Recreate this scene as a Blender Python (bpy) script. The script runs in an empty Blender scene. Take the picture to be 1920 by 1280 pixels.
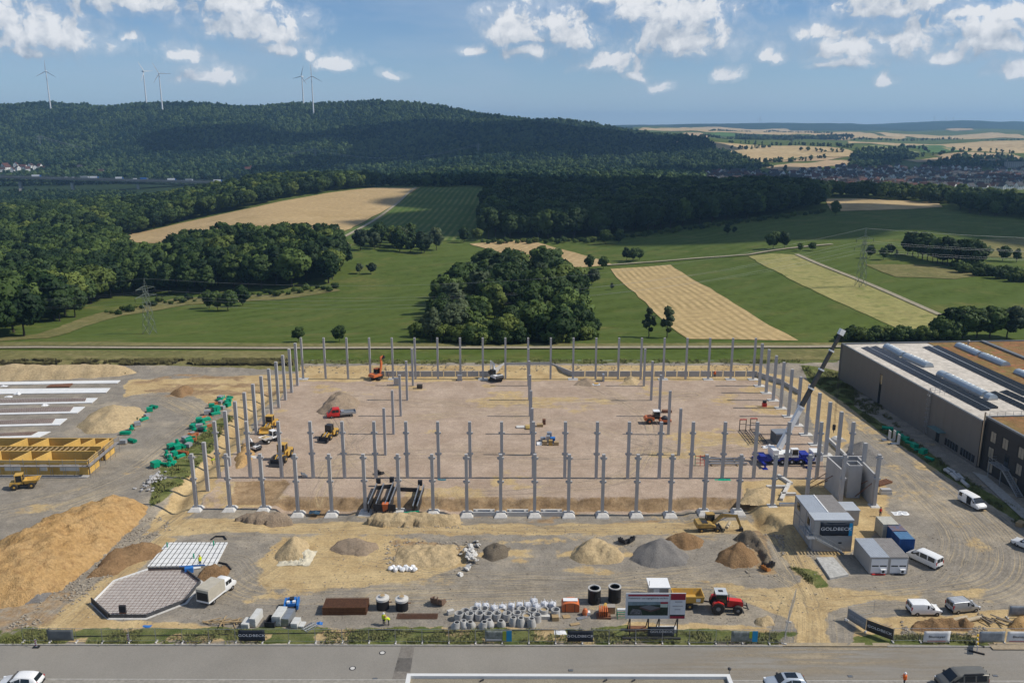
import bpy, bmesh, math, random
import numpy as np
from mathutils import Vector, Matrix, Euler
R = math.radians
SC = bpy.context.scene
COL = SC.collection
random.seed(7)

# ------------------------------------------------------------------ camera
FPX, CAMH, PITCH, YAW = 1580.0, 64.26, math.atan(394.4/1580.0), 0.0033
cam_d = bpy.data.cameras.new('camera')
cam_d.sensor_fit = 'HORIZONTAL'; cam_d.sensor_width = 36.0
cam_d.lens = FPX*36.0/1920.0
cam_d.clip_start = 1.0; cam_d.clip_end = 40000.0
cam = bpy.data.objects.new('camera', cam_d); COL.objects.link(cam)
cam.location = (0, 0, CAMH); cam.rotation_euler = (R(90)-PITCH, 0, YAW)
SC.camera = cam

# ------------------------------------------------------------------ sky, sun, exposure
SUN_EL, SUN_AZ = 46.0, 91.0          # azimuth clockwise from +Y: the sun stands to the right of the view
W = bpy.data.worlds.new('World'); SC.world = W; W.use_nodes = True
wn, wl = W.node_tree.nodes, W.node_tree.links
wn.clear()
SKY_STRENGTH = 0.08
def wnode(t, **kw):
    n = wn.new(t)
    for k, v in kw.items(): setattr(n, k, v)
    return n
sky = wnode('ShaderNodeTexSky', sky_type='NISHITA', sun_disc=False)
sky.sun_elevation = R(SUN_EL); sky.sun_rotation = R(SUN_AZ); sky.altitude = 300; sky.air_density = 1.0; sky.dust_density = 0.1; sky.ozone_density = 3.0
# clouds: (px, py, rx, ry) of the photograph turned into azimuth / elevation on the sky itself
CLOUDS = [(40,62,60,26),(110,80,90,40),(165,98,66,24),(30,112,50,16),(95,124,50,10),(235,10,110,28),(300,36,70,26),(470,30,70,34),(500,62,80,30),(420,8,70,20),(540,78,50,20),(545,104,36,15),(380,120,34,17),(425,152,52,14),(645,128,40,14),(600,118,20,14),(280,94,24,8),
 (958,58,46,40),(1030,50,60,24),(1060,78,56,22),(985,105,50,14),(890,105,30,8),(1110,5,34,22),(1180,20,48,26),(1240,38,90,36),(1255,80,88,34),(1170,45,40,20),(1140,120,50,22),(1190,150,24,10),(1345,148,26,13),(1420,118,26,14),(1385,8,26,11),
 (1600,14,60,36),(1680,32,60,32),(1640,48,90,20),(1505,82,42,14),(1565,105,52,26),(1570,132,50,13),(1660,98,44,28),(1760,62,40,14),(1840,66,50,16),(1800,100,66,26),(1735,128,36,16),(1637,160,20,9),(1870,150,40,16),(1225,170,22,9),(740,150,26,7)]
dens = bpy.data.node_groups.new('cloud_density', 'ShaderNodeTree')
dens.interface.new_socket('v', in_out='INPUT', socket_type='NodeSocketVector')
dens.interface.new_socket('d', in_out='OUTPUT', socket_type='NodeSocketFloat')
dn, dl = dens.nodes, dens.links
gi, go = dn.new('NodeGroupInput'), dn.new('NodeGroupOutput')
def dmath(op, a, b=None):
    n = dn.new('ShaderNodeMath'); n.operation = op
    for i, x in enumerate((a, b)):
        if x is None: continue
        if isinstance(x, (int, float)): n.inputs[i].default_value = x
        else: dl.new(x, n.inputs[i])
    return n.outputs[0]
wz = dn.new('ShaderNodeTexNoise'); wz.noise_dimensions = '2D'; wz.inputs['Scale'].default_value = 26; wz.inputs['Detail'].default_value = 4
dl.new(gi.outputs[0], wz.inputs['Vector'])
wsub = dn.new('ShaderNodeVectorMath'); wsub.operation = 'MULTIPLY_ADD'
dl.new(wz.outputs['Color'], wsub.inputs[0]); wsub.inputs[1].default_value = (0.03, 0.016, 0); wsub.inputs[2].default_value = (-0.015, -0.008, 0)
wadd = dn.new('ShaderNodeVectorMath'); wadd.operation = 'ADD'
dl.new(gi.outputs[0], wadd.inputs[0]); dl.new(wsub.outputs[0], wadd.inputs[1])
vv = wadd.outputs[0]
acc = None
for (px, py, rx, ry) in CLOUDS:
    az = math.atan((px-960)/FPX) - YAW; el = math.atan((245.6-py)/FPX)
    k_ = 0.95 if ry < 18 else 1.16; rx, ry = rx*k_/FPX, ry*k_*1.3/FPX; el -= ry*.28
    m = dn.new('ShaderNodeVectorMath'); m.operation = 'MULTIPLY_ADD'
    dl.new(vv, m.inputs[0]); m.inputs[1].default_value = (1/rx, 1/ry, 0); m.inputs[2].default_value = (-az/rx, -el/ry, 0)
    ng = dn.new('ShaderNodeVectorMath'); ng.operation = 'MULTIPLY'; dl.new(m.outputs[0], ng.inputs[0]); ng.inputs[1].default_value = (-1, -2.0, 0)
    mx = dn.new('ShaderNodeVectorMath'); mx.operation = 'MAXIMUM'; dl.new(m.outputs[0], mx.inputs[0]); dl.new(ng.outputs[0], mx.inputs[1])      # flat bases
    L = dn.new('ShaderNodeVectorMath'); L.operation = 'LENGTH'; dl.new(mx.outputs[0], L.inputs[0])
    o = dmath('SUBTRACT', 1.0, L.outputs['Value'])
    acc = o if acc is None else dmath('MAXIMUM', acc, o)
# the same kind of cumulus goes on over the rest of the sky
cn = dn.new('ShaderNodeTexNoise'); cn.noise_dimensions = '2D'; cn.inputs['Scale'].default_value = 5.0; cn.inputs['Detail'].default_value = 3
dl.new(gi.outputs[0], cn.inputs['Vector'])
rest = dmath('MULTIPLY', dmath('SUBTRACT', cn.outputs['Fac'], 0.58), 5.0)
sep = dn.new('ShaderNodeSeparateXYZ'); dl.new(gi.outputs[0], sep.inputs[0])
inframe = dmath('MULTIPLY', dmath('LESS_THAN', dmath('ABSOLUTE', sep.outputs[0]), 0.56), dmath('LESS_THAN', sep.outputs[1], 0.17))
rest = dmath('SUBTRACT', rest, dmath('MULTIPLY', inframe, 9.0))
acc = dmath('MAXIMUM', acc, rest)
fz = dn.new('ShaderNodeTexNoise'); fz.noise_dimensions = '2D'; fz.inputs['Scale'].default_value = 52; fz.inputs['Detail'].default_value = 7; fz.inputs['Roughness'].default_value = 0.62
dl.new(vv, fz.inputs['Vector'])
bz = dn.new('ShaderNodeTexNoise'); bz.noise_dimensions = '2D'; bz.inputs['Scale'].default_value = 34; bz.inputs['Detail'].default_value = 3; dl.new(vv, bz.inputs['Vector'])
bil = dmath('ABSOLUTE', dmath('SUBTRACT', dmath('MULTIPLY', bz.outputs['Fac'], 2.0), 1.0))
acc = dmath('ADD', acc, dmath('ADD', dmath('MULTIPLY', dmath('SUBTRACT', bil, 0.18), 1.1), dmath('MULTIPLY', dmath('SUBTRACT', fz.outputs['Fac'], 0.50), 1.6)))
dl.new(acc, go.inputs[0])

tc = wnode('ShaderNodeTexCoord')
sx = wnode('ShaderNodeSeparateXYZ'); wl.new(tc.outputs['Generated'], sx.inputs[0])
def wmath(op, a, b=None, c=None, clamp=False):
    n = wnode('ShaderNodeMath', operation=op, use_clamp=clamp)
    for i, x in enumerate((a, b, c)):
        if x is None: continue
        if isinstance(x, (int, float)): n.inputs[i].default_value = x
        else: wl.new(x, n.inputs[i])
    return n.outputs[0]
azi = wmath('ARCTAN2', sx.outputs[0], sx.outputs[1]); ele = wmath('ARCSINE', sx.outputs[2])
cv = wnode('ShaderNodeCombineXYZ'); wl.new(azi, cv.inputs[0]); wl.new(ele, cv.inputs[1])
def cloud_at(off):
    a = wnode('ShaderNodeVectorMath', operation='ADD'); wl.new(cv.outputs[0], a.inputs[0]); a.inputs[1].default_value = off
    g = wnode('ShaderNodeGroup'); g.node_tree = dens; wl.new(a.outputs[0], g.inputs[0]); return g.outputs[0]
d0 = cloud_at((0, 0, 0)); d1 = cloud_at((0.006, 0.021, 0))
cov = wnode('ShaderNodeMapRange', interpolation_type='SMOOTHSTEP'); wl.new(d0, cov.inputs[0]); cov.inputs[1].default_value = -0.02; cov.inputs[2].default_value = 0.5
cov.inputs[4].default_value = 0.96
cov2 = wnode('ShaderNodeMapRange', interpolation_type='SMOOTHSTEP'); wl.new(d0, cov2.inputs[0]); cov2.inputs[1].default_value = -0.75; cov2.inputs[2].default_value = 0.35; cov2.inputs[4].default_value = 0.34
covm = wmath('MAXIMUM', cov.outputs[0], cov2.outputs[0])
lit = wmath('MULTIPLY_ADD', wmath('SUBTRACT', d0, d1), 0.62, 0.52, clamp=True)
ccol = wnode('ShaderNodeMix', data_type='RGBA'); wl.new(lit, ccol.inputs['Factor'])
ccol.inputs[6].default_value = (4.7, 5.6, 6.8, 1); ccol.inputs[7].default_value = (11.2, 11.3, 11.5, 1)
# thin veil of high cloud
veil = wnode('ShaderNodeTexNoise', noise_dimensions='2D'); veil.inputs['Scale'].default_value = 4.5; veil.inputs['Detail'].default_value = 6; veil.inputs['Roughness'].default_value = 0.6
vm = wnode('ShaderNodeMapping'); vm.inputs['Scale'].default_value = (1.0, 4.5, 1); wl.new(cv.outputs[0], vm.inputs[0]); wl.new(vm.outputs[0], veil.inputs['Vector'])
vr = wnode('ShaderNodeMapRange'); wl.new(veil.outputs['Fac'], vr.inputs[0]); vr.inputs[1].default_value = 0.4; vr.inputs[2].default_value = 0.8; vr.inputs[4].default_value = 0.5
hz = wmath('MULTIPLY', wmath('EXPONENT', wmath('MULTIPLY', wmath('MAXIMUM', ele, 0.0), -13.0)), 0.84)
above = wmath('GREATER_THAN', ele, -0.01)
mixh = wnode('ShaderNodeMix', data_type='RGBA'); wl.new(hz, mixh.inputs['Factor']); tint = wnode('ShaderNodeMix', data_type='RGBA', blend_type='MULTIPLY'); tint.inputs['Factor'].default_value = 1.0; wl.new(sky.outputs[0], tint.inputs[6]); tint.inputs[7].default_value = (0.58, 0.85, 1.14, 1); wl.new(tint.outputs[2], mixh.inputs[6]); mixh.inputs[7].default_value = (6.9, 8.3, 9.8, 1)
mixv = wnode('ShaderNodeMix', data_type='RGBA'); wl.new(wmath('MULTIPLY', vr.outputs[0], above), mixv.inputs['Factor']); wl.new(mixh.outputs[2], mixv.inputs[6]); mixv.inputs[7].default_value = (5.6, 6.9, 8.5, 1)
mixc = wnode('ShaderNodeMix', data_type='RGBA'); wl.new(wmath('MULTIPLY', covm, above), mixc.inputs['Factor']); wl.new(mixv.outputs[2], mixc.inputs[6]); wl.new(ccol.outputs[2], mixc.inputs[7])
bg = wnode('ShaderNodeBackground'); bg.inputs['Strength'].default_value = SKY_STRENGTH; wl.new(mixc.outputs[2], bg.inputs['Color'])
wo = wnode('ShaderNodeOutputWorld'); wl.new(bg.outputs[0], wo.inputs[0])

sun_d = bpy.data.lights.new('sun', 'SUN'); sun_d.energy = 4.4; sun_d.angle = R(0.53); sun_d.color = (1.0, 0.94, 0.84)
sun = bpy.data.objects.new('sun', sun_d); COL.objects.link(sun)
sd = Vector((math.sin(R(SUN_AZ))*math.cos(R(SUN_EL)), math.cos(R(SUN_AZ))*math.cos(R(SUN_EL)), math.sin(R(SUN_EL))))
sun.rotation_euler = sd.to_track_quat('Z', 'Y').to_euler(); sun.location = sd*300
SC.view_settings.view_transform = 'Standard'; SC.view_settings.look = 'None'
SC.view_settings.exposure = 0.0; SC.view_settings.gamma = 1.0; SC.view_settings.use_curve_mapping = False
SC.render.engine = 'CYCLES'; SC.cycles.use_denoising = True
SC.cycles.max_bounces = 5; SC.cycles.diffuse_bounces = 2; SC.cycles.glossy_bounces = 2; SC.cycles.transmission_bounces = 2; SC.cycles.volume_bounces = 0; SC.cycles.transparent_max_bounces = 6

# ------------------------------------------------------------------ pixel -> place
_c, _s = math.cos(PITCH), math.sin(PITCH); _cy, _sy = math.cos(YAW), math.sin(YAW)
def ray(px, py):
    dx = (px-960)/FPX; dy = (640-py)/FPX
    d = (dx, _c+dy*_s, -_s+dy*_c)
    return (d[0]*_cy-d[1]*_sy, d[0]*_sy+d[1]*_cy, d[2])
def P(px, py, z=0.0):                    # where the ray meets the level z
    d = ray(px, py); t = (z-CAMH)/d[2]
    return Vector((d[0]*t, d[1]*t, z))
def PY(px, py, Y):                       # where the ray meets the upright plane at distance Y
    d = ray(px, py); t = Y/d[1]
    return Vector((d[0]*t, Y, CAMH+d[2]*t))

# ------------------------------------------------------------------ numpy noise
_tab = np.random.RandomState(3).rand(256, 256)
def vnoise(x, y):
    xi = np.floor(x).astype(int); yi = np.floor(y).astype(int); fx = x-xi; fy = y-yi
    fx = fx*fx*(3-2*fx); fy = fy*fy*(3-2*fy)
    a = _tab[xi % 256, yi % 256]; b = _tab[(xi+1) % 256, yi % 256]; c = _tab[xi % 256, (yi+1) % 256]; d = _tab[(xi+1) % 256, (yi+1) % 256]
    return (a*(1-fx)+b*fx)*(1-fy)+(c*(1-fx)+d*fx)*fy
def fbm(x, y, o=4):
    r = 0; amp = 1; tot = 0
    for i in range(o):
        r = r+amp*vnoise(x*2**i+17.3*i, y*2**i+5.1*i); tot += amp; amp *= 0.5
    return r/tot-0.5
def sdf(poly, X, Y):                     # signed distance, positive inside
    n = len(poly); d = np.full(X.shape, 1e9); ins = np.zeros(X.shape, bool)
    for i in range(n):
        ax, ay = poly[i][0], poly[i][1]; bx, by = poly[(i+1) % n][0], poly[(i+1) % n][1]
        ex, ey = bx-ax, by-ay; wx, wy = X-ax, Y-ay
        t = np.clip((wx*ex+wy*ey)/(ex*ex+ey*ey+1e-12), 0, 1)
        d = np.minimum(d, (wx-ex*t)**2+(wy-ey*t)**2)
        cnd = (ay > Y) != (by > Y)
        with np.errstate(divide='ignore', invalid='ignore'):
            xc = ex*(Y-ay)/(ey if abs(ey) > 1e-12 else 1e-12)+ax
        ins ^= cnd & (X < xc)
    d = np.sqrt(d); return np.where(ins, d, -d)
def pdist(line, X, Y):                   # distance to an open line, and run along it
    best = np.full(X.shape, 1e9); run = np.zeros(X.shape); s0 = 0
    for (ax, ay), (bx, by) in zip(line[:-1], line[1:]):
        ex, ey = bx-ax, by-ay; l = math.hypot(ex, ey)
        t = np.clip(((X-ax)*ex+(Y-ay)*ey)/(l*l), 0, 1)
        dd = np.hypot(X-ax-ex*t, Y-ay-ey*t); m = dd < best
        best = np.where(m, dd, best); run = np.where(m, s0+t*l, run); s0 += l
    return best, run
def sstep(a, b, x):
    t = np.clip((x-a)/(b-a), 0, 1); return t*t*(3-2*t)

# ------------------------------------------------------------------ materials
_mats = {}
def mat(name, col, rough=0.8, metal=0.0, var=0.12, scale=1.5, bump=0.0, bscale=20.0, col2=None, spec=0.3, coords='Object', stretch=None, alpha=1.0):
    if name in _mats: return _mats[name]
    m = bpy.data.materials.new(name); m.use_nodes = True; nt = m.node_tree; N, L = nt.nodes, nt.links
    b = N['Principled BSDF']; b.inputs['Roughness'].default_value = rough; b.inputs['Metallic'].default_value = metal
    b.inputs['Specular IOR Level'].default_value = spec
    c = tuple(col)+(1,)
    c2 = tuple(col2)+(1,) if col2 else tuple(max(0, x*(1-2*var)) for x in col)+(1,)
    if var > 0 or col2:
        t = N.new('ShaderNodeTexCoord'); nz = N.new('ShaderNodeTexNoise'); nz.inputs['Scale'].default_value = scale; nz.inputs['Detail'].default_value = 6; nz.inputs['Roughness'].default_value = 0.65
        src = t.outputs[coords]
        if stretch:
            mp = N.new('ShaderNodeMapping'); mp.inputs['Scale'].default_value = stretch; L.new(src, mp.inputs[0]); src = mp.outputs[0]
        L.new(src, nz.inputs['Vector'])
        rp = N.new('ShaderNodeValToRGB'); rp.color_ramp.elements[0].position = 0.32; rp.color_ramp.elements[1].position = 0.68
        rp.color_ramp.elements[0].color = c2; rp.color_ramp.elements[1].color = c
        L.new(nz.outputs['Fac'], rp.inputs[0]); L.new(rp.outputs[0], b.inputs['Base Color'])
        if bump > 0:
            bz = N.new('ShaderNodeTexNoise'); bz.inputs['Scale'].default_value = bscale; bz.inputs['Detail'].default_value = 4; L.new(src, bz.inputs['Vector'])
            bp = N.new('ShaderNodeBump'); bp.inputs['Strength'].default_value = bump; bp.inputs['Distance'].default_value = 0.1
            L.new(bz.outputs['Fac'], bp.inputs['Height']); L.new(bp.outputs[0], b.inputs['Normal'])
    else:
        b.inputs['Base Color'].default_value = c
    _mats[name] = m; return m
def leafmat(name, dark, light, scale=0.25, locs=0.0, up=0.0):
    m = bpy.data.materials.new(name); m.use_nodes = True; N, L = m.node_tree.nodes, m.node_tree.links
    b = N['Principled BSDF']; b.inputs['Roughness'].default_value = 0.65; b.inputs['Specular IOR Level'].default_value = 0.2
    t = N.new('ShaderNodeTexCoord'); oi = N.new('ShaderNodeObjectInfo')
    nz = N.new('ShaderNodeTexNoise'); nz.inputs['Scale'].default_value = scale; nz.inputs['Detail'].default_value = 5; L.new(t.outputs['Object'], nz.inputs['Vector'])
    ad = N.new('ShaderNodeMath'); ad.operation = 'MULTIPLY_ADD'; L.new(oi.outputs['Random'], ad.inputs[0]); ad.inputs[1].default_value = 0.75; ad.inputs[2].default_value = -0.38
    a2 = N.new('ShaderNodeMath'); a2.operation = 'ADD'; L.new(nz.outputs['Fac'], a2.inputs[0]); L.new(ad.outputs[0], a2.inputs[1])
    rp = N.new('ShaderNodeValToRGB'); rp.color_ramp.elements[0].position = 0.25; rp.color_ramp.elements[1].position = 0.8
    rp.color_ramp.elements[0].color = tuple(dark)+(1,); rp.color_ramp.elements[1].color = tuple(light)+(1,)
    if locs:
        ln = N.new('ShaderNodeTexNoise'); ln.inputs['Scale'].default_value = locs; ln.inputs['Detail'].default_value = 4; L.new(oi.outputs['Location'], ln.inputs['Vector'])
        a3 = N.new('ShaderNodeMath'); a3.operation = 'MULTIPLY_ADD'; L.new(ln.outputs['Fac'], a3.inputs[0]); a3.inputs[1].default_value = 1.6; a3.inputs[2].default_value = -0.8
        a4 = N.new('ShaderNodeMath'); a4.operation = 'ADD'; L.new(a2.outputs[0], a4.inputs[0]); L.new(a3.outputs[0], a4.inputs[1]); a2 = a4
    L.new(a2.outputs[0], rp.inputs[0]); L.new(rp.outputs[0], b.inputs['Base Color'])
    if up:                                # thin blades: light them like the ground they cover
        un = N.new('ShaderNodeCombineXYZ'); un.inputs[0].default_value = .3; un.inputs[1].default_value = -.2; un.inputs[2].default_value = .93; L.new(un.outputs[0], b.inputs['Normal'])
    tr = N.new('ShaderNodeBsdfTranslucent'); ms = N.new('ShaderNodeMixShader'); ms.inputs[0].default_value = 0.0 if up else 0.28; L.new(rp.outputs[0], tr.inputs['Color']); L.new(b.outputs[0], ms.inputs[1]); L.new(tr.outputs[0], ms.inputs[2])
    L.new(ms.outputs[0], N['Material Output'].inputs['Surface'])
    _mats[name] = m; return m

concrete = mat('concrete', (0.43, 0.42, 0.41), 0.85, var=0.08, scale=0.9, stretch=(1, 1, 0.35))
concrete_pale = mat('concrete_pale', (0.6, 0.58, 0.54), 0.85, var=0.12, scale=1.2)
concrete_pipe = mat('concrete_pipe', (0.46, 0.45, 0.43), 0.85, var=0.12, scale=2.5)
steel = mat('galvanised_steel', (0.42, 0.44, 0.46), 0.45, 0.7, var=0.1)
dsteel = mat('dark_steel', (0.055, 0.055, 0.06), 0.6, 0.3, var=0.2)
rubber = mat('tyre_rubber', (0.022, 0.021, 0.02), 0.85, var=0.15, col2=(0.06, 0.052, 0.042), scale=4)
glass = mat('vehicle_glass', (0.012, 0.016, 0.02), 0.08, var=0, spec=0.6)
white_paint = mat('white_paint', (0.78, 0.78, 0.77), 0.35, var=0.03, spec=0.5)
silver_paint = mat('silver_paint', (0.40, 0.42, 0.45), 0.35, 0.5, var=0.04)
grey_paint = mat('grey_olive_paint', (0.2, 0.19, 0.165), 0.35, 0.4, var=0.05)
red_paint = mat('red_paint', (0.60, 0.025, 0.02), 0.4, var=0.08, spec=0.5)
yellow_paint = mat('machine_yellow', (0.62, 0.35, 0.04), 0.55, var=0.12, col2=(0.42, 0.28, 0.10), scale=2.5)
dyellow = mat('worn_yellow', (0.48, 0.30, 0.07), 0.6, var=0.2, col2=(0.25, 0.17, 0.07))
orange_paint = mat('machine_orange', (0.66, 0.13, 0.025), 0.55, var=0.12, col2=(0.42, 0.16, 0.07), scale=2.5)
blue_paint = mat('machine_blue', (0.02, 0.035, 0.30), 0.45, var=0.12)
lblue = mat('light_blue', (0.03, 0.17, 0.50), 0.5, var=0.12)
green_plastic = mat('green_plastic', (0.0, 0.36, 0.20), 0.5, var=0.22, scale=1.2)
black_plastic = mat('black_plastic', (0.018, 0.018, 0.02), 0.5, var=0.1)
rust = mat('rusty_steel', (0.22, 0.10, 0.05), 0.85, var=0.25, col2=(0.11, 0.055, 0.035), scale=3)
timber = mat('timber', (0.42, 0.30, 0.16), 0.8, var=0.15)
ply = mat('yellow_formwork_ply', (0.70, 0.44, 0.12), 0.7, var=0.12, scale=0.6)
plate = mat('plate_white', (0.75, 0.75, 0.72), 0.5, var=0.05)
red_light = mat('red_lamp', (0.4, 0.01, 0.01), 0.3, var=0)
lampm = mat('clear_lamp', (0.7, 0.72, 0.74), 0.15, var=0)
hivis = mat('hi_vis_yellow', (0.62, 0.72, 0.03), 0.7, var=0.08)
hivis_o = mat('hi_vis_orange', (0.85, 0.16, 0.02), 0.7, var=0.08)
skin = mat('skin', (0.5, 0.31, 0.22), 0.6, var=0.05)
navy = mat('work_trousers', (0.03, 0.035, 0.05), 0.8, var=0.1)
redcloth = mat('red_shirt', (0.62, 0.03, 0.02), 0.8, var=0.1)

# ------------------------------------------------------------------ mesh building
class MB:
    def __init__(s): s.v = []; s.f = []
    def add(s, vs, fs):
        o = len(s.v); s.v += [tuple(q) for q in vs]; s.f += [tuple(i+o for i in f) for f in fs]; return s
    def bx(s, x0, x1, y0, y1, z0, z1):
        return s.add([(x0,y0,z0),(x1,y0,z0),(x1,y1,z0),(x0,y1,z0),(x0,y0,z1),(x1,y0,z1),(x1,y1,z1),(x0,y1,z1)],
                     [(3,2,1,0),(4,5,6,7),(0,1,5,4),(1,2,6,5),(2,3,7,6),(3,0,4,7)])
    def box(s, c, size, rot=(0,0,0)):
        m = Euler(rot).to_matrix(); h = [q/2 for q in size]; c = Vector(c)
        vs = [c+m @ Vector((sx*h[0], sy*h[1], sz*h[2])) for sz in (-1,1) for sx, sy in ((-1,-1),(1,-1),(1,1),(-1,1))]
        return s.add(vs, [(3,2,1,0),(4,5,6,7),(0,1,5,4),(1,2,6,5),(2,3,7,6),(3,0,4,7)])
    def bar(s, a, b, w, h=None):
        a, b = Vector(a), Vector(b); d = b-a; h = h or w
        q = d.to_track_quat('X', 'Z'); m = q.to_matrix(); l = d.length/2; c = (a+b)/2
        vs = [c+m @ Vector((sx*l, sy*w/2, sz*h/2)) for sz in (-1,1) for sx, sy in ((-1,-1),(1,-1),(1,1),(-1,1))]
        return s.add(vs, [(3,2,1,0),(4,5,6,7),(0,1,5,4),(1,2,6,5),(2,3,7,6),(3,0,4,7)])
    def taper(s, a, b, w0, h0, w1, h1):
        a, b = Vector(a), Vector(b); m = (b-a).to_track_quat('X', 'Z').to_matrix()
        vs = [p+m @ Vector((0, sy*w/2, sz*h/2)) for p, w, h in ((a,w0,h0),(b,w1,h1)) for sy, sz in ((-1,-1),(1,-1),(1,1),(-1,1))]
        return s.add(vs, [(3,2,1,0),(4,5,6,7),(0,1,5,4),(1,2,6,5),(2,3,7,6),(3,0,4,7)])
    def cyl(s, a, b, r0, r1=None, n=12, cap=True):
        a, b = Vector(a), Vector(b); r1 = r0 if r1 is None else r1
        m = (b-a).to_track_quat('Z', 'Y').to_matrix(); vs = []
        for p, r in ((a, r0), (b, r1)):
            for k in range(n):
                t = 2*math.pi*k/n; vs.append(p+m @ Vector((r*math.cos(t), r*math.sin(t), 0)))
        fs = [(k, (k+1) % n, n+(k+1) % n, n+k) for k in range(n)]
        if cap: fs += [tuple(range(n-1, -1, -1)), tuple(range(n, 2*n))]
        return s.add(vs, fs)
    def tube(s, pts, r, n=6):
        for a, b in zip(pts[:-1], pts[1:]): s.cyl(a, b, r, n=n)
        return s
    def lathe(s, prof, n=16, c=(0,0,0), axis='Z'):
        vs = []
        for r, z in prof:
            for k in range(n):
                t = 2*math.pi*k/n
                q = (r*math.cos(t), r*math.sin(t), z) if axis == 'Z' else (r*math.cos(t), z, r*math.sin(t))
                vs.append((q[0]+c[0], q[1]+c[1], q[2]+c[2]))
        fs = [(i*n+k, i*n+(k+1) % n, (i+1)*n+(k+1) % n, (i+1)*n+k) for i in range(len(prof)-1) for k in range(n)]
        fs += [tuple(range(n-1, -1, -1)), tuple(range((len(prof)-1)*n, len(prof)*n))]
        return s.add(vs, fs)
    def prism(s, poly, z0, z1):
        n = len(poly); vs = [(p[0], p[1], z0) for p in poly]+[(p[0], p[1], z1) for p in poly]
        return s.add(vs, [tuple(range(n-1,-1,-1)), tuple(range(n,2*n))]+[(k,(k+1) % n,n+(k+1) % n,n+k) for k in range(n)])
    def side(s, prof, y0, y1):                # profile in (x,z) pushed across y
        n = len(prof); vs = [(p[0], y0, p[1]) for p in prof]+[(p[0], y1, p[1]) for p in prof]
        return s.add(vs, [tuple(range(n)), tuple(range(2*n-1,n-1,-1))]+[((k+1) % n,k,n+k,n+(k+1) % n) for k in range(n)])
    def poly(s, pts): return s.add(pts, [tuple(range(len(pts)))])
    def loft(s, secs):
        n = len(secs[0]); o = [q for sec in secs for q in sec]
        fs = [(i*n+k, i*n+(k+1) % n, (i+1)*n+(k+1) % n, (i+1)*n+k) for i in range(len(secs)-1) for k in range(n)]
        fs += [tuple(range(n-1,-1,-1)), tuple(range((len(secs)-1)*n, len(secs)*n))]
        return s.add(o, fs)
    def mesh(s, name):
        me = bpy.data.meshes.new(name); me.from_pydata(s.v, [], s.f); me.update()
        b = bmesh.new(); b.from_mesh(me); bmesh.ops.recalc_face_normals(b, faces=b.faces); b.to_mesh(me); b.free()
        return me
    def build(s, name, m, parent=None, smooth=False, loc=None, rz=0.0, label=None):
        me = s.mesh(name); me.materials.append(m)
        if smooth:
            me.polygons.foreach_set('use_smooth', [True]*len(me.polygons))
            try: me.set_sharp_from_angle(angle=R(38))
            except Exception: pass
        return link(name, me, parent, loc, rz, label)
def link(name, me, parent=None, loc=None, rz=0.0, label=None):
    o = bpy.data.objects.new(name, me); COL.objects.link(o)
    if parent: o.parent = parent
    if loc is not None: o.location = loc
    if rz: o.rotation_euler = (0, 0, rz)
    if label: o['label'] = label
    return o
_labels = set()
def tag(o, label, cat, group=None, kind=None):
    o['label'] = label; o['category'] = cat
    if group: o['group'] = group
    if kind: o['kind'] = kind
    return o
def thing(name, label, cat, loc=(0,0,0), rz=0.0, group=None, scale=1.0):
    o = bpy.data.objects.new(name, None); COL.objects.link(o); o.empty_display_size = 0.2
    o.location = loc; o.rotation_euler = (0, 0, rz); o.scale = (scale,)*3
    return tag(o, label, cat, group)
KIDS = {}
def dup(root, loc, rz=0.0, label=None, group=None, scale=None, name=None):
    r = root.copy(); COL.objects.link(r); r.location = loc; r.rotation_euler = (0, 0, rz)
    if scale is not None: r.scale = scale if hasattr(scale, '__len__') else (scale,)*3
    if label: r['label'] = label
    if group: r['group'] = group
    for ch in kids(root):
        c = ch.copy(); COL.objects.link(c); c.parent = r
        for g in kids(ch):
            d = g.copy(); COL.objects.link(d); d.parent = c
    return r
def kids(o):
    k = KIDS.get(o.name)
    if k is None: k = list(o.children); KIDS[o.name] = k
    return k
def struct(o): o['kind'] = 'structure'; return o
def stuff(o, label=None, cat=None):
    o['kind'] = 'stuff'
    if label: o['label'] = label; o['category'] = cat
    return o
ORD = ['first','second','third','fourth','fifth','sixth','seventh','eighth','ninth','tenth','eleventh','twelfth','thirteenth','fourteenth','fifteenth','sixteenth','seventeenth','eighteenth','nineteenth','twentieth','twenty-first','twenty-second','twenty-third','twenty-fourth','twenty-fifth','twenty-sixth','twenty-seventh','twenty-eighth','twenty-ninth','thirtieth','thirty-first','thirty-second','thirty-third','thirty-fourth']
def text_mesh(txt, size, extrude=0.005, xs=1.0):
    cu = bpy.data.curves.new('lettering', 'FONT'); cu.body = txt; cu.size = size; cu.extrude = extrude; cu.align_x = 'CENTER'; cu.align_y = 'CENTER'; cu.resolution_u = 2
    ob = bpy.data.objects.new('lettering', cu); COL.objects.link(ob)
    dg = bpy.context.evaluated_depsgraph_get(); me = bpy.data.meshes.new_from_object(ob.evaluated_get(dg))
    bpy.data.objects.remove(ob)
    if xs != 1.0: me.transform(Matrix.Diagonal((xs, 1, 1, 1)))
    return me
def lettering(txt, size, m, parent, loc, rot, xs=1.0, name='lettering'):
    me = text_mesh(txt, size, 0.004, xs); me.materials.clear(); me.materials.append(m)
    o = link(name, me, parent, loc); o.rotation_euler = rot; return o
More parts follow.
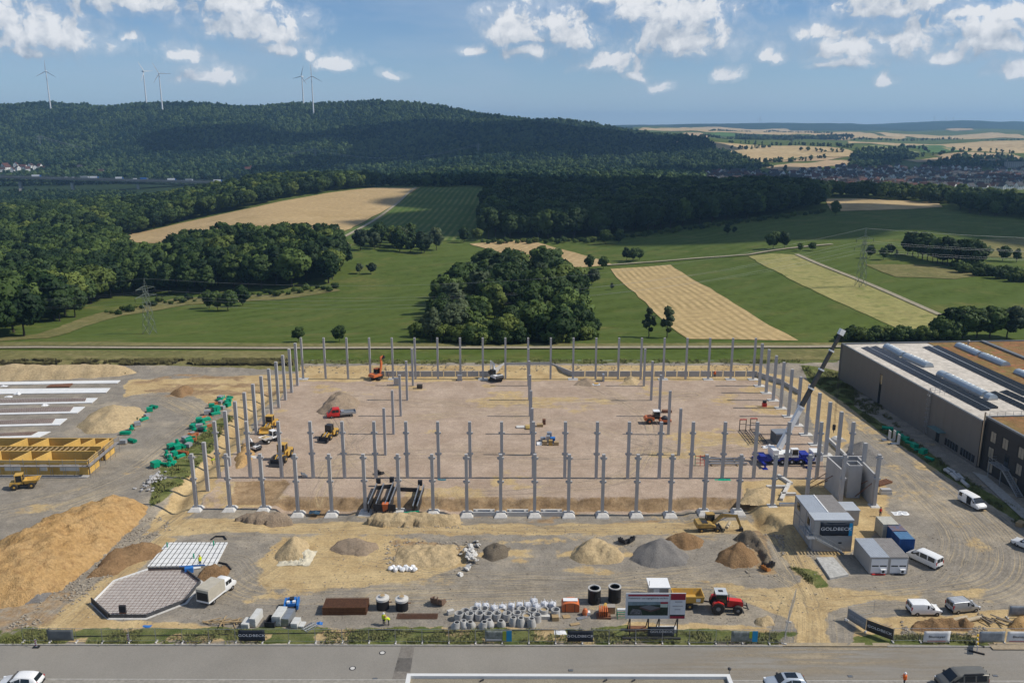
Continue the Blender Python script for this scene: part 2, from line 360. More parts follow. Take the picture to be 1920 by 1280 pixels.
def grid_mesh(name, X, Y, Z, keep=None):
    ny, nx = X.shape
    idx = np.arange(nx*ny).reshape(ny, nx)
    q = np.stack([idx[:-1,:-1], idx[:-1,1:], idx[1:,1:], idx[1:,:-1]], -1).reshape(-1, 4)
    if keep is not None:
        k = (keep[:-1,:-1] | keep[:-1,1:] | keep[1:,1:] | keep[1:,:-1]).reshape(-1); q = q[k]
    used = np.zeros(nx*ny, bool); used[q.reshape(-1)] = True
    rm = np.cumsum(used)-1; q = rm[q]
    co = np.stack([X, Y, Z], -1).reshape(-1, 3)[used]
    me = bpy.data.meshes.new(name)
    me.vertices.add(len(co)); me.vertices.foreach_set('co', co.astype(np.float32).reshape(-1))
    me.loops.add(len(q)*4); me.loops.foreach_set('vertex_index', q.astype(np.int32).reshape(-1))
    me.polygons.add(len(q)); me.polygons.foreach_set('loop_start', np.arange(0, len(q)*4, 4, dtype=np.int32))
    me.polygons.foreach_set('use_smooth', np.ones(len(q), bool))
    me.update(calc_edges=True); me.validate()
    return me, used
def quads_mesh(name, V):                 # V: (n,4,3)
    n = len(V); me = bpy.data.meshes.new(name)
    me.vertices.add(n*4); me.vertices.foreach_set('co', V.astype(np.float32).reshape(-1))
    me.loops.add(n*4); me.loops.foreach_set('vertex_index', np.arange(n*4, dtype=np.int32))
    me.polygons.add(n); me.polygons.foreach_set('loop_start', np.arange(0, n*4, 4, dtype=np.int32))
    me.update(calc_edges=True); return me
# ------------------------------------------------------------------ terrain beyond the site
TCOL = {
 -500: [(231.5,None),(300,630),(500,535),(750,445),(1000,405),(1300,375),(1600,352),(1800,330),(2100,300),(2500,240),(2900,204),(3400,206),(5000,236),(14000,244)],
 0:    [(231.5,None),(260,643),(290,629),(340,602),(400,577),(500,532),(600,488),(750,442),(1000,402),(1300,374),(1600,352),(1800,332),(2100,300),(2500,244),(2900,204),(3400,206),(5000,236),(14000,244)],
 240:  [(231.5,None),(260,643),(290,628),(340,600),(400,575),(500,530),(600,484),(750,440),(1000,400),(1300,372),(1600,350),(1800,330),(2100,298),(2500,240),(2900,201),(3400,204),(5000,236),(14000,244)],
 500:  [(231.5,None),(260,643),(300,624),(350,592),(430,545),(500,490),(560,455),(700,415),(850,380),(1000,353),(1150,348),(1500,345),(1800,325),(2200,280),(2600,230),(2950,201),(3400,205),(5000,238),(14000,245)],
 780:  [(231.5,None),(260,641),(300,612),(350,580),(420,540),(500,495),(600,455),(700,425),(850,385),(1000,352),(1200,345),(1600,332),(1900,316),(2300,278),(2700,232),(3000,205),(3500,210),(5000,240),(14000,246)],
 960:  [(231.5,None),(260,641),(300,610),(350,576),(420,535),(500,492),(600,455),(700,425),(850,387),(1000,356),(1200,345),(1600,328),(1900,310),(2300,278),(2700,242),(3000,222),(3500,226),(5000,240),(14000,245)],
 1090: [(231.5,None),(260,641),(300,610),(360,565),(430,525),(520,480),(620,447),(750,415),(950,376),(1200,345),(1600,326),(1900,310),(2300,282),(2700,258),(3000,243),(3500,246),(5000,244),(8000,240),(14000,240)],
 1200: [(231.5,None),(260,641),(300,610),(360,560),(430,520),(520,475),(620,440),(750,410),(950,375),(1200,345),(1600,330),(2000,312),(2500,280),(3000,263),(3600,254),(5000,246),(8000,237),(14000,238)],
 1450: [(231.5,None),(260,640),(300,600),(360,545),(430,500),(520,455),(620,425),(750,395),(900,372),(1100,358),(1400,350),(1700,330),(2000,310),(2500,285),(3200,268),(4000,258),(5500,249),(7500,243),(9000,231),(11000,236),(14000,236)],
 1620: [(231.5,None),(260,640),(300,595),(360,539),(430,494),(520,452),(620,422),(750,395),(880,375),(1100,358),(1400,350),(1700,331),(2000,310),(2500,285),(3200,269),(4000,259),(5500,250),(7500,244),(9000,234),(11000,238),(14000,236)],
 1740: [(231.5,None),(260,640),(300,592),(360,535),(430,490),(520,450),(620,420),(750,395),(880,376),(1100,360),(1400,352),(1700,332),(2000,310),(2500,285),(3200,270),(4000,260),(5500,250),(7500,243),(9000,228),(11000,232),(14000,236)],
 1920: [(231.5,None),(260,640),(300,592),(360,535),(430,492),(520,454),(620,426),(750,400),(880,382),(1100,364),(1400,352),(1700,332),(2000,312),(2500,287),(3200,271),(4000,261),(5500,250),(7500,244),(9000,233),(11000,233),(14000,236)],
 2450: [(231.5,None),(300,594),(430,492),(620,426),(880,382),(1400,352),(2000,312),(3200,271),(5500,250),(9000,235),(14000,236)],
}
LOGY = np.linspace(math.log(231.0), math.log(14000.0), 700)
WG = np.linspace(-1.3, 1.3, 521)
def _hermite(x, y, xq):
    x = np.array(x); y = np.array(y); h = np.diff(x); dl = np.diff(y)/h; m = np.zeros(len(x))
    for i in range(1, len(x)-1):
        m[i] = 0 if dl[i-1]*dl[i] <= 0 else (h[i-1]+h[i])/(h[i]/dl[i-1]+h[i-1]/dl[i])
    m[0] = dl[0]; m[-1] = dl[-1]
    k = np.clip(np.searchsorted(x, xq)-1, 0, len(x)-2); t = (xq-x[k])/h[k]; t = np.clip(t, 0, 1)
    return (2*t**3-3*t**2+1)*y[k]+(t**3-2*t**2+t)*h[k]*m[k]+(-2*t**3+3*t**2)*y[k+1]+(t**3-t**2)*h[k]*m[k+1]
_cz, _cw = [], []
for px in sorted(TCOL):
    xs, zs = [], []
    for Y, py in TCOL[px]:
        xs.append(math.log(Y)); zs.append(1.0 if py is None else PY(px, py, Y).z)
    _cz.append(_hermite(xs, zs, LOGY)); _cw.append((px-960)/FPX)
_cz = np.array(_cz); _cw = np.array(_cw)
TT = np.stack([np.interp(WG, _cw, _cz[:, k]) for k in range(len(LOGY))], 0)        # (Y, w)
_k = np.exp(-np.linspace(-2, 2, 25)**2); _k /= _k.sum()
TT = np.apply_along_axis(lambda r: np.convolve(np.pad(r, 12, 'edge'), _k, 'valid'), 1, TT)
_YY, _WW = np.meshgrid(np.exp(LOGY), WG, indexing='ij')
TT += fbm(_WW*_YY/520.0+50, _YY/520.0+9, 4)*2*np.interp(_YY, [300, 900, 1700, 2400, 4000], [0.0, 1.0, 8, 42, 30])
def T(X, Y):
    X = np.asarray(X, float); Y = np.maximum(np.asarray(Y, float), 231.0)
    a = (np.log(Y)-LOGY[0])/(LOGY[1]-LOGY[0]); b = (np.clip(X/Y, -1.299, 1.299)-WG[0])/(WG[1]-WG[0])
    i = np.clip(a.astype(int), 0, len(LOGY)-2); j = np.clip(b.astype(int), 0, len(WG)-2); a = np.clip(a-i, 0, 1); b = b-j
    return (TT[i,j]*(1-b)+TT[i,j+1]*b)*(1-a)+(TT[i+1,j]*(1-b)+TT[i+1,j+1]*b)*a
_ys = np.exp(np.linspace(math.log(231.5), math.log(13900), 2600))
def PT(px, py):                           # where the ray meets the terrain
    d = ray(px, py); t = _ys/d[1]; X = d[0]*t; Z = CAMH+d[2]*t
    h = np.nonzero(Z <= T(X, _ys))[0]
    k = h[0] if len(h) else int(np.argmin(Z-T(X, _ys)))
    return Vector((X[k], _ys[k], float(T(X[k], _ys[k]))))
def PTl(pts): return [PT(*p) for p in pts]

def groundmat(name, cols, scales=(0.02, 0.3), rows=None, bump=0.3, patch=0.5, grain=1.0):
    """two-colour field ground: big patches, fine grain, optional sowing rows (direction angle, spacing)"""
    m = bpy.data.materials.new(name); m.use_nodes = True; N, L = m.node_tree.nodes, m.node_tree.links
    b = N['Principled BSDF']; b.inputs['Roughness'].default_value = 0.95; b.inputs['Specular IOR Level'].default_value = 0.05
    t = N.new('ShaderNodeTexCoord')
    def noise(s, det=6, vec=None):
        n = N.new('ShaderNodeTexNoise'); n.inputs['Scale'].default_value = s; n.inputs['Detail'].default_value = det; n.inputs['Roughness'].default_value = 0.65
        L.new(vec or t.outputs['Object'], n.inputs['Vector']); return n.outputs['Fac']
    def mix(f, a, c):
        n = N.new('ShaderNodeMix'); n.data_type = 'RGBA'
        for s, x in ((n.inputs['Factor'], f), (n.inputs[6], a), (n.inputs[7], c)):
            if isinstance(x, tuple): s.default_value = x+(1,)
            elif isinstance(x, float): s.default_value = x
            else: L.new(x, s)
        return n.outputs[2]
    def rng(v, lo, hi):
        n = N.new('ShaderNodeMapRange'); L.new(v, n.inputs[0]); n.inputs[1].default_value = lo; n.inputs[2].default_value = hi; return n.outputs[0]
    c = mix(rng(noise(scales[0]), 0.5-patch*0.4, 0.5+patch*0.4), cols[0], cols[1])
    if len(cols) > 2: c = mix(rng(noise(scales[0]*3.3), 0.52, 0.72), c, cols[2])
    dk = N.new('ShaderNodeMix'); dk.data_type = 'RGBA'; dk.blend_type = 'MULTIPLY'; dk.inputs['Factor'].default_value = 1.0
    L.new(c, dk.inputs[6]); g = noise(scales[1], 8); gr = N.new('ShaderNodeMapRange'); L.new(g, gr.inputs[0]); gr.inputs[1].default_value = 0.3; gr.inputs[2].default_value = 0.7; gr.inputs[3].default_value = 1-0.28*grain; gr.inputs[4].default_value = 1+0.22*grain
    L.new(gr.outputs[0], dk.inputs[7]); c = dk.outputs[2]
    if rows:
        mp = N.new('ShaderNodeMapping'); mp.inputs['Rotation'].default_value = (0, 0, rows[0]); L.new(t.outputs['Object'], mp.inputs[0])
        wv = N.new('ShaderNodeTexWave'); wv.bands_direction = 'X'; wv.inputs['Scale'].default_value = 0.314/rows[1]; wv.inputs['Distortion'].default_value = rows[3] if len(rows) > 3 else 1.2; wv.inputs['Detail'].default_value = 3; wv.inputs['Detail Scale'].default_value = 0.4
        L.new(mp.outputs[0], wv.inputs['Vector']); n2 = noise(0.03, 4); mm = N.new('ShaderNodeMath'); mm.operation = 'MULTIPLY'; L.new(rng(wv.outputs['Fac'], 0.2, 1.0), mm.inputs[0]); L.new(rng(n2, 0.3, 0.62), mm.inputs[1]); c = mix(mm.outputs[0], c, rows[2])
    L.new(c, b.inputs['Base Color'])
    if bump:
        bp = N.new('ShaderNodeBump'); bp.inputs['Strength'].default_value = bump; bp.inputs['Distance'].default_value = 0.4; L.new(noise(scales[1]*2, 5), bp.inputs['Height']); L.new(bp.outputs[0], b.inputs['Normal'])
    _mats[name] = m; return m

meadow = groundmat('meadow_grass', [(0.058, 0.088, 0.015), (0.094, 0.122, 0.026), (0.150, 0.146, 0.046)], (0.012, 0.35), rows=(0.9, 14.0, (0.090, 0.122, 0.030), 14.0))
forest_floor = groundmat('forest_floor', [(0.018, 0.033, 0.014), (0.030, 0.048, 0.020)], (0.01, 0.08))
dry_grass = groundmat('dry_grass', [(0.20, 0.175, 0.072), (0.13, 0.13, 0.046), (0.26, 0.215, 0.10)], (0.06, 0.6))
def along(p, q):
    v_ = PT(*q)-PT(*p); return math.pi/2-math.atan2(v_.y, v_.x)
stubble = groundmat('stubble_field', [(0.40, 0.285, 0.145), (0.48, 0.35, 0.185), (0.34, 0.25, 0.12)], (0.012, 0.3), rows=(along((400, 440), (730, 360)), 5.0, (0.35, 0.245, 0.115), 2.5))
stubble_r = groundmat('stubble_field_strip', [(0.43, 0.315, 0.15), (0.52, 0.38, 0.19)], (0.03, 0.3), rows=(along((1200, 503), (1390, 634)), 3.2, (0.29, 0.215, 0.095), 1.6))
straw = groundmat('dry_meadow', [(0.33, 0.29, 0.115), (0.25, 0.24, 0.085), (0.15, 0.17, 0.05)], (0.05, 0.4))
vine = groundmat('vine_rows', [(0.085, 0.13, 0.03), (0.06, 0.10, 0.025)], (0.02, 0.3), rows=(along((760, 445), (850, 356)), 6.0, (0.16, 0.175, 0.06), 0.5))
farfield = groundmat('far_grain_field', [(0.50, 0.38, 0.20), (0.40, 0.29, 0.15), (0.58, 0.45, 0.26)], (0.004, 0.05), bump=0)
farfield_b = groundmat('far_stubble_field', [(0.40, 0.29, 0.17), (0.46, 0.34, 0.2)], (0.006, 0.05), bump=0)
fargreen = groundmat('far_green_field', [(0.07, 0.14, 0.04), (0.10, 0.17, 0.05)], (0.006, 0.05), bump=0)
farpale = groundmat('far_pale_field', [(0.22, 0.25, 0.10), (0.28, 0.28, 0.13)], (0.006, 0.05), bump=0)
pathm = groundmat('field_track', [(0.36, 0.31, 0.23), (0.28, 0.25, 0.17)], (0.1, 0.8))

_rows = np.concatenate([np.exp(np.linspace(math.log(231.5), math.log(14000.0), 330))])
_w = np.linspace(-1.28, 1.28, 330)
_Y, _Wm = np.meshgrid(_rows, _w, indexing='ij'); _X = _Wm*_Y
me, _ = grid_mesh('terrain', _X, _Y, T(_X, _Y))
# woodland floor on the hills, meadow elsewhere: two material slots chosen by face
me.materials.append(meadow); me.materials.append(forest_floor)
cx = np.zeros(len(me.polygons)*3); me.polygons.foreach_get('center', cx); cx = cx.reshape(-1, 3)
wv_ = cx[:,0]/cx[:,1]
hillm = ((cx[:,1] > 1650) & (wv_ < np.interp(cx[:,1], [1650, 2000, 2600, 3000, 14000], [0.06, 0.24, 0.24, 0.14, 0.12]))) | (cx[:,1] > 7000) | ((cx[:,1] > 1200) & (wv_ < -0.2))
me.polygons.foreach_set('material_index', hillm.astype(np.int32))
struct(link('terrain', me))
# the flat ground round the site and behind the camera
me = bpy.data.meshes.new('ground'); o_, i_ = (-1400, 1400, -700, 231.6), (-169.5, 169.5, 96.1, 231.4)
me.from_pydata([(o_[0],o_[2],-.2),(o_[1],o_[2],-.2),(o_[1],o_[3],.9),(o_[0],o_[3],.9),(i_[0],i_[2],-.2),(i_[1],i_[2],-.2),(i_[1],i_[3],.9),(i_[0],i_[3],.9)], [], [(0,1,5,4),(1,2,6,5),(2,3,7,6),(3,0,4,7)])
me.materials.append(dry_grass); struct(link('ground', me))

def drape(name, pts, m, lift=None, cells=24, world=False):
    """a field: its outline laid over the terrain"""
    w = pts if world else PTl(pts)
    bm = bmesh.new(); vs = []
    for i, p in enumerate(w):            # the edge of a field is never quite straight
        q = w[(i+1) % len(w)]; n = max(1, min(14, int((q-p).length/(5+p.y*.006))))
        for k in range(n):
            c_ = p.lerp(q, k/n); am = (0.5+c_.y*.0010) if k else 0
            vs.append(bm.verts.new((c_.x+2*am*float(fbm(np.array(c_.x/9), np.array(c_.y/9), 2)), c_.y+2*am*float(fbm(np.array(c_.x/9+40), np.array(c_.y/9), 2)), 0)))
    bm.faces.new(vs)
    bmesh.ops.triangulate(bm, faces=bm.faces[:])
    xs = [p.x for p in w]; ys = [p.y for p in w]
    for lo, hi, nrm in ((min(xs), max(xs), (1,0,0)), (min(ys), max(ys), (0,1,0))):
        for k in range(1, cells):
            v = lo+(hi-lo)*k/cells
            bmesh.ops.bisect_plane(bm, geom=bm.verts[:]+bm.edges[:]+bm.faces[:], plane_co=(v*nrm[0], v*nrm[1], 0), plane_no=nrm)
    for v in bm.verts:
        v.co.z = float(T(v.co.x, v.co.y))+(lift if lift is not None else 0.04+v.co.y*0.00045)
    bmesh.ops.recalc_face_normals(bm, faces=bm.faces)
    for f_ in bm.faces:
        if f_.normal.z < 0: f_.normal_flip()
        f_.smooth = True
    me = bpy.data.meshes.new(name); bm.to_mesh(me); bm.free(); me.materials.append(m)
    return struct(link(name, me))
def ribbon(name, pts, width, m, lift=None, world=False, n=40, zf=None):
    w = [Vector(p) for p in pts] if world else PTl(pts)
    out = []
    for a, b in zip(w[:-1], w[1:]):
        k = max(2, int(n/len(w)))
        for i in range(k): out.append(a.lerp(b, i/k))
    out.append(w[-1]); vs = []
    for i, p in enumerate(out):
        d = (out[min(i+1, len(out)-1)]-out[max(i-1, 0)]); d.z = 0; d.normalize(); nn = Vector((-d.y, d.x, 0))*width/2
        for q in (p+nn, p-nn):
            z = zf if zf is not None else float(T(q.x, q.y))+(lift if lift is not None else 0.12+q.y*0.0010)
            vs.append((q.x, q.y, z))
    me = bpy.data.meshes.new(name); me.from_pydata(vs, [], [(2*i, 2*i+1, 2*i+3, 2*i+2) for i in range(len(out)-1)]); me.materials.append(m); me.update()
    return struct(link(name, me))

drape('stubble_field', [(237,441),(330,421),(480,389),(620,362),(700,353),(788,353),(690,412),(628,443),(500,456),(240,454)], stubble)
drape('vineyard', [(790,353),(905,353),(912,440),(860,452),(640,449),(632,443),(693,412)], vine)
drape('stubble_field', [(880,458),(990,450),(1123,487),(1150,497),(1063,504),(960,480)], stubble)
drape('stubble_field', [(1145,505),(1257,497),(1497,639),(1290,636)], stubble_r)
drape('dry_meadow', [(1403,481),(1453,476),(1493,479),(1770,595),(1747,620),(1690,620),(1507,537)], straw)
drape('grain_field', [(1545,373),(1620,373),(1760,381),(1768,389),(1700,393),(1560,397)], farfield)
drape('dry_meadow', [(1620,496),(1740,497),(1840,517),(1790,524),(1680,520)], dry_grass)
drape('dry_meadow', [(1830,450),(1920,446),(1935,485),(1850,482)], dry_grass)
drape('dry_meadow', [(-20,636),(70,627),(140,602),(200,583),(330,560),(520,552),(620,540),(640,545),(530,562),(350,572),(230,592),(160,612),(90,634),(-20,642)], dry_grass)
drape('dry_verge', [(-60,659),(545,659),(548,672),(545,679),(-60,679)], dry_grass, cells=12)
drape('dry_verge', [(-60,643),(900,645),(1700,643),(1700,650),(900,651),(-60,650)], dry_grass, cells=12)
drape('dry_verge', [(1430,655),(1600,655),(1600,679),(1430,679)], dry_grass, cells=8)
ribbon('field_track', [(-80,654),(500,654),(960,653.5),(1500,652),(1650,650)], 3.2, pathm)
ribbon('field_track', [(1128,499),(1200,494),(1300,486),(1403,479),(1470,468),(1560,459)], 3.0, pathm)
ribbon('field_track', [(1493,478),(1600,522),(1700,565),(1772,596)], 2.5, pathm)
ribbon('field_track', [(655,462),(640,448),(780,353)], 3.0, pathm)
for nm, pts, m in [('grain_field', [(1202,261),(1400,272),(1485,274),(1600,285),(1606,294),(1510,295),(1405,306),(1360,291),(1240,270)], farfield),
 ('stubble_field', [(1435,315),(1550,301),(1625,301),(1520,320),(1460,321)], farfield_b), ('stubble_field', [(1365,292),(1405,306),(1510,296),(1600,296),(1560,300),(1440,304),(1380,306)], farfield_b),
 ('grain_field', [(1590,265),(1920,264.5),(1980,270),(1980,284),(1835,286),(1730,273),(1590,270)], farfield), ('green_field', [(1685,273.5),(1770,273.5),(1830,287),(1745,288)], fargreen),
 ('pale_green_field', [(1610,275),(1683,276),(1728,287),(1670,286)], farpale), ('stubble_field', [(1750,292),(1900,290),(1920,298),(1800,300)], farfield_b), ('stubble_field', [(1690,300),(1780,293),(1800,298),(1720,305)], farfield_b),
 ('grain_field', [(1195,244),(1300,240),(1470,242),(1530,249),(1490,253),(1400,252),(1330,249)], farfield), ('grain_field', [(1490,254.5),(1540,249),(1640,252),(1700,259),(1600,261),(1540,262)], farfield),
 ('green_field', [(1330,250),(1400,253),(1480,254),(1420,258),(1340,256)], fargreen), ('grain_field', [(1210,250),(1300,249),(1330,256),(1240,257)], farfield_b),
 ('grain_field', [(770,322),(828,320),(832,332),(800,345),(760,343),(790,333)], farfield_b), ('grain_field', [(395,345),(440,346),(440,352),(400,351)], farfield_b), ('grain_field', [(1640,250),(1860,249),(1920,256),(1930,260),(1720,260)], farfield),
 ('clearing', [(1772,244),(1800,241),(1828,244),(1800,246)], farfield)]:
    drape(nm, pts, m, cells=14)

# ------------------------------------------------------------------ the building site ground
GX0, GX1, GY0, GY1, GS = -170.0, 170.0, 96.0, 231.5, 0.55
gx = np.arange(GX0, GX1+0.01, GS); gy = np.linspace(GY0, GY1, int((GY1-GY0)/GS)+1)
GXX, GYY = np.meshgrid(gx, gy)
def crm(p, n=6):                          # a smooth line through the points
    out = []
    for i in range(len(p)-1):
        a, b, c, d = (np.array(p[max(i-1, 0)]), np.array(p[i]), np.array(p[i+1]), np.array(p[min(i+2, len(p)-1)]))
        for k in range(n): t = k/n; out.append(tuple(.5*(2*b+(c-a)*t+(2*a-5*b+4*c-d)*t*t+(3*b-a-3*c+d)*t**3)))
    return out+[tuple(p[-1])]
def W2(pts): return [tuple(P(*p)[:2]) for p in pts]
def jit(a=1.5, s=5.0, o=0): return fbm(GXX/s+o, GYY/s+o*1.7, 4)*2*a
COLX = lambda i: -56.45+6*i
ROWY = lambda j: 215.75-6*j
Zg = fbm(GXX/7, GYY/7, 4)*0.10+fbm(GXX/1.8+9, GYY/1.8, 3)*0.10
# cut bank along the back
Zg += sstep(221.5, 225.5, GYY+jit(0.8, 4))*1.0
# foundation trench of the front row
# its near side runs out as a ramp to the haul road
_xn = GXX+jit(.6, 3); _dep = np.interp(_xn, [COLX(-1.3), COLX(-.8), COLX(2.3), COLX(2.5), COLX(4.5), COLX(4.7), COLX(7.3), COLX(7.5), COLX(14.4), COLX(14.6), COLX(16.4), COLX(16.7)], [0, .85, .9, 1.9, 1.9, 1.5, 1.5, 1.95, 1.95, 1.5, 1.5, 0])
_yn = GYY+jit(.5, 2.5, 3); Zg -= _dep*np.where(_yn > 138, 1-sstep(140.3, 140.9, _yn), np.clip((_yn-126.5)/9.0, 0, 1))
pit = sdf(W2([(1395,962),(1440,958),(1480,985),(1478,1005),(1430,1000)]), GXX+jit(.4, 2), GYY+jit(.4, 2, 2))
Zg -= sstep(0, 1.2, pit)*1.3
# ditch along the left side of the hall
dd, _ = pdist(W2([(325,945),(380,880),(430,820),(470,770),(505,735)]), GXX, GYY)
Zg -= np.exp(-(dd/1.6)**2)*1.1
sh = sdf(W2([(440,905),(530,898),(545,905),(520,940),(430,938)]), GXX, GYY); Zg -= sstep(0, 1.2, sh)*0.45
gsoft = lambda poly, soft=1.5, a=1.6, s=5.0, o=0: sstep(-soft, soft, sdf(W2(poly), GXX+jit(a, s, o), GYY+jit(a, s, o+9)))
sand = np.zeros_like(Zg); pink = np.zeros_like(Zg); soil = np.zeros_like(Zg); grass = np.zeros_like(Zg)
pink = gsoft([(556,711),(1425,711),(1490,780),(1540,850),(1555,912),(1440,938),(1200,945),(560,945),(372,948),(395,915),(430,860),(480,800),(530,740)], 1.0, 0.8)
big = fbm(GXX/14+3, GYY/7+8, 5)
fine = fbm(GXX/5+3, GYY/2.5+8, 5)
sand = np.maximum(sand, 0.95*gsoft([(280,975),(360,960),(900,968),(1420,962),(1440,1000),(1200,1002),(900,1000),(640,1003),(430,995),(300,1005)], 1.5, 2))
sand = np.maximum(sand, 0.9*gsoft([(520,1005),(650,1000),(870,1020),(880,1065),(780,1085),(640,1100),(500,1105),(470,1060)], 1.5, 2.5))
sand = np.maximum(sand, 0.75*gsoft([(900,1005),(1200,1010),(1180,1080),(1060,1085),(960,1060),(890,1040)], 2.5, 3.5)*(0.55+fine*2.6))
sand = np.maximum(sand, 1.0*gsoft([(1420,985),(1500,985),(1530,1060),(1560,1110),(1640,1125),(1560,1150),(1545,1180),(1560,1215),(1490,1215),(1480,1160),(1350,1105),(1480,1100),(1500,1080)], 1.2, 1.2))
sand = np.maximum(sand, 0.75*gsoft([(1290,1090),(1700,1105),(1900,1090),(1900,1110),(1640,1128),(1330,1112)], 1.5, 2.0)*(0.75+fine*1.8))
sand = np.maximum(sand, 0.8*gsoft([(490,1070),(620,1110),(560,1120),(470,1140),(430,1120)], 2, 2.5)*(0.65+fine*2.2))
sand = np.maximum(sand, 0.45*gsoft([(1640,830),(1760,930),(1840,990),(1880,1060),(1840,1060),(1740,960),(1660,890)], 1.5, 2)*(0.7+fine*2.5))
sand = np.maximum(sand, 0.62*gsoft([(1545,735),(1590,745),(1700,830),(1790,900),(1720,880),(1640,830),(1600,800),(1555,770)], 1.2, 1.2)*(0.8+fine*1.5))
sand = np.maximum(sand, 0.95*gsoft([(240,712),(560,700),(1420,695),(1560,720),(1600,830),(1560,850),(1480,735),(1410,712),(560,716),(500,760),(440,850),(370,950),(300,990),(260,1000),(340,900),(400,830),(430,770),(330,730),(230,745)], 1.2, 1.5))
sand = np.maximum(sand, 0.85*gsoft([(1390,900),(1660,900),(1680,980),(1560,1060),(1500,1000),(1420,1000)], 1.5, 1.5))
sand = np.maximum(sand, 0.95*gsoft([(70,1175),(300,1000),(330,1010),(240,1080),(170,1140),(200,1175)], 0.8, 0.8))
sand = np.maximum(sand, 0.8*gsoft([(180,1160),(330,1165),(480,1180),(860,1175),(1160,1178),(1175,1165),(1440,1172),(1440,1205),(60,1205),(60,1170)], 0.8, 1.0))
sand = np.maximum(sand, 0.9*gsoft([(1600,1160),(1920,1140),(1920,1205),(1600,1205)], 0.8, 1.0))
sand = np.maximum(sand, 0.45*gsoft([(280,850),(340,830),(420,760),(390,750),(250,890),(60,935),(0,960),(0,985),(120,950)], 2.0, 2.5)*(0.8+fine*2.5))
sand = np.maximum(sand, sstep(0.11, 0.24, big)*0.45*(1-pink)*(GXX > -70))
sand = np.maximum(sand, pink*sstep(0.05, 0.22, fbm(GXX/16+31, GYY/9+2, 4))*0.6)
soil = np.maximum(soil, 0.8*gsoft([(240,715),(330,700),(470,705),(560,718),(540,735),(400,748),(270,745)], 2, 2)*(0.6+fine*2))
soil = np.maximum(soil, gsoft([(440,902),(532,898),(545,905),(520,938),(430,938)], 0.6, 0.5)*0.8)
soil = np.maximum(soil, 0.7*gsoft([(560,935),(1420,935),(1420,962),(560,966)], 0.7, 0.8)*(0.4+fine*2.5))
soil = np.maximum(soil, 0.75*gsoft([(1400,990),(1450,985),(1440,1020),(1460,1075),(1430,1080),(1400,1040)], 0.8, 0.8))
soil = np.maximum(soil, 0.6*gsoft([(720,1010),(870,1015),(865,1060),(740,1062)], 1, 1.5))
soil = np.maximum(soil, 0.55*gsoft([(-40,1130),(120,1080),(160,1110),(90,1180),(-40,1200)], 2, 2))
soil = np.maximum(soil, np.exp(-((_yn-140.2)/1.1)**2)*np.clip(_dep-.5, 0, 1))
grass = np.maximum(grass, gsoft([(295,880),(330,850),(420,775),(440,780),(380,860),(320,925),(280,950),(285,900)], 0.8, 1.0)*(0.75+fine*1.5))
for q in ([(-60,1176),(1160,1176),(1490,1185),(1490,1209),(-60,1209)], [(1590,1190),(1860,1190),(1860,1209),(1590,1209)]):
    grass = np.maximum(grass, gsoft(q, 0.5, 0.9, 3)*sstep(-0.22, 0.05, fbm(GXX/4+7, GYY/4+70, 4)))
grass = np.maximum(grass, gsoft([(1500,690),(1600,700),(1600,760),(1700,820),(1800,890),(1930,965),(1960,965),(1960,1010),(1830,925),(1740,870),(1640,800),(1570,745),(1520,720)], 0.6, 0.6)*0.95)
grass = np.maximum(grass, gsoft([(530,688),(1570,686),(1570,600),(530,600)], 0.8, 2.0))
grass = np.maximum(grass, gsoft([(-80,692),(240,690),(560,697),(560,600),(-80,600)], 0.8, 1.0))
grass = np.maximum(grass, gsoft([(1480,1060),(1530,1070),(1560,1100),(1530,1105)], 0.4, 0.6)*0.6)
dryg = gsoft([(-80,700),(545,700),(545,600),(-80,600)], 1, 1)
Zg += grass*(fbm(GXX/1.3, GYY/1.3, 3))*0.2
sand = np.maximum(sand, 0.95*gsoft([(556,714),(1425,713),(1445,701),(1430,691),(560,692)], 0.8, 0.8))
# wheel tracks: run along, distance across
TRACKS = [[(1525,1230),(1525,1150),(1500,1090),(1460,1010),(1430,990),(1100,985),(700,982),(430,985)], [(1530,1130),(1700,1120),(1860,1095),(1890,1030),(1820,950),(1720,870),(1600,780),(1500,720)],
          [(1440,1110),(1100,1095),(800,1100),(500,1105),(430,1060)], [(0,960),(130,930),(250,880),(330,820),(380,770),(300,735)], [(560,880),(800,850),(1100,860),(1400,830)], [(600,740),(900,760),(1300,740)], [(90,1180),(250,1035),(340,950)]]
best = np.full(Zg.shape, 1e9); run = np.zeros(Zg.shape); off = 0
for tl in TRACKS:
    d_, r_ = pdist(W2(crm(tl)), GXX, GYY); m_ = d_ < best; best = np.where(m_, d_, best); run = np.where(m_, r_+off, run); off += 500
TRACKS2 = [[(450,1105),(600,1040),(900,1085),(1200,1100),(1450,1125)], [(1510,1120),(1430,1065),(1300,1078),(1150,1098),(950,1112),(700,1120)], [(600,930),(700,800),(1000,780),(1300,860),(1520,905)], [(1100,720),(1220,800),(1150,900),(880,925)], [(310,750),(390,800),(300,880),(120,950)], [(1600,1110),(1760,1090),(1800,1010),(1700,900),(1640,870)], [(700,990),(1000,978),(1300,985),(1440,1010),(1520,1130)], [(620,760),(680,870),(800,930)]]
best2 = np.full(Zg.shape, 1e9); run2 = np.zeros(Zg.shape); off = 0
for tl in TRACKS2:
    d_, r_ = pdist(W2(crm(tl)), GXX+jit(.8, 9), GYY+jit(.8, 9, 4)); m_ = d_ < best2; best2 = np.where(m_, d_, best2); run2 = np.where(m_, r_+off, run2); off += 500
Zg += -0.06*np.exp(-((best2-1.0)/0.4)**2)*(1-grass)
Zg += -0.10*np.exp(-((best-1.0)/0.35)**2)*(1-grass)
Z_SITE = Zg
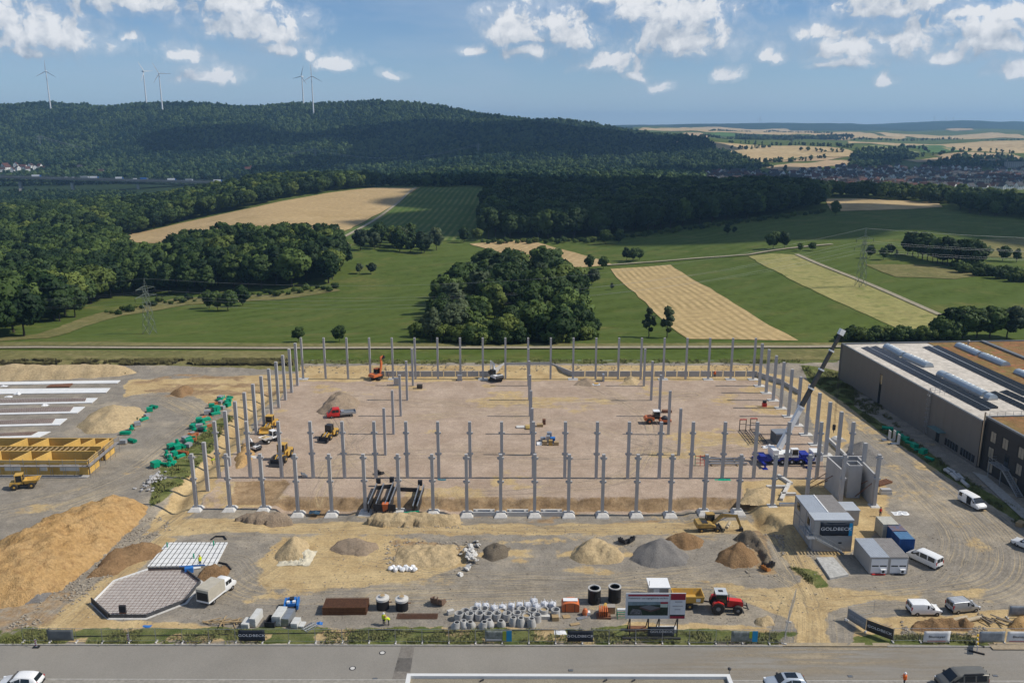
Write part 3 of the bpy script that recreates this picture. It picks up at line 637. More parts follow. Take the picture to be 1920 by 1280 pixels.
def site_z(x, y):
    i = int(np.clip(round((y-GY0)/(gy[1]-gy[0])), 0, len(gy)-1)); j = int(np.clip(round((x-GX0)/GS), 0, len(gx)-1)); return float(Z_SITE[i, j])
me, used = grid_mesh('site_ground', GXX, GYY, Zg)
at = me.color_attributes.new('zone', 'FLOAT_COLOR', 'POINT')
at.data.foreach_set('color', np.stack([np.clip(sand,0,1), np.clip(pink,0,1), np.clip(soil,0,1), np.clip(grass,0,1)], -1).reshape(-1).astype(np.float32))
at = me.attributes.new('track', 'FLOAT_VECTOR', 'POINT'); at.data.foreach_set('vector', np.stack([best, run, dryg], -1).reshape(-1).astype(np.float32))
at = me.attributes.new('track2', 'FLOAT_VECTOR', 'POINT'); at.data.foreach_set('vector', np.stack([best2, run2, dryg], -1).reshape(-1).astype(np.float32))
def sitemat():
    m = bpy.data.materials.new('site_earth'); m.use_nodes = True; N, L = m.node_tree.nodes, m.node_tree.links
    b = N['Principled BSDF']; b.inputs['Roughness'].default_value = 0.95; b.inputs['Specular IOR Level'].default_value = 0.05
    t = N.new('ShaderNodeTexCoord'); z = N.new('ShaderNodeAttribute'); z.attribute_name = 'zone'; k = N.new('ShaderNodeAttribute'); k.attribute_name = 'track'
    sp = N.new('ShaderNodeSeparateColor'); L.new(z.outputs['Color'], sp.inputs[0]); st = N.new('ShaderNodeSeparateXYZ'); L.new(k.outputs['Vector'], st.inputs[0])
    def noise(s, det=6, vec=None, rough=0.65):
        n = N.new('ShaderNodeTexNoise'); n.inputs['Scale'].default_value = s; n.inputs['Detail'].default_value = det; n.inputs['Roughness'].default_value = rough
        L.new(vec or t.outputs['Object'], n.inputs['Vector']); return n.outputs['Fac']
    def math_(op, a, c=None, d=None, clamp=False):
        n = N.new('ShaderNodeMath'); n.operation = op; n.use_clamp = clamp
        for i, x in enumerate((a, c, d)):
            if x is None: continue
            if isinstance(x, (int, float)): n.inputs[i].default_value = x
            else: L.new(x, n.inputs[i])
        return n.outputs[0]
    def mix(f, a, c, bt='MIX'):
        n = N.new('ShaderNodeMix'); n.data_type = 'RGBA'; n.blend_type = bt
        for s, x in ((n.inputs['Factor'], f), (n.inputs[6], a), (n.inputs[7], c)):
            if isinstance(x, tuple): s.default_value = x+(1,)
            elif isinstance(x, float): s.default_value = x
            else: L.new(x, s)
        return n.outputs[2]
    def edge(v, amt=0.9, lo=0.38, hi=0.66, s=0.7):
        n = N.new('ShaderNodeMapRange'); n.interpolation_type = 'SMOOTHSTEP'
        L.new(math_('ADD', v, math_('MULTIPLY', math_('SUBTRACT', noise(s, 7), 0.5), amt)), n.inputs[0]); n.inputs[1].default_value = lo; n.inputs[2].default_value = hi; return n.outputs[0]
    def rng(v, a, c, d=0.0, e=1.0):
        n = N.new('ShaderNodeMapRange'); L.new(v, n.inputs[0]); n.inputs[1].default_value = a; n.inputs[2].default_value = c; n.inputs[3].default_value = d; n.inputs[4].default_value = e; return n.outputs[0]
    grav = mix(rng(noise(0.25), 0.35, 0.65), (0.225, 0.20, 0.165), (0.295, 0.262, 0.215))
    grav = mix(rng(noise(0.09, 5), 0.5, 0.66), grav, (0.38, 0.325, 0.245))
    pinkc = mix(rng(noise(0.12), 0.35, 0.65), (0.36, 0.27, 0.20), (0.465, 0.36, 0.275))
    c = mix(edge(sp.outputs[1], 0.5), grav, pinkc)
    sandc = mix(rng(noise(0.2), 0.35, 0.65), (0.42, 0.295, 0.145), (0.55, 0.415, 0.22))
    c = mix(edge(sp.outputs[0], 1.0), c, sandc)
    soilc = mix(rng(noise(0.3), 0.35, 0.65), (0.27, 0.18, 0.10), (0.37, 0.26, 0.15))
    c = mix(edge(sp.outputs[2], 0.9), c, soilc)
    # wheel streaks run along the tracks
    rut = None
    for an, wd, dens_ in (('track2', 4.0, 0.7), ('track', 6.5, 0.65)):
        k2 = N.new('ShaderNodeAttribute'); k2.attribute_name = an; s2 = N.new('ShaderNodeSeparateXYZ'); L.new(k2.outputs['Vector'], s2.inputs[0])
        cv_ = N.new('ShaderNodeCombineXYZ'); L.new(math_('MULTIPLY', s2.outputs[0], 3.0), cv_.inputs[0]); L.new(math_('MULTIPLY', s2.outputs[1], 0.05), cv_.inputs[1])
        stn = noise(1.0, 5, cv_.outputs[0]); fade = rng(s2.outputs[0], 1.2, wd, 1.0, 0.0)
        c = mix(math_('MULTIPLY', rng(stn, 0.52, 0.64), math_('MULTIPLY', fade, dens_)), c, (0.46, 0.36, 0.21))
        c = mix(math_('MULTIPLY', rng(stn, 0.48, 0.36), math_('MULTIPLY', fade, dens_)), c, (0.19, 0.165, 0.13))
        r2 = math_('MULTIPLY', stn, fade); rut = r2 if rut is None else math_('ADD', rut, r2)
    gr = mix(rng(noise(0.45), 0.36, 0.66), (0.085, 0.11, 0.03), (0.19, 0.19, 0.07))
    gr = mix(math_('MULTIPLY', st.outputs[2], rng(noise(0.15), 0.4, 0.6, 0.5, 1.0)), gr, mix(rng(noise(0.8), 0.35, 0.65), (0.17, 0.155, 0.058), (0.27, 0.225, 0.105)))
    c = mix(edge(z.outputs['Alpha'], 0.9, 0.35, 0.55, 1.2), c, gr)
    g = mix(rng(noise(3.0, 10, rough=0.8), 0.3, 0.7), (0.58, 0.58, 0.58), (1.32, 1.32, 1.32)); c = mix(1.0, c, g, 'MULTIPLY')
    g = mix(rng(noise(0.6, 6), 0.35, 0.7), (0.86, 0.86, 0.86), (1.1, 1.1, 1.1)); c = mix(1.0, c, g, 'MULTIPLY')
    L.new(c, b.inputs['Base Color'])
    bp = N.new('ShaderNodeBump'); bp.inputs['Strength'].default_value = 0.55; bp.inputs['Distance'].default_value = 0.12
    L.new(math_('ADD', noise(1.6, 8, rough=0.75), math_('MULTIPLY', rut, 1.4)), bp.inputs['Height']); L.new(bp.outputs[0], b.inputs['Normal'])
    return m
me.materials.append(sitemat()); struct(link('site_ground', me))

# ------------------------------------------------------------------ road, kerbs, car park
asph = groundmat('asphalt', [(0.215, 0.20, 0.175), (0.275, 0.255, 0.222)], (0.10, 6.0), bump=0.05, patch=0.7, grain=0.45)
asph2 = groundmat('asphalt_patch', [(0.18, 0.165, 0.145), (0.21, 0.19, 0.165)], (0.4, 3.0), bump=0.1)
paver = mat('pavers', (0.17, 0.16, 0.15), 0.9, var=0.2, scale=1.2)
kerbm = mat('kerb_concrete', (0.40, 0.38, 0.34), 0.9, var=0.15, scale=2)
def sheet(name, x0, x1, y0, y1, z, m):
    me = bpy.data.meshes.new(name); me.from_pydata([(x0,y0,z),(x1,y0,z),(x1,y1,z),(x0,y1,z)], [], [(0,1,2,3)]); me.materials.append(m); return struct(link(name, me))
sheet('road', -400, 400, 89.0, 96.05, -0.12, asph)
pa = [P(752,1212,-.12), P(777,1212,-.12), P(767,1273,-.12), P(735,1273,-.12)]
me = bpy.data.meshes.new('road_patch'); me.from_pydata([(p.x, p.y, -.114) for p in pa], [], [(3,2,1,0)]); me.materials.append(asph2); struct(link('road_patch', me))
kb = MB(); kb.bx(-400, P(1468,1212).x, 95.82, 96.02, -0.3, 0.02); struct(kb.build('kerb', kerbm))
kb = MB(); kb.bx(P(1665,1212).x, P(1858,1212).x, 95.82, 96.02, -0.3, 0.02); struct(kb.build('kerb', kerbm))
kb = MB(); kb.bx(-400, 400, 88.75, 88.95, -0.3, 0.0); struct(kb.build('kerb', kerbm))
sheet('pavement', -400, 400, 86.0, 88.75, -0.02, groundmat('pavement_slabs', [(0.25, 0.23, 0.20), (0.30, 0.28, 0.24)], (0.3, 2.0), bump=0.1))
sheet('car_park', -400, 400, 60.0, 86.0, -0.03, groundmat('car_park_paving', [(0.15, 0.145, 0.135), (0.18, 0.17, 0.16)], (0.3, 2.0), bump=0.1))
sheet('gate_apron', P(1462,1212).x, P(1672,1212).x, 95.85, 96.6, 0.015, groundmat('dusty_apron', [(0.40, 0.32, 0.20), (0.31, 0.26, 0.19)], (0.5, 2.0), bump=0.2))
sheet('sand_drift', P(1858,1212).x, 120, 95.2, 96.6, 0.02, groundmat('sandy_verge', [(0.37, 0.30, 0.2), (0.30, 0.25, 0.19)], (0.5, 2.0), bump=0.2))
dust = groundmat('road_dust', [(0.40, 0.325, 0.22), (0.34, 0.285, 0.205)], (0.4, 3.0), bump=0)
N_, L_ = dust.node_tree.nodes, dust.node_tree.links; t_ = N_.new('ShaderNodeTexCoord'); mp_ = N_.new('ShaderNodeMapping'); mp_.inputs['Scale'].default_value = (0.12, 1.4, 1); nz_ = N_.new('ShaderNodeTexNoise'); nz_.inputs['Scale'].default_value = 1.0; nz_.inputs['Detail'].default_value = 7
L_.new(t_.outputs['Object'], mp_.inputs[0]); L_.new(mp_.outputs[0], nz_.inputs['Vector']); at_ = N_.new('ShaderNodeAttribute'); at_.attribute_name = 'amount'; mm_ = N_.new('ShaderNodeMath'); mm_.operation = 'MULTIPLY'; rg_ = N_.new('ShaderNodeMapRange'); rg_.inputs[1].default_value = .38; rg_.inputs[2].default_value = .62
L_.new(nz_.outputs['Fac'], rg_.inputs[0]); L_.new(rg_.outputs[0], mm_.inputs[0]); L_.new(at_.outputs['Fac'], mm_.inputs[1]); L_.new(mm_.outputs[0], N_['Principled BSDF'].inputs['Alpha'])
DX, DY = np.meshgrid(np.linspace(-15, 75, 120), np.linspace(89.1, 96.0, 24)); gxm, gxw = P(1560,1212).x, 9.0
am_ = np.exp(-((DX-gxm-(96-DY)*-1.2)/(gxw+(96-DY)*2.2))**2)*np.clip(1.15-(96-DY)/7.5, 0, 1)+.35*np.clip((DY-95.2)/.8, 0, 1)*(.5+fbm(DX/3, DY, 3))
me, _ = grid_mesh('road_dust', DX, DY, DX*0-.114); a_ = me.attributes.new('amount', 'FLOAT', 'POINT'); a_.data.foreach_set('value', np.clip(am_, 0, .95).reshape(-1).astype(np.float32)); me.materials.append(dust); struct(link('road_dust', me))
linem = mat('parking_line_paint', (0.6, 0.6, 0.58), 0.8, var=0.2)
for px in (380, 432, 483, 90, 140, 200):
    p = P(px, 1274, -0.03); me = bpy.data.meshes.new('parking_line'); me.from_pydata([(p.x-.06, 80, -.022), (p.x+.06, 80, -.022), (p.x+.06, 85.8, -.022), (p.x-.06, 85.8, -.022)], [], [(0,1,2,3)]); me.materials.append(linem); struct(link('parking_line', me))
# ------------------------------------------------------------------ trees
bark = mat('bark', (0.09, 0.07, 0.05), 0.9, var=0.2)
leaf_a = leafmat('leaves_mid', (0.026, 0.054, 0.012), (0.115, 0.168, 0.038))
leaf_b = leafmat('leaves_dark', (0.018, 0.040, 0.013), (0.070, 0.112, 0.030))
leaf_c = leafmat('leaves_fresh', (0.048, 0.084, 0.018), (0.165, 0.205, 0.045))
leaf_d = leafmat('leaves_blue', (0.036, 0.058, 0.028), (0.110, 0.140, 0.065))
leaf_h = leafmat('leaves_hill', (0.014, 0.044, 0.020), (0.100, 0.155, 0.050), 0.06, 0.0045)
def crown_mesh(name, seed, m, nb=40, leaves=105, leaf=0.047, shape=(0.36, 0.40), zc=0.60, cone=0.0, bush=False):
    """unit-height crown: clumps of leaf faces round many lobes, with a ragged core behind them"""
    rs = np.random.RandomState(seed); V = []; NR = []
    cs = []; mid = np.array([0, 0, zc-0.12])
    for k in range(nb):
        d = rs.normal(size=3); d /= np.linalg.norm(d)
        r = rs.uniform(0.45, 0.92)
        c = np.array([d[0]*shape[0]*r, d[1]*shape[0]*r, zc+d[2]*shape[1]*r])
        if bush: c[2] = max(c[2], 0.10)
        if cone: c[:2] *= max(0.15, 1-cone*(c[2]-0.2))
        cs.append((c, rs.uniform(0.5, 1.0)*shape[0]*0.42))
    for c, r in cs:
        n = int(leaves*rs.uniform(0.7, 1.3))
        d = rs.normal(size=(n, 3)); d /= np.linalg.norm(d, axis=1)[:, None]; d[:, 2] = d[:, 2]*0.85+0.12
        p = c+d*r*rs.uniform(0.7, 1.08, (n, 1))
        nn = d+rs.normal(size=(n, 3))*0.55; nn /= np.linalg.norm(nn, axis=1)[:, None]
        a = np.cross(nn, rs.normal(size=(n, 3))); a /= np.linalg.norm(a, axis=1)[:, None]; b = np.cross(nn, a)
        s = leaf*rs.uniform(0.5, 1.15, (n, 1)); s2 = s*rs.uniform(0.5, 0.9, (n, 1))
        V.append(np.stack([p-a*s-b*s2*0.6, p+a*s*0.7-b*s2, p+a*s+b*s2*0.7, p-a*s*0.6+b*s2], 1))
        no = d*0.75+(p-mid)/shape[0]*0.45+nn*0.45; NR.append(np.repeat((no/np.linalg.norm(no, axis=1)[:, None])[:, None, :], 4, 1))
    # core
    for c, r in cs[::2]:
        for q in ((1,0,0),(0,1,0),(0,0,1)):
            q = np.array(q, float); a = np.cross(q, (0.3, 0.5, 0.8)); a /= np.linalg.norm(a); b = np.cross(q, a)
            V.append((c+np.stack([-a-b, a-b, a+b, -a+b])*r*0.62)[None]); no = (c-mid)+1e-6; NR.append(np.repeat((no/np.linalg.norm(no))[None, None, :], 4, 1))
    me = quads_mesh(name, np.concatenate(V)); me.materials.append(m); me.polygons.foreach_set('use_smooth', [True]*len(me.polygons)); me.normals_split_custom_set_from_vertices(np.concatenate(NR).reshape(-1, 3).tolist()); return me
def trunk_mesh(seed, h=0.5, r=0.022):
    rs = random.Random(seed); b = MB(); p = Vector((0, 0, -0.03)); rr = r
    for k in range(4):
        q = p+Vector((rs.uniform(-.015, .015), rs.uniform(-.015, .015), h/4)); b.cyl(p, q, rr, rr*0.82, n=6, cap=(k == 0)); p = q; rr *= 0.82
    for k in range(5):
        t = rs.uniform(0.45, 0.95); a = rs.uniform(0, 6.28)
        b.cyl((0, 0, h*t), (math.cos(a)*0.19, math.sin(a)*0.19, h*t+rs.uniform(.1, .2)), rr*0.6, rr*0.25, n=4)
    me = b.mesh('trunk'); me.materials.append(bark); return me
TRUNKS = [trunk_mesh(k) for k in range(3)]
CR = {}
for key, m in (('mid', leaf_a), ('dark', leaf_b), ('fresh', leaf_c), ('blue', leaf_d)):
    CR[key] = [crown_mesh('crown', 11+7*k+len(key), m, shape=((0.36, 0.38), (0.42, 0.36), (0.32, 0.42))[k]) for k in range(3)]
CR['poplar'] = [crown_mesh('crown', 5, leaf_d, shape=(0.20, 0.42), nb=26)]
CR['bush'] = [crown_mesh('crown', 61+k, (leaf_a, leaf_c)[k % 2], nb=26, shape=(0.62, 0.42), zc=0.45, leaf=0.065, bush=True) for k in range(2)]
CR['conifer'] = [crown_mesh('crown', 71, leaf_b, nb=40, shape=(0.26, 0.44), zc=0.52, cone=1.15)]
def tree(kind, loc, h, label, group=None, name='tree', var=0, squash=1.0, rz=None):
    rz = random.uniform(0, 6.28) if rz is None else rz
    r = thing(name, label, 'bush' if kind == 'bush' else 'tree', loc, rz, group)
    r.scale = (h*squash, h*squash, h)
    ms = CR[kind]
    link('crown', ms[var % len(ms)], r); link('trunk', TRUNKS[var % 3], r)
    return r
def scatter(poly_px, spacing, seed, T_=True):
    w = PTl(poly_px); pl = [(p.x, p.y) for p in w]; rs = np.random.RandomState(seed)
    x0, x1 = min(p[0] for p in pl), max(p[0] for p in pl); y0, y1 = min(p[1] for p in pl), max(p[1] for p in pl)
    xs = np.arange(x0, x1, spacing); ys = np.arange(y0, y1, spacing*0.9)
    X, Y = np.meshgrid(xs, ys); X = X+rs.uniform(-.42, .42, X.shape)*spacing+(np.arange(len(ys)) % 2)[:, None]*spacing/2; Y = Y+rs.uniform(-.42, .42, Y.shape)*spacing
    k = sdf(pl, X, Y) > 0
    X, Y = X[k], Y[k]; return X, Y, T(X, Y)
# far woods: instanced low-detail crowns, one object per wood
LOW = []
for k in range(4):
    me = crown_mesh('far_crown', 90+k, leaf_h, nb=14, leaves=22, leaf=0.095, shape=((0.42, 0.42), (0.36, 0.45), (0.46, 0.38), (0.28, 0.48))[k], zc=0.5, cone=(0, 0, 0, 0.9)[k])
    LOW.append(me)
def protos(meshes, m=None):
    out = []
    for k, me in enumerate(meshes):
        if m:
            me = me.copy(); me.materials.clear(); me.materials.append(m)
        out.append(me)
    return out
def wood(name, X, Y, Z, H, meshes, label, seed=1, cat='wood'):
    """one mass of trees: points carrying crowns by geometry nodes"""
    rs = np.random.RandomState(seed)
    n = len(X); me = bpy.data.meshes.new(name); me.vertices.add(n)
    me.vertices.foreach_set('co', np.stack([X, Y, Z], -1).astype(np.float32).reshape(-1))
    a = me.attributes.new('size', 'FLOAT', 'POINT'); a.data.foreach_set('value', np.asarray(H, np.float32))
    o = link(name, me); stuff(o, label, cat)
    g = bpy.data.node_groups.new(name, 'GeometryNodeTree')
    g.interface.new_socket('Geometry', in_out='INPUT', socket_type='NodeSocketGeometry'); g.interface.new_socket('Geometry', in_out='OUTPUT', socket_type='NodeSocketGeometry')
    N, L = g.nodes, g.links; gi, go = N.new('NodeGroupInput'), N.new('NodeGroupOutput')
    jn = N.new('GeometryNodeGeometryToInstance')
    for me2 in meshes:
        oi = N.new('GeometryNodeObjectInfo'); oi.inputs['Object'].default_value = proto_obj(me2); oi.inputs['As Instance'].default_value = True
        L.new(oi.outputs['Geometry'], jn.inputs[0])
    ip = N.new('GeometryNodeInstanceOnPoints'); L.new(gi.outputs[0], ip.inputs['Points']); L.new(jn.outputs[0], ip.inputs['Instance']); ip.inputs['Pick Instance'].default_value = True
    ri = N.new('FunctionNodeRandomValue'); ri.data_type = 'INT'; ri.inputs[4].default_value = 0; ri.inputs[5].default_value = len(meshes)-1; L.new(ri.outputs[2], ip.inputs['Instance Index'])
    rr = N.new('FunctionNodeRandomValue'); rr.data_type = 'FLOAT'; rr.inputs[2].default_value = 0; rr.inputs[3].default_value = 6.28
    cb = N.new('ShaderNodeCombineXYZ'); L.new(rr.outputs[1], cb.inputs[2]); L.new(cb.outputs[0], ip.inputs['Rotation'])
    na = N.new('GeometryNodeInputNamedAttribute'); na.data_type = 'FLOAT'; na.inputs['Name'].default_value = 'size'; L.new(na.outputs[0], ip.inputs['Scale'])
    L.new(ip.outputs[0], go.inputs[0])
    md = o.modifiers.new('trees', 'NODES'); md.node_group = g
    return o
_po = {}
def proto_obj(me):
    """the pattern tree the instances are drawn from, kept out of the scene"""
    if me.name not in _po: _po[me.name] = bpy.data.objects.new('tree_pattern', me)
    return _po[me.name]

rnd = random.Random(5)
NT = {'n': 0}
def forest(poly, spacing, hrange, kinds, seed, n_single, label, group, wname, wlabel, height_fn=None):
    X, Y, Z = scatter(poly, spacing, seed); rs = np.random.RandomState(seed+1)
    H = rs.uniform(hrange[0], hrange[1], len(X))
    # those that show largest: nearest, seen first along their line of sight
    order = np.argsort(Y); vis = []; sky_ = {}
    for k in order:
        b = int((X[k]/Y[k])*1580/12); top = (Z[k]+H[k]-CAMH)/Y[k]
        if top > sky_.get(b, -9)+0.004: vis.append(k); [sky_.__setitem__(b+q, max(sky_.get(b+q, -9), top)) for q in (-1, 0, 1) if H[k]/Y[k]*1580 > 24 or q == 0]
    single = set(vis[:n_single]); rest = [k for k in range(len(X)) if k not in single]
    for k in single:
        kd = kinds[rs.randint(len(kinds))]
        tree(kd, (X[k], Y[k], Z[k]), H[k], label, group, var=rs.randint(3), squash=rs.uniform(0.9, 1.2))
    if rest:
        ms = [CR[kd][v % len(CR[kd])] for kd in kinds for v in range(2)]
        wood(wname, X[rest], Y[rest], Z[rest], H[rest], ms, wlabel, seed)
forest([(-60,645),(0,640),(45,637),(77,613),(140,597),(160,573),(233,557),(300,550),(380,553),(465,546),(540,540),(630,530),(652,505),(635,468),(500,468),(345,472),(330,505),(245,508),(222,462),(-60,454)], 10.5, (13, 21), ['mid','dark','mid','fresh','dark'], 3, 80,
       'broadleaf tree on the edge of the wood left of the meadow', 'trees at the edge of the left wood', 'woodland', 'dense dark green wood left of the meadow behind its edge trees')
forest([(-60,447),(235,443),(330,420),(480,387),(620,360),(705,351),(660,344),(450,362),(200,394),(-60,410)], 11, (14, 20), ['mid','dark','fresh','dark'], 4, 28,
       'tree in the wood behind the big stubble field', 'trees behind the stubble field', 'woodland', 'dark wood behind and left of the big stubble field')
forest([(905,449),(1000,448),(1120,446),(1250,433),(1330,419),(1440,406),(1530,393),(1545,378),(1500,367),(1200,362),(950,367),(915,392)], 10, (17, 23), ['dark','dark','dark','mid'], 6, 40,
       'tall dark tree along the front of the dark wood above the meadow', 'front trees of the dark wood', 'woodland', 'tall dark wood standing above the green meadow')
forest([(1546,369),(1700,378),(1775,384),(1800,400),(1930,412),(1990,414),(1990,392),(1780,372),(1560,363)], 11, (11, 17), ['mid','fresh','mid'], 8, 24,
       'green tree in the belt between the golden field and the village', 'trees of the belt before the village', 'woodland', 'belt of green trees between golden field and village')
X, Y, Z = scatter([(782,634),(810,642),(1000,645),(1098,640),(1106,600),(1062,560),(1050,528),(1005,512),(960,505),(905,515),(848,545),(795,585)], 13.5, 21)
rs = np.random.RandomState(2); o_ = np.argsort(Y)
for q, k in enumerate(o_):
    front = q < len(o_)*0.3
    tree(['fresh','mid','blue','bush','dark'][rs.randint(5)] if front else ['mid','dark','fresh','mid','blue'][rs.randint(5)], (X[k], Y[k], Z[k]-0.5), rs.uniform(9, 13.5) if front else rs.uniform(11, 19), 'broadleaf tree in the round grove behind the column grid', 'trees of the round grove', var=rs.randint(3), squash=rs.uniform(.9, 1.2))
X, Y, Z = scatter([(770,640),(900,647),(1108,643),(1116,612),(1110,606),(1000,630),(800,622)], 6.0, 22)
for k in range(len(X)):
    tree('bush', (X[k], Y[k], Z[k]-0.4), rs.uniform(4.5, 7.5), 'green bush along the foot of the round grove', 'bushes at the foot of the grove', name='bush', var=rs.randint(2))
X, Y, Z = scatter([(648,470),(720,472),(800,478),(843,468),(800,452),(700,453)], 14, 23)
for k in range(len(X)): tree(['fresh','mid','blue'][rs.randint(3)], (X[k], Y[k], Z[k]-0.5), rs.uniform(11, 16), 'tree in the small copse below the vineyard', 'trees of the copse below the vineyard', var=rs.randint(3))
SINGLES = [(674,513,5.5,'blue','small tree on the meadow, left one of a pair'), (696,514,5.8,'blue','small tree on the meadow, right one of a pair'), (392,578,8,'mid','leftmost of the four trees above the near meadow slope'), (408,582,8,'mid','second of the four trees above the near meadow slope'), (428,583,8.5,'dark','third of the four trees above the near meadow slope'), (455,573,9,'mid','rightmost and tallest of the four trees above the near meadow'),
 (560,641,4.6,'dark','small dark tree just left of the back left corner column'), (637,641,4.8,'dark','small dark tree between the first two back columns'), (1216,632,8.5,'poplar','left of two slim silvery trees beyond the back columns'), (1250,633,9,'poplar','right of two slim silvery trees beyond the back columns'), (1110,535,7.5,'blue','grey green tree right of the grove'), (1148,543,3,'blue','tiny tree on the slope right of the grove'),
 (1105,505,7.5,'mid','left tree of a pair at the track crossing'), (1131,504,6.5,'mid','right tree of a pair at the track crossing'), (1175,489,7,'dark','left of three round trees beside the track'), (1187,491,7.5,'dark','middle of three round trees beside the track'), (1199,488,6.5,'dark','right of three round trees beside the track'), (1363,441,6.5,'dark','larger lone round tree high on the green meadow'), (1377,438,4.5,'dark','smaller lone round tree high on the green meadow'),
 (1449,467,9,'dark','left tree of the pair by the pylon track'), (1470,467,9,'dark','right tree of the pair by the pylon track'), (1500,471,4.5,'mid','small tree left of the right pylon'), (1523,470,4.5,'mid','smaller tree near the right pylon'), (1631,484,6.5,'dark','left of three small trees right of the pylon'), (1656,487,6,'dark','middle of three small trees right of the pylon'), (1667,478,5.5,'dark','right of three small trees right of the pylon'), (1680,484,4,'poplar','tiny slim tree right of the pylon'),
 (1566,404,11,'mid','lone tree beside the end of the dark wood'), (1135,458,9,'mid','left tree before the dark wood'), (1160,456,9,'mid','right tree before the dark wood'), (870,455,10,'mid','rounded tree at the lower corner of the vineyard'), (895,452,9,'fresh','pale bush tree between vineyard and dark wood'),
 (770,474,9,'dark','dark round tree right below the copse'), (790,476,9,'dark','dark round tree at the right end of the copse')]
for i, (px, py, h, kd, lb) in enumerate(SINGLES): tree(kd, PT(px, py)-Vector((0, 0, .15)), h*1.12, lb, var=i)
for i in range(14):
    px = 1702+i*9.2; tree('dark' if i % 3 else 'mid', PT(px, 478+i*1.6+(i*37 % 9)), 10+(i*53 % 5), 'tree in the dark clump on the right slope', 'clump on the right slope', var=i, squash=1.15)
for i in range(26):
    px = 1790+i*5.6; tree('bush', PT(px, 500+i*0.9+(i*29 % 12)), 3.4+(i*31 % 3), 'bush in the long hedge on the right slope', 'hedge on the right slope', name='bush', var=i)
for i, (px, py, h) in enumerate([(1826,480,7), (1880,490,8), (1905,492,7)]): tree('dark', PT(px, py), h, ['round tree standing between clump and hedge', 'left tree rising from the right hedge', 'right tree rising from the right hedge'][i], var=i)
for i in range(20):
    px = 1578+i*10.5; tree('bush', PT(px, 640-(i*17 % 5)), 3.4+(i*41 % 4)*0.6+(3.0 if i > 17 else 0), 'bush in the hedge behind the large grey hall', 'hedge behind the hall', name='bush', var=i)
for i, (px, h, kd) in enumerate([(1785,10,'dark'), (1805,10.5,'mid'), (1830,9.5,'dark'), (1856,10.5,'mid'), (1888,10.5,'blue')]): tree(kd, PT(px, 634), h, 'tree number %s from the left in the clump behind the hall' % ['one','two','three','four','five'][i], var=i, squash=1.25)
for i in range(60):
    px = 905+i*10.8; py = np.interp(px, [905, 1120, 1330, 1440, 1545], [455, 452, 424, 410, 397])+(i*13 % 5)
    tree('bush', PT(px, float(py)), 2.6+(i*31 % 5)*0.5, 'low shrub fringing the front of the dark wood', 'shrubs fringing the dark wood', name='bush', var=i)
for i in range(40):
    px = 200+i*11; py = np.interp(px, [200, 320, 465, 640], [590, 566, 556, 540])+(i*13 % 9)-3
    tree('bush', PT(px, float(py)), 1.6+(i*31 % 5)*0.45, 'low shrub at the foot of the left wood', 'shrubs at the foot of the left wood', name='bush', var=i)

# hills and far hedgerows
def hill_points(spacing, seed, y0, y1, wfun, hr):
    rs = np.random.RandomState(seed); ys = np.arange(y0, y1, spacing); out = []
    for y in ys:
        lo, hi = wfun(y)
        if hi <= lo: continue
        xs = np.arange(lo*y, hi*y, spacing); out.append(np.stack([xs+rs.uniform(-.45, .45, len(xs))*spacing, y+rs.uniform(-.45, .45, len(xs))*spacing], -1))
    q = np.concatenate(out); return q[:,0], q[:,1], T(q[:,0], q[:,1]), rs.uniform(hr[0], hr[1], len(q))
X, Y, Z, H = hill_points(12.5, 31, 1660, 3060, lambda y: (-0.76, float(np.interp(y, [1650, 1750, 1900, 2100, 2600, 3000], [-0.10, 0.05, 0.20, 0.25, 0.22, 0.13]))), (10, 20))
gap = fbm(X/160, Y/160, 3)
clr = np.zeros(len(X), bool)
for px, py in [(5,322),(24,321),(44,318),(62,317),(78,318),(20,314),(190,326),(465,322),(474,320),(150,318)]:
    q = PT(px, py); clr |= (abs(X-q.x) < 26) & (Y > q.y-95) & (Y < q.y+22)
k = ~((gap > 0.24) & (Y < 2300)) & ~clr; X, Y, Z, H = X[k], Y[k], Z[k], H[k]
wood('hill_forest', X, Y, Z-2, H*(0.85+0.5*np.clip(fbm(X/90, Y/90, 3)+.3, 0, 1)), LOW, 'wooded hillside filling the left skyline under the wind turbines', 31, 'forest')
def line_trees(lines, spacing, hr, seed):
    rs = np.random.RandomState(seed); pts = []
    for ln in lines:
        w = PTl(ln)
        for a, b in zip(w[:-1], w[1:]):
            n = max(1, int((b-a).length/spacing))
            for i in range(n):
                p = a.lerp(b, (i+rs.uniform(0, 1))/n); pts.append((p.x+rs.normal()*spacing*.3, p.y+rs.normal()*spacing*.6))
    q = np.array(pts); return q[:,0], q[:,1], T(q[:,0], q[:,1]), rs.uniform(hr[0], hr[1], len(q))
X, Y, Z, H = line_trees([[(1215,257),(1330,258),(1450,259),(1590,263)], [(1600,263),(1760,263),(1925,262)], [(1370,268),(1500,272),(1600,279)], [(1425,306),(1500,302),(1550,297)], [(1600,283),(1700,290)], [(1690,275),(1745,287)], [(1200,268),(1360,288),(1425,312),(1480,322)], [(1600,296),(1760,290),(1900,288)], [(1330,247),(1450,247),(1560,252)], [(1380,281),(1440,277)], [(1500,283),(1600,288)]], 14, (9, 15), 41)
wood('hedgerows', X, Y, Z-1, H, LOW, 'thin dark hedgerows and tree lines between the far golden fields', 41, 'hedgerow')
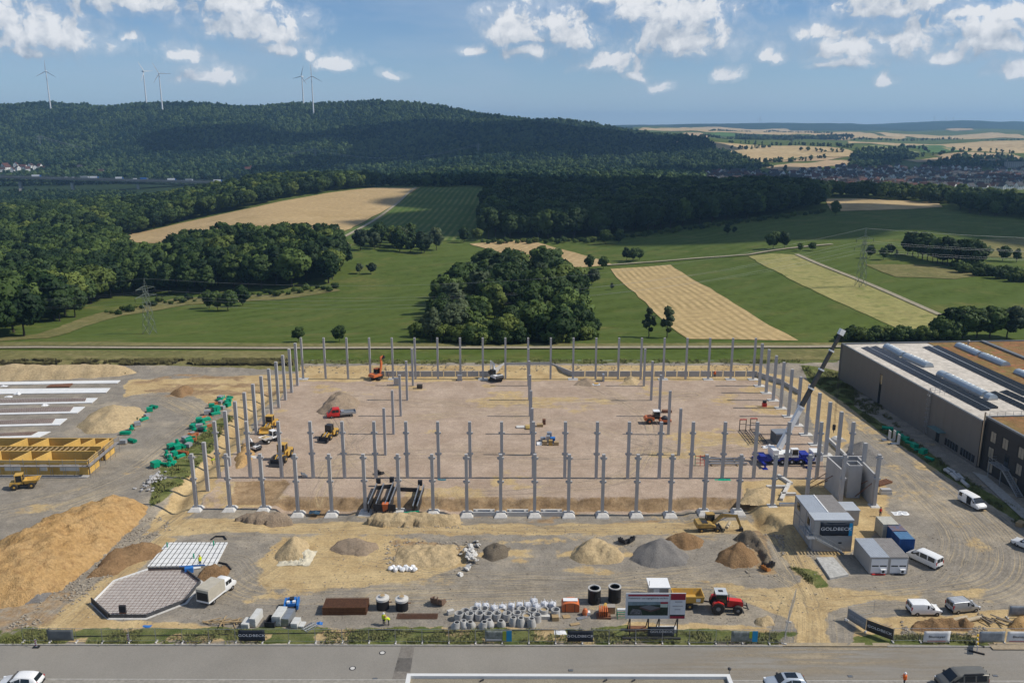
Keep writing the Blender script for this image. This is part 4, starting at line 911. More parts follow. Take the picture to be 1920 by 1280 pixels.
parts_ = [scatter([(1200,268),(1300,276),(1350,290),(1430,318),(1420,328),(1300,322),(1190,318)], 14, 51), scatter([(1600,290),(1690,283),(1720,297),(1650,313),(1590,315)], 14, 52), scatter([(1725,315),(1800,296),(1900,296),(1925,306),(1925,315)], 16, 53), scatter([(1380,255),(1600,257),(1600,261),(1380,262)], 25, 54), scatter([(560,340),(905,340),(905,346),(840,351),(700,350)], 13, 55), scatter([(830,345),(900,345),(1180,352),(1180,362),(915,364),(912,352)], 13, 57), scatter([(1180,322),(1320,330),(1320,350),(1180,352)], 14, 56), scatter([(560,332),(800,322),(1180,316),(1180,328),(820,338),(600,342)], 17, 58), scatter([(820,338),(1180,327),(1320,336),(1180,353),(830,348)], 14, 60)]
X, Y, Z = [np.concatenate([p[i] for p in parts_]) for i in range(3)]
wood('distant_woods', X, Y, Z-1, np.random.RandomState(4).uniform(11, 18, len(X)), LOW, 'dark copses round the village and in the valley', 52, 'wood')

X, Y, Z = scatter([(1310,338),(1500,350),(1700,354),(1960,350),(1960,324),(1700,315),(1560,318),(1450,328),(1390,323)], 34, 63)
wood('garden_trees', X, Y, Z-.5, np.random.RandomState(4).uniform(5, 9, len(X)), LOW, 'small garden trees between the village houses', 63, 'trees')
X, Y, Z = scatter([(-120,412),(200,396),(450,364),(450,356),(200,362),(-120,362)], 9, 59)
wood('valley_scrub', X, Y, Z-.5, np.random.RandomState(4).uniform(5, 9, len(X)), LOW, 'low trees in the valley under the viaduct', 64, 'trees')
# ------------------------------------------------------------------ village
HW = [mat('house_white', (0.80, 0.79, 0.76), 0.9, var=0.08), mat('house_cream', (0.55, 0.49, 0.38), 0.9, var=0.08), mat('house_grey', (0.40, 0.38, 0.36), 0.9, var=0.08)]
HR = [mat('roof_red', (0.12, 0.048, 0.036), 0.85, var=0.25, scale=0.8), mat('roof_brown', (0.075, 0.045, 0.035), 0.85, var=0.25, scale=0.8), mat('roof_grey', (0.055, 0.055, 0.06), 0.8, var=0.2, scale=0.8)]
def house_meshes(w, d, h, rh):
    a = MB().prism([(-w/2,-d/2),(w/2,-d/2),(w/2,d/2),(-w/2,d/2)], -4, h); a.add([(-w/2,-d/2,h),(-w/2,d/2,h),(-w/2,0,h+rh-.2),(w/2,-d/2,h),(w/2,d/2,h),(w/2,0,h+rh-.2)], [(0,1,2),(5,4,3)])
    e = 0.5; r = MB()
    for s in (-1, 1):
        r.add([(-w/2-e,s*(d/2+e),h-e*rh/(d/2)),(w/2+e,s*(d/2+e),h-e*rh/(d/2)),(w/2+e,0,h+rh),(-w/2-e,0,h+rh),(-w/2-e,s*(d/2+e),h-e*rh/(d/2)+.3),(w/2+e,s*(d/2+e),h-e*rh/(d/2)+.3),(w/2+e,0,h+rh+.3),(-w/2-e,0,h+rh+.3)], [(0,1,2,3),(4,5,6,7),(0,1,5,4),(1,2,6,5),(3,0,4,7)])
    r.bx(w*.2, w*.2+.7, .3, 1.0, h+rh*.5, h+rh+.9)
    g = MB()
    for s in (-1, 1):
        for x in (-w*.3, 0, w*.3):
            for z in (1.0, 3.6):
                if z+1.3 < h: g.bx(x-.55, x+.55, s*d/2-.03, s*d/2+.03, z, z+1.3)
        for y in (-d*.22, d*.22): g.bx(s*w/2-.03, s*w/2+.03, y-.5, y+.5, 1.0, 2.3); g.bx(s*w/2-.03, s*w/2+.03, y-.5, y+.5, 3.6, 4.9)
    return a.mesh('wall'), r.mesh('roof'), g.mesh('window')
HM = [house_meshes(*q) for q in ((11, 8.5, 5.6, 4.2), (14, 9, 5.2, 4.6), (9, 8, 5.8, 4.5))]
winm = mat('far_window', (0.05, 0.055, 0.06), 0.3, var=0)
HC = {}
def house(loc, rz, k, wc, rc, label, group, s=1.0):
    r = thing('house', label, 'house', loc, rz, group, s)
    for i, (nm, m) in enumerate((('wall', HW[wc]), ('roof', HR[rc]), ('window', winm))):
        key = (k, i, m.name)
        if key not in HC:
            me = HM[k][i].copy(); me.materials.append(m); HC[key] = me
        link(nm, HC[key], r)
    return r
wcn, rcn = ('white', 'cream', 'grey'), ('red', 'brown', 'dark grey')
rs = np.random.RandomState(12)
X, Y, Z = scatter([(1255,338),(1330,352),(1500,355),(1700,358),(1960,355),(1960,322),(1830,318),(1700,313),(1560,317),(1450,327),(1390,322),(1280,330)], 21, 61)
kp = rs.permutation(len(X)); k_ = kp[:280]; k2_ = kp[280:720]
for k in k_:
    wc, rc = rs.choice(3, p=[.75,.15,.1]), rs.choice(3, p=[.25,.3,.45])
    house((X[k], Y[k], Z[k]), rs.choice([0.2, 1.77, 0.5, -0.3])+rs.normal()*.1, rs.randint(3), wc, rc, '%s walled village house with %s roof in the valley on the right' % (wcn[wc], rcn[rc]), '%s houses with %s roofs in the village' % (wcn[wc], rcn[rc]), rs.uniform(0.85, 1.15))
vh = []
for k in range(6):
    bm = bmesh.new(); bm.from_mesh(HM[k % 3][0]); n0 = len(bm.faces); bm.from_mesh(HM[k % 3][1]); bm.faces.ensure_lookup_table()
    for q in range(n0, len(bm.faces)): bm.faces[q].material_index = 1
    me = bpy.data.meshes.new('village_house'); bm.to_mesh(me); bm.free(); me.materials.append(HW[0 if k < 4 else 1]); me.materials.append(HR[k % 3]); vh.append(me)
wood('village_houses', X[k2_], Y[k2_], Z[k2_], rs.uniform(.8, 1.1, len(k2_)), vh, 'further small houses packed between those of the valley village', 65, 'houses')
for i, (px, py) in enumerate([(5,322),(14,318),(24,323),(34,319),(44,317),(52,321),(58,315),(66,318),(75,316),(82,320),(10,314),(30,313)]):
    house(PT(px, py), 0.4+i*.7, i % 3, 0, 0 if i % 3 else 1, 'white house with tiled roof on the slope above the viaduct', 'houses above the viaduct')
for px, py, k, rc, lb in [(190,326,0,1,'lone brown roofed house beyond the middle of the viaduct'), (465,322,0,0,'left red roofed house at the foot of the wooded hill'), (474,320,2,0,'right red roofed house at the foot of the wooded hill'), (637,334,0,0,'small house with orange roof among the valley trees'), (150,318,2,2,'grey roofed house half hidden above the viaduct')]: house(PT(px, py), 0.3, k, 0, rc, lb, None)
hall_m = MB().bx(-13, 13, -8, 8, -2, 6); r = thing('barn', 'white farm hall with pale gabled roof in the valley', 'barn', PT(698, 333), 0.15); hall_m.build('wall', HW[0], r)
MB().add([(-14,-9,5.6),(14,-9,5.6),(14,0,9.5),(-14,0,9.5),(-14,9,5.6),(14,9,5.6)], [(0,1,2,3),(3,2,5,4)]).build('roof', mat('sheet_roof', (0.42, 0.44, 0.47), 0.6, var=0.1), r)
for i, (px, py, L_, lb) in enumerate([(740,335,34,'long low greenhouse shed left in the valley farm'), (775,337,30,'long low shed right in the valley farm')]):
    r = thing('shed', lb, 'shed', PT(px, py), 0.05); MB().bx(-L_/2, L_/2, -6, 6, -2, 4).build('wall', HW[1], r); MB().bx(-L_/2-.5, L_/2+.5, -6.5, 6.5, 4, 4.7).build('roof', HW[0], r)
for i, (px, py, L_, lb, wc) in enumerate([(1862,309,60,'long orange and green apartment block above the village',1), (1905,314,50,'second long apartment block at the right of the village',2), (1836,350,34,'cream block of flats at the right of the village',1)]):
    r = thing('apartment_block', lb, 'apartment block', PT(px, py), -0.08); MB().bx(-L_/2, L_/2, -6, 6, -3, 13).build('wall', HW[wc], r); MB().bx(-L_/2-.4, L_/2+.4, -6.4, 6.4, 13, 13.8).build('roof', HR[2], r)
    wmx = MB().bx(-.9, .9, -6.04, -5.98, 0, 1.5).mesh('window'); wmx.materials.append(winm)
    for fl in range(4):
        for q in range(int(L_/4.5)): link('window', wmx, r, (-L_/2+2.5+q*4.5, 0, 1+fl*3.1))
    if i == 0:
        pn = mat('orange_render', (0.55, 0.25, 0.1), 0.9, var=0.1)
        for q in (-20, 5): MB().bx(q-3, q+3, -6.3, -6.02, -2, 13).build('panel', pn, r)

# ------------------------------------------------------------------ viaduct
brid = mat('viaduct_steel', (0.07, 0.085, 0.095), 0.7, var=0.15, scale=.1); pier = mat('pier_concrete', (0.42, 0.40, 0.37), 0.9, var=0.15, scale=.1)
BA, BB = PY(-160, 326, 1380), PY(455, 342, 1560)
bd = (BB-BA); bl = bd.length; bux = bd.normalized(); brz = math.atan2(bd.y, bd.x)
vi = thing('viaduct', 'dark steel motorway viaduct on concrete piers crossing the valley', 'bridge', BA, brz)
dz = bd.z/bl
dk = MB(); dk.add([(0,-14,0),(bl,-14,dz*bl),(bl,14,dz*bl),(0,14,0),(0,-14,-3.0),(bl,-14,dz*bl-3.0),(bl,14,dz*bl-3.0),(0,14,-3.0)], [(0,1,2,3),(7,6,5,4),(0,4,5,1),(3,2,6,7),(0,3,7,4),(1,5,6,2)]); dk.build('deck', brid, vi)
tr_ = MB()
for s in (-10, 10):
    tr_.bar((0, s, -7), (bl, s, dz*bl-7), 0.9)
    n = int(bl/8)
    for k in range(n):
        x0, x1 = k*8, k*8+8; a, b = (-1.4, -7) if k % 2 else (-7, -1.4); tr_.bar((x0, s, dz*x0+a), (x1, s, dz*x1+b), 0.7)
tr_.build('truss', brid, vi)
rl = MB()
for s in (-13.8, 13.8): rl.bar((0, s, 1.0), (bl, s, dz*bl+1.0), 0.25, 1.0)
rl.build('parapet', brid, vi)
for px in (-60, 20, 115, 240, 358):
    t = ((px+160)/615.0)*bl
    for s in (-6, 6):
        g = BA+bux*t; zz = float(T(g.x, g.y))-BA.z-6; top = dz*t-7.2
        MB().taper((t, s, zz), (t, s, top), 5.5, 4.6, 4.2, 3.6).build('pier', pier, vi)
tcol = [mat('truck_white', (0.6, 0.62, 0.64), .6, var=.05), mat('truck_blue', (0.03, 0.11, 0.32), .6, var=.05), mat('truck_grey', (0.22, 0.25, 0.27), .6, var=.05)]
for px, c, L_, lb in [(51,0,14,'white and red lorry at the left end of the viaduct'), (140,2,14,'dark lorry following a white one on the viaduct'), (158,0,14,'white lorry behind a dark lorry on the viaduct'), (206,0,13,'white lorry near the middle of the viaduct'), (236,0,6,'small white van on the viaduct'), (254,1,13,'blue lorry in the middle of the viaduct'), (309,0,15,'white coach on the viaduct right of the blue lorry'), (344,2,13,'grey lorry on the right half of the viaduct'), (403,0,15,'white lorry at the right end of the viaduct'), (445,2,12,'pale lorry just leaving the viaduct behind the trees'), (105,0,4,'left small white car on the viaduct'), (118,0,4,'right small white car on the viaduct')]:
    t = ((px+160)/615.0)*bl; p = BA+bux*t+Vector((0, 0, 0.02))
    hh = 3.9 if L_ > 8 else (2.2 if L_ == 6 else 1.4)
    r = thing('lorry' if L_ > 5 else 'car', lb, 'lorry' if L_ > 6 else ('van' if L_ == 6 else 'car'), p, brz)
    MB().bx(-L_/2, L_/2-(2.4 if L_ > 8 else 0.0), -1.25, 1.25, .9 if L_ > 8 else .35, hh).build('body', tcol[c], r)
    if L_ > 8: MB().side([(L_/2-2.2,.5),(L_/2,.5),(L_/2,1.8),(L_/2-.25,3.1),(L_/2-2.2,3.2)], -1.2, 1.2).build('cab', tcol[(c+1) % 3], r)
    else: MB().bx(-L_*.3, L_*.3, -.9, .9, hh, hh+.5).build('roof', glass, r)
    w_ = MB()
    for x in (-L_*.35, L_*.32):
        for s in (-1.0, 1.0): w_.cyl((x, s-.15, .5), (x, s+.15, .5), .5, n=10)
    w_.build('wheel', rubber, r)

# ------------------------------------------------------------------ wind turbines
turb = mat('turbine_white', (0.62, 0.64, 0.66), 0.5, var=0)
def turbine(px, pyhub, pybase, D, rot, yawd, label):
    hub = PY(px, pyhub, D); base = float(T(hub.x, D)); h = hub.z-base
    r = thing('wind_turbine', label, 'wind turbine', (hub.x, D, base), R(yawd))
    MB().cyl((0, 0, -5), (0, 0, h-1), 2.6, 1.3, n=12).build('tower', turb, r, True)
    MB().box((0, 1.5, h), (3.6, 9, 3.6)).build('nacelle', turb, r)
    hb = MB().lathe([(0.2, -5.6), (1.6, -4.6), (1.9, -3)], 10, (0, 0, h), 'Y').build('hub', turb, r, True)
    for k in range(3):
        a = R(rot+120*k); d = Vector((math.sin(a), 0, math.cos(a))); e = Vector((math.cos(a), 0, -math.sin(a))); b = MB()
        prof = [(1.5, 1.0), (6, 1.7), (14, 1.4), (34, 0.5)]; vs = []
        for l, w in prof:
            for u, v in ((-w, -.35), (w*.7, -.2), (w*.7, .2), (-w, .35)): vs.append(Vector((0, -4.3, h))+d*l+e*u+Vector((0, v, 0)))
        b.add(vs, [(4*i+q, 4*i+(q+1) % 4, 4*i+4+(q+1) % 4, 4*i+4+q) for i in range(3) for q in range(4)]+[(15,14,13,12)]); b.build('blade', turb, r)
for a in [(86,134,190,2850,2,10,'leftmost white wind turbine on the wooded ridge'), (268.5,134,182,2900,-35,60,'left of the close pair of wind turbines on the ridge'), (298,138,203,2700,-28,20,'tallest wind turbine, right of a close pair on the ridge'), (566,143.5,189,2900,20,-25,'left of the right hand pair of wind turbines, blades level'), (584,143,200,2750,-2,15,'right of the right hand pair of wind turbines, blade upright')]: turbine(*a)
for i, (px, ph, pb, D) in enumerate([(1425,223,238,8500), (1752,220,228,9000), (1774,222,229,9000), (1788,221,229,9000)]):
    turbine(px, ph, pb, D, 10+i*33, i*25, ['tiny distant wind turbine above the golden fields', 'first of three distant wind turbines on the far right ridge', 'second of three distant wind turbines on the far right ridge', 'third of three distant wind turbines on the far right ridge'][i])

# ------------------------------------------------------------------ pylons and lines
pyl = mat('pylon_steel', (0.21, 0.24, 0.20), 0.6, 0.4, var=0.1); wire = mat('power_line', (0.30, 0.31, 0.32), 0.5, 0.5, var=0)
def pylon(loc, h, rz, label, th=0.08, arm=4.2, bw=1.7):
    r = thing('pylon', label, 'pylon', loc, rz); b = MB(); lv = [0, .2, .38, .54, .68, .80]
    wid = lambda t: bw*(1-t)+.55*t
    for sx in (-1, 1):
        for sy in (-1, 1):
            b.bar((sx*bw, sy*bw, -.5), (sx*.55, sy*.55, h*.82), th*1.4); b.bar((sx*.55, sy*.55, h*.82), (0, 0, h), th)
    for t0, t1 in zip(lv[:-1], lv[1:]):
        w0, w1 = wid(t0/.82), wid(t1/.82)
        for s in (-1, 1):
            b.bar((-w0, s*w0, h*t0), (w1, s*w1, h*t1), th); b.bar((w0, s*w0, h*t0), (-w1, s*w1, h*t1), th)
            b.bar((s*w0, -w0, h*t0), (s*w1, w1, h*t1), th); b.bar((s*w0, w0, h*t0), (s*w1, -w1, h*t1), th)
    b.build('mast', pyl, r); ends = [Vector((0, 0, h))]
    for z, l in ((h*.82, arm), (h*.68, arm*1.15)):
        for s in (-1, 1):
            c = MB()
            for y in (-.4, .4): c.bar((0, y, z), (s*l, 0, z), th); c.bar((0, y, z+h*.05), (s*l, 0, z), th)
            for q in (.25, .5, .75): c.bar((s*l*q, 0, z), (s*l*q, 0, z+h*.05*(1-q)), th*.8)
            c.build('cross_arm', pyl, r); i_ = MB().cyl((s*l, 0, z), (s*l, 0, z-1.3), .09, n=6); i_.build('insulator', dsteel, r); ends.append(Vector((s*l, 0, z-1.3)))
    M_ = Matrix.Translation(loc) @ Matrix.Rotation(rz, 4, 'Z')
    return [M_ @ e for e in ends]
pL = PT(281, 626); hL = PY(272, 522, pL.y).z-pL.z
eL = pylon(pL, hL, 1.15, 'lattice power pylon on the meadow at the edge of the left wood')
pR = PT(1613, 538); hR = PY(1620, 428, pR.y).z-pR.z
eR = pylon(pR, hR, 0.25, 'lattice power pylon on the dry strip of the right slope')
def cable(a, b, sag, label, r=0.02, group='power lines'):
    pts = [a.lerp(b, t/14)-Vector((0, 0, sag*4*(t/14)*(1-t/14))) for t in range(15)]
    tag(MB().tube(pts, r, 4).build('power_line', wire), label, 'power line', group)
farL = [PY(-420, 560+q*9, 330) for q in range(5)]
for q, e in enumerate(eL): cable(e, farL[q]+Vector((0, q, 6)), 4, 'power line running left from the meadow pylon', group='lines left of the meadow pylon')
for q in range(5): cable(eL[q], eR[q], 11, 'power line spanning the meadow between the two pylons', group='lines between the pylons')
eF = [e+Vector((330, 10, 8)) for e in eR]
for q in range(5): cable(eR[q], eF[q], 9, 'power line running right from the right slope pylon', group='lines right of the right pylon')
for px, py, h, D, lb in [(76,280,38,2000,'distant pylon on the wooded hill at the left'), (592,305,34,1900,'distant pylon at the foot of the wooded hill'), (1484,272,34,3200,'distant pylon among the golden fields'), (897,293,32,2000,'distant pylon at the right foot of the wooded hill')]:
    p = PT(px, py); pylon(p, h, 0.7, lb, th=0.55, arm=7, bw=3.2)
a = PT(76,280)+Vector((0,0,36)); b_ = PT(592,305)+Vector((0,0,32))
for s in (-6, 0, 6): cable(a+Vector((s,0,-abs(s)*.4)), b_+Vector((s,0,-abs(s)*.4)), 45, 'pale power line sagging across the face of the wooded hill', 0.22, 'lines across the wooded hill')
c_ = PT(897,293)+Vector((0,0,30))
for s in (-6, 6): cable(b_+Vector((s,0,-3)), c_+Vector((s,0,-3)), 25, 'pale power line along the foot of the wooded hill', 0.2, 'lines at the foot of the wooded hill')
# ------------------------------------------------------------------ precast columns
def column_mesh(h, w=0.5, joint=False):
    b = MB().bx(-w/2, w/2, -w/2, w/2, 0, h); return b
_cm = {}
def cmesh(key, fn, m):
    if key not in _cm:
        me = fn().mesh(key[0]); me.materials.append(m); _cm[key] = me
    return _cm[key]
conc_low = mat('concrete_light', (0.50, 0.49, 0.475), 0.85, var=0.08, scale=0.9)
def column(i, j, label, group, h, z=0.0, corbels=(), footing=None, split=False, w=0.5):
    r = thing('column', label, 'column', (COLX(i), ROWY(j), z), 0, group)
    if split:
        link('shaft', cmesh(('shaft', h, 'l'), lambda: MB().bx(-w/2-.01, w/2+.01, -w/2-.01, w/2+.01, -.1, h*.5), conc_low), r)
        link('shaft', cmesh(('shaft', h, 'u'), lambda: MB().bx(-w/2, w/2, -w/2, w/2, h*.5, h), concrete), r)
    else: link('shaft', cmesh(('shaft', h, w), lambda: MB().bx(-w/2, w/2, -w/2, w/2, -.1, h), concrete), r)
    cm = cmesh(('corbel', w), lambda: MB().side([(w/2-.02,-.25),(w/2+.32,-.05),(w/2+.32,.2),(w/2-.02,.2)], -.2, .2), concrete)
    for cz in corbels:
        for s in (0, math.pi): link('corbel', cm, r, (0, 0, cz), s)
    if footing == 'block':
        link('footing', cmesh(('footing', 1), lambda: MB().loft([[(-1.15,-1.5,-.85),(1.15,-1.5,-.85),(1.15,1.0,-.85),(-1.15,1.0,-.85)], [(-1.15,-1.3,-.35),(1.15,-1.3,-.35),(1.15,1.0,-.35),(-1.15,1.0,-.35)], [(-.75,-.75,.1),(.75,-.75,.1),(.75,.75,.1),(-.75,.75,.1)]]), concrete_pale), r)
    elif footing == 'slab':
        link('footing', cmesh(('footing', 2), lambda: MB().bx(-1.3, 1.3, -1.0, 1.0, -.6, .12), concrete_pale), r)
    return r
for i in range(21):
    lb = '%s concrete column from the left in the back row' % ORD[i]
    if i == 0: lb = 'plain concrete corner column at the back left of the grid'
    if i == 20: lb = 'plain concrete corner column at the back right of the grid'
    column(i, 0, lb, 'columns of the back row', 11.4, footing='slab' if i % 4 == 0 or i > 17 else None, w=0.5)
for j in range(1, 11):
    column(0, j, '%s concrete column from the back along the left side' % ORD[j], 'columns along the left side', 11.4, w=0.62)
    column(20, j, '%s concrete column from the back along the right side, pale below' % ORD[j], 'columns along the right side', 11.4, split=True, w=0.6, footing='slab')
for i in range(21):
    column(i, 11, '%s from the left in the tall middle row with two pairs of corbels' % ORD[i].capitalize(), 'columns of the middle row with corbels', 11.4, corbels=(4.9, 9.1), w=0.56)
for i, nm in ((5, 'left'), (10, 'centre'), (15, 'right')):
    for j in (1, 3, 5, 7, 9):
        column(i, j, '%s from the back in the %s inner line of shorter columns' % (ORD[(j-1)//2].capitalize(), nm), 'inner columns', 10.0, w=0.52)
for i in (0, 20): column(i, 12, 'plain concrete column between middle and front row at the %s side' % ('left' if i == 0 else 'right'), 'columns beside the front strip', 9.5, w=0.6)
FZ = {0:-.45, 1:-.45, 2:-.5, 3:-1.42, 4:-1.42, 5:-1.1, 6:-.95, 7:-1.1, 15:-.9, 16:-.9, 17:-.05, 18:0, 19:0, 20:.05}
for i in range(21):
    z = FZ.get(i, -1.42); top = 9.65-z
    column(i, 13, '%s from the left in the front row, standing on a pale footing' % ORD[i].capitalize(), 'columns of the front row', top, z, corbels=(top*.53, top*.93), footing='block', w=0.55)
# strip foundations and ground beams between the front footings
for a, b, nm in ((8, 9, 'left'), (9, 10, 'middle'), (10, 11, 'right')):
    r = thing('ground_beam', 'pale concrete ground beam in the trench, %s of three in the front row' % nm, 'ground beam', ((COLX(a)+COLX(b))/2, ROWY(13)-.2, -1.95), 0, 'ground beams in the trench')
    MB().bx(-1.9, 1.9, -.2, .2, 0, .8).build('beam', concrete_pale, r); MB().bx(-1.9, 1.9, 1.0, 1.35, 0, .7).build('beam', concrete_pale, r)
    for x in (-1.3, 1.3): MB().bx(x-.2, x+.2, .2, 1.0, .0, .65).build('cross_beam', concrete_pale, r)
r = thing('strip_foundation', 'pale concrete strip foundation frame beside the two storey cabin', 'foundation', (COLX(17), ROWY(13), 0))
for a, b in (((1.3,0),(7.2,0)), ((2.2,2.0),(5.8,9.0)), ((1.2,7.6),(4.8,7.6)), ((2.9,4.4),(5.6,4.4)), ((5.0,13.0),(6.3,9.0))): MB().bar((a[0], a[1], .2), (b[0], b[1], .2), .6, .6).build('beam', concrete_pale, r)

# ------------------------------------------------------------------ stair core of precast walls
r = thing('stair_core', 'unfinished stair core of tall grey precast walls right of the front row', 'concrete core', (0, 0, 0))
a0, a1 = P(1547,912), P(1572,937); b0, b1 = P(1603,912), P(1634,947)
for q0, q1 in ((a0, a1), (b0, b1), (a0+Vector((0,.3,0)), b0+Vector((1.2,.3,0)))):
    MB().bar((q0.x, q0.y, 2.95), (q1.x, q1.y, 2.95), .3, 6.0).build('wall_panel', concrete, r)
s0 = P(1594, 928); sh_ = MB()
for dx, dy, lx, ly in ((-1.1,0,.22,2.4), (1.1,0,.22,2.4), (0,-1.1,2.0,.22), (0,1.1,2.0,.22)): sh_.box((s0.x+dx, s0.y+dy, 3.1), (lx, ly, 6.3))
sh_.build('lift_shaft', concrete, r)
for k, (u, v) in enumerate([((1572,930),(1553,905)), ((1560,915),(1535,905)), ((1566,925),(1528,918)), ((1608,930),(1600,900)), ((1622,940),(1610,915)), ((1630,945),(1618,930))]):
    A, B = P(*u), P(*v); MB().cyl((A.x, A.y, 4.0), (B.x-2.0 if k < 3 else B.x-1.8, B.y-.6, .1), .07, n=6).build('prop', rust, r)

# ------------------------------------------------------------------ earth and gravel piles
EM = {
 'soil': groundmat('orange_subsoil', [(0.44, 0.265, 0.105), (0.52, 0.345, 0.165), (0.32, 0.19, 0.085)], (0.25, 1.6), bump=0.9),
 'brown': groundmat('brown_earth', [(0.25, 0.15, 0.075), (0.33, 0.21, 0.11)], (0.5, 2.5), bump=0.9),
 'sand': groundmat('pale_sand', [(0.50, 0.385, 0.225), (0.42, 0.315, 0.18)], (0.3, 2.0), bump=0.6),
 'grey': groundmat('grey_gravel', [(0.215, 0.20, 0.185), (0.255, 0.24, 0.22)], (0.4, 5.0), bump=0.7),
 'dun': groundmat('dun_earth', [(0.31, 0.235, 0.165), (0.36, 0.28, 0.20)], (0.4, 3.0), bump=0.8),
 'dark': groundmat('dark_rubble', [(0.17, 0.14, 0.105), (0.23, 0.19, 0.14)], (0.6, 4.0), bump=0.9)}
def pile(name, label, cat, poly, h, m, rough=0.35, step=0.4, p=1.0, nsc=2.2, seed=0, base=-0.25, gully=0.0):
    w = W2(poly); xs = [q[0] for q in w]; ys = [q[1] for q in w]
    X, Y = np.meshgrid(np.arange(min(xs)-1, max(xs)+1, step), np.arange(min(ys)-1, max(ys)+1, step))
    d = sdf(w, X+fbm(X/3+seed, Y/3, 3)*1.6, Y+fbm(X/3+seed+50, Y/3, 3)*1.6); dm = max(d.max(), .5)
    t = np.clip(d/dm, 0, 1)
    Z = h*(1-(1-t)**(1.0/p if p < 1 else p)) if p != 1 else h*t
    Z = Z+h*rough*fbm(X/nsc+seed, Y/nsc+seed, 5)*2*np.clip(t*2.5, 0, 1)+rough*fbm(X*1.4, Y*1.4+seed, 4)*1.7*np.clip(t*4, 0, 1)
    if gully: Z -= gully*np.abs(fbm((X*.8-Y*.6)/1.2+seed, (X*.6+Y*.8)/6, 3))*2*h*np.clip(t*3, 0, 1)
    Z = np.where(d > 0, np.maximum(Z, base), base)
    me, _ = grid_mesh(name, X, Y, Z, d > -step)
    me.materials.append(EM[m]); o = link(name, me)
    return tag(o, label, cat)
pile('soil_mound', 'huge ridge of orange brown subsoil at the left edge of the site', 'soil mound', [(90,985),(180,948),(250,935),(280,948),(258,985),(215,1022),(170,1062),(118,1108),(60,1128),(-70,1152),(-110,1090),(-30,1040)], 4.6, 'soil', .42, .45, 2.0, 4.5, 1, gully=.18)
pile('soil_mound', 'low brown earth mound between the big ridge and the white slab', 'soil mound', [(160,1085),(200,1045),(250,1025),(300,1020),(310,1035),(280,1050),(240,1062),(215,1078)], 1.6, 'brown', .4, .35, 1.4, 2.0, 2)
pile('gravel_pile', 'flat grey gravel heap at the foot of the orange ridge', 'gravel pile', [(28,1120),(60,1085),(105,1075),(108,1105),(85,1128),(45,1138)], 1.2, 'grey', .25, .35, 1.3, 2.0, 3)
pile('earth_bank', 'long pale earth bank with weeds behind the left strip foundations', 'earth bank', [(-60,716),(90,712),(220,706),(252,700),(250,693),(100,694),(-60,697)], 3.0, 'sand', .25, .6, 1.6, 4.0, 4)
pile('sand_pile', 'broad pale sand mound beside the left access road', 'sand pile', [(142,802),(165,778),(205,765),(262,765),(278,778),(252,798),(215,812),(165,815)], 2.6, 'sand', .25, .45, 1.5, 3.0, 5)
pile('soil_mound', 'small brown heap behind the green pallets', 'soil mound', [(315,740),(338,728),(362,728),(360,738),(340,746)], 1.5, 'brown', .4, .35, 1.2, 1.6, 6)
pile('earth_pile', 'grey brown heap of fill behind the red flatbed truck', 'earth pile', [(592,772),(618,748),(650,742),(672,752),(668,772),(640,778),(612,780)], 3.1, 'dun', .25, .35, 1.15, 2.5, 7)
pile('sand_pile', 'sand pile partly covered with pale sheeting', 'sand pile', [(515,1048),(525,1022),(548,1012),(580,1016),(588,1040),(570,1054),(535,1058)], 2.3, 'sand', .25, .3, 1.2, 1.8, 8)
pile('sand_pile', 'low brownish sand heap with steep right face', 'sand pile', [(612,1032),(635,1015),(675,1010),(708,1018),(712,1030),(690,1042),(640,1040)], 1.5, 'dun', .25, .3, 1.3, 2.2, 9)
pile('sand_pile', 'dug over sandy earth left of the rubble heap', 'sand pile', [(735,1058),(745,1025),(790,1020),(862,1022),(866,1050),(850,1062),(790,1066)], 0.9, 'sand', .5, .3, 1.6, 1.6, 10)
pile('gravel_pile', 'small dark grey chipping heap with a scooped hollow', 'gravel pile', [(902,1045),(910,1025),(935,1018),(955,1028),(952,1044),(930,1052)], 1.2, 'dark', .5, .3, 1.3, 1.8, 11)
pile('sand_pile', 'rounded pale sand pile between rubble and grey gravel', 'sand pile', [(1066,1048),(1080,1022),(1110,1012),(1145,1018),(1172,1042),(1165,1054),(1120,1058),(1085,1056)], 2.4, 'sand', .2, .3, 1.25, 2.2, 12, gully=.35)
pile('gravel_pile', 'large grey gravel cone in front of the wheeled excavator', 'gravel pile', [(1178,1050),(1192,1025),(1225,1014),(1262,1018),(1288,1042),(1280,1058),(1235,1066),(1195,1060)], 2.8, 'grey', .08, .3, 1.1, 2.4, 13)
pile('soil_mound', 'dark brown earth heap just left of the wheeled excavator', 'soil mound', [(1235,1015),(1255,1003),(1290,1000),(1318,1012),(1312,1026),(1280,1030)], 1.5, 'brown', .3, .3, 1.3, 1.6, 14)
pile('soil_mound', 'round brown earth heap below the wheeled excavator bucket', 'soil mound', [(1342,1052),(1352,1032),(1385,1022),(1415,1034),(1424,1052),(1405,1064),(1370,1066)], 2.3, 'brown', .25, .3, 1.2, 1.6, 15)
pile('rubble_bank', 'dark stony bank between brown heap and sandy drive', 'earth bank', [(1372,1012),(1400,995),(1422,1005),(1440,1045),(1445,1068),(1428,1062),(1420,1035),(1392,1020)], 1.5, 'dark', .5, .3, 1.4, 1.4, 16)
pile('gravel_pile', 'grey gravel heap behind the stair core', 'gravel pile', [(1578,862),(1590,838),(1625,832),(1652,848),(1662,868),(1625,876)], 2.6, 'grey', .12, .4, 1.2, 2.4, 17)
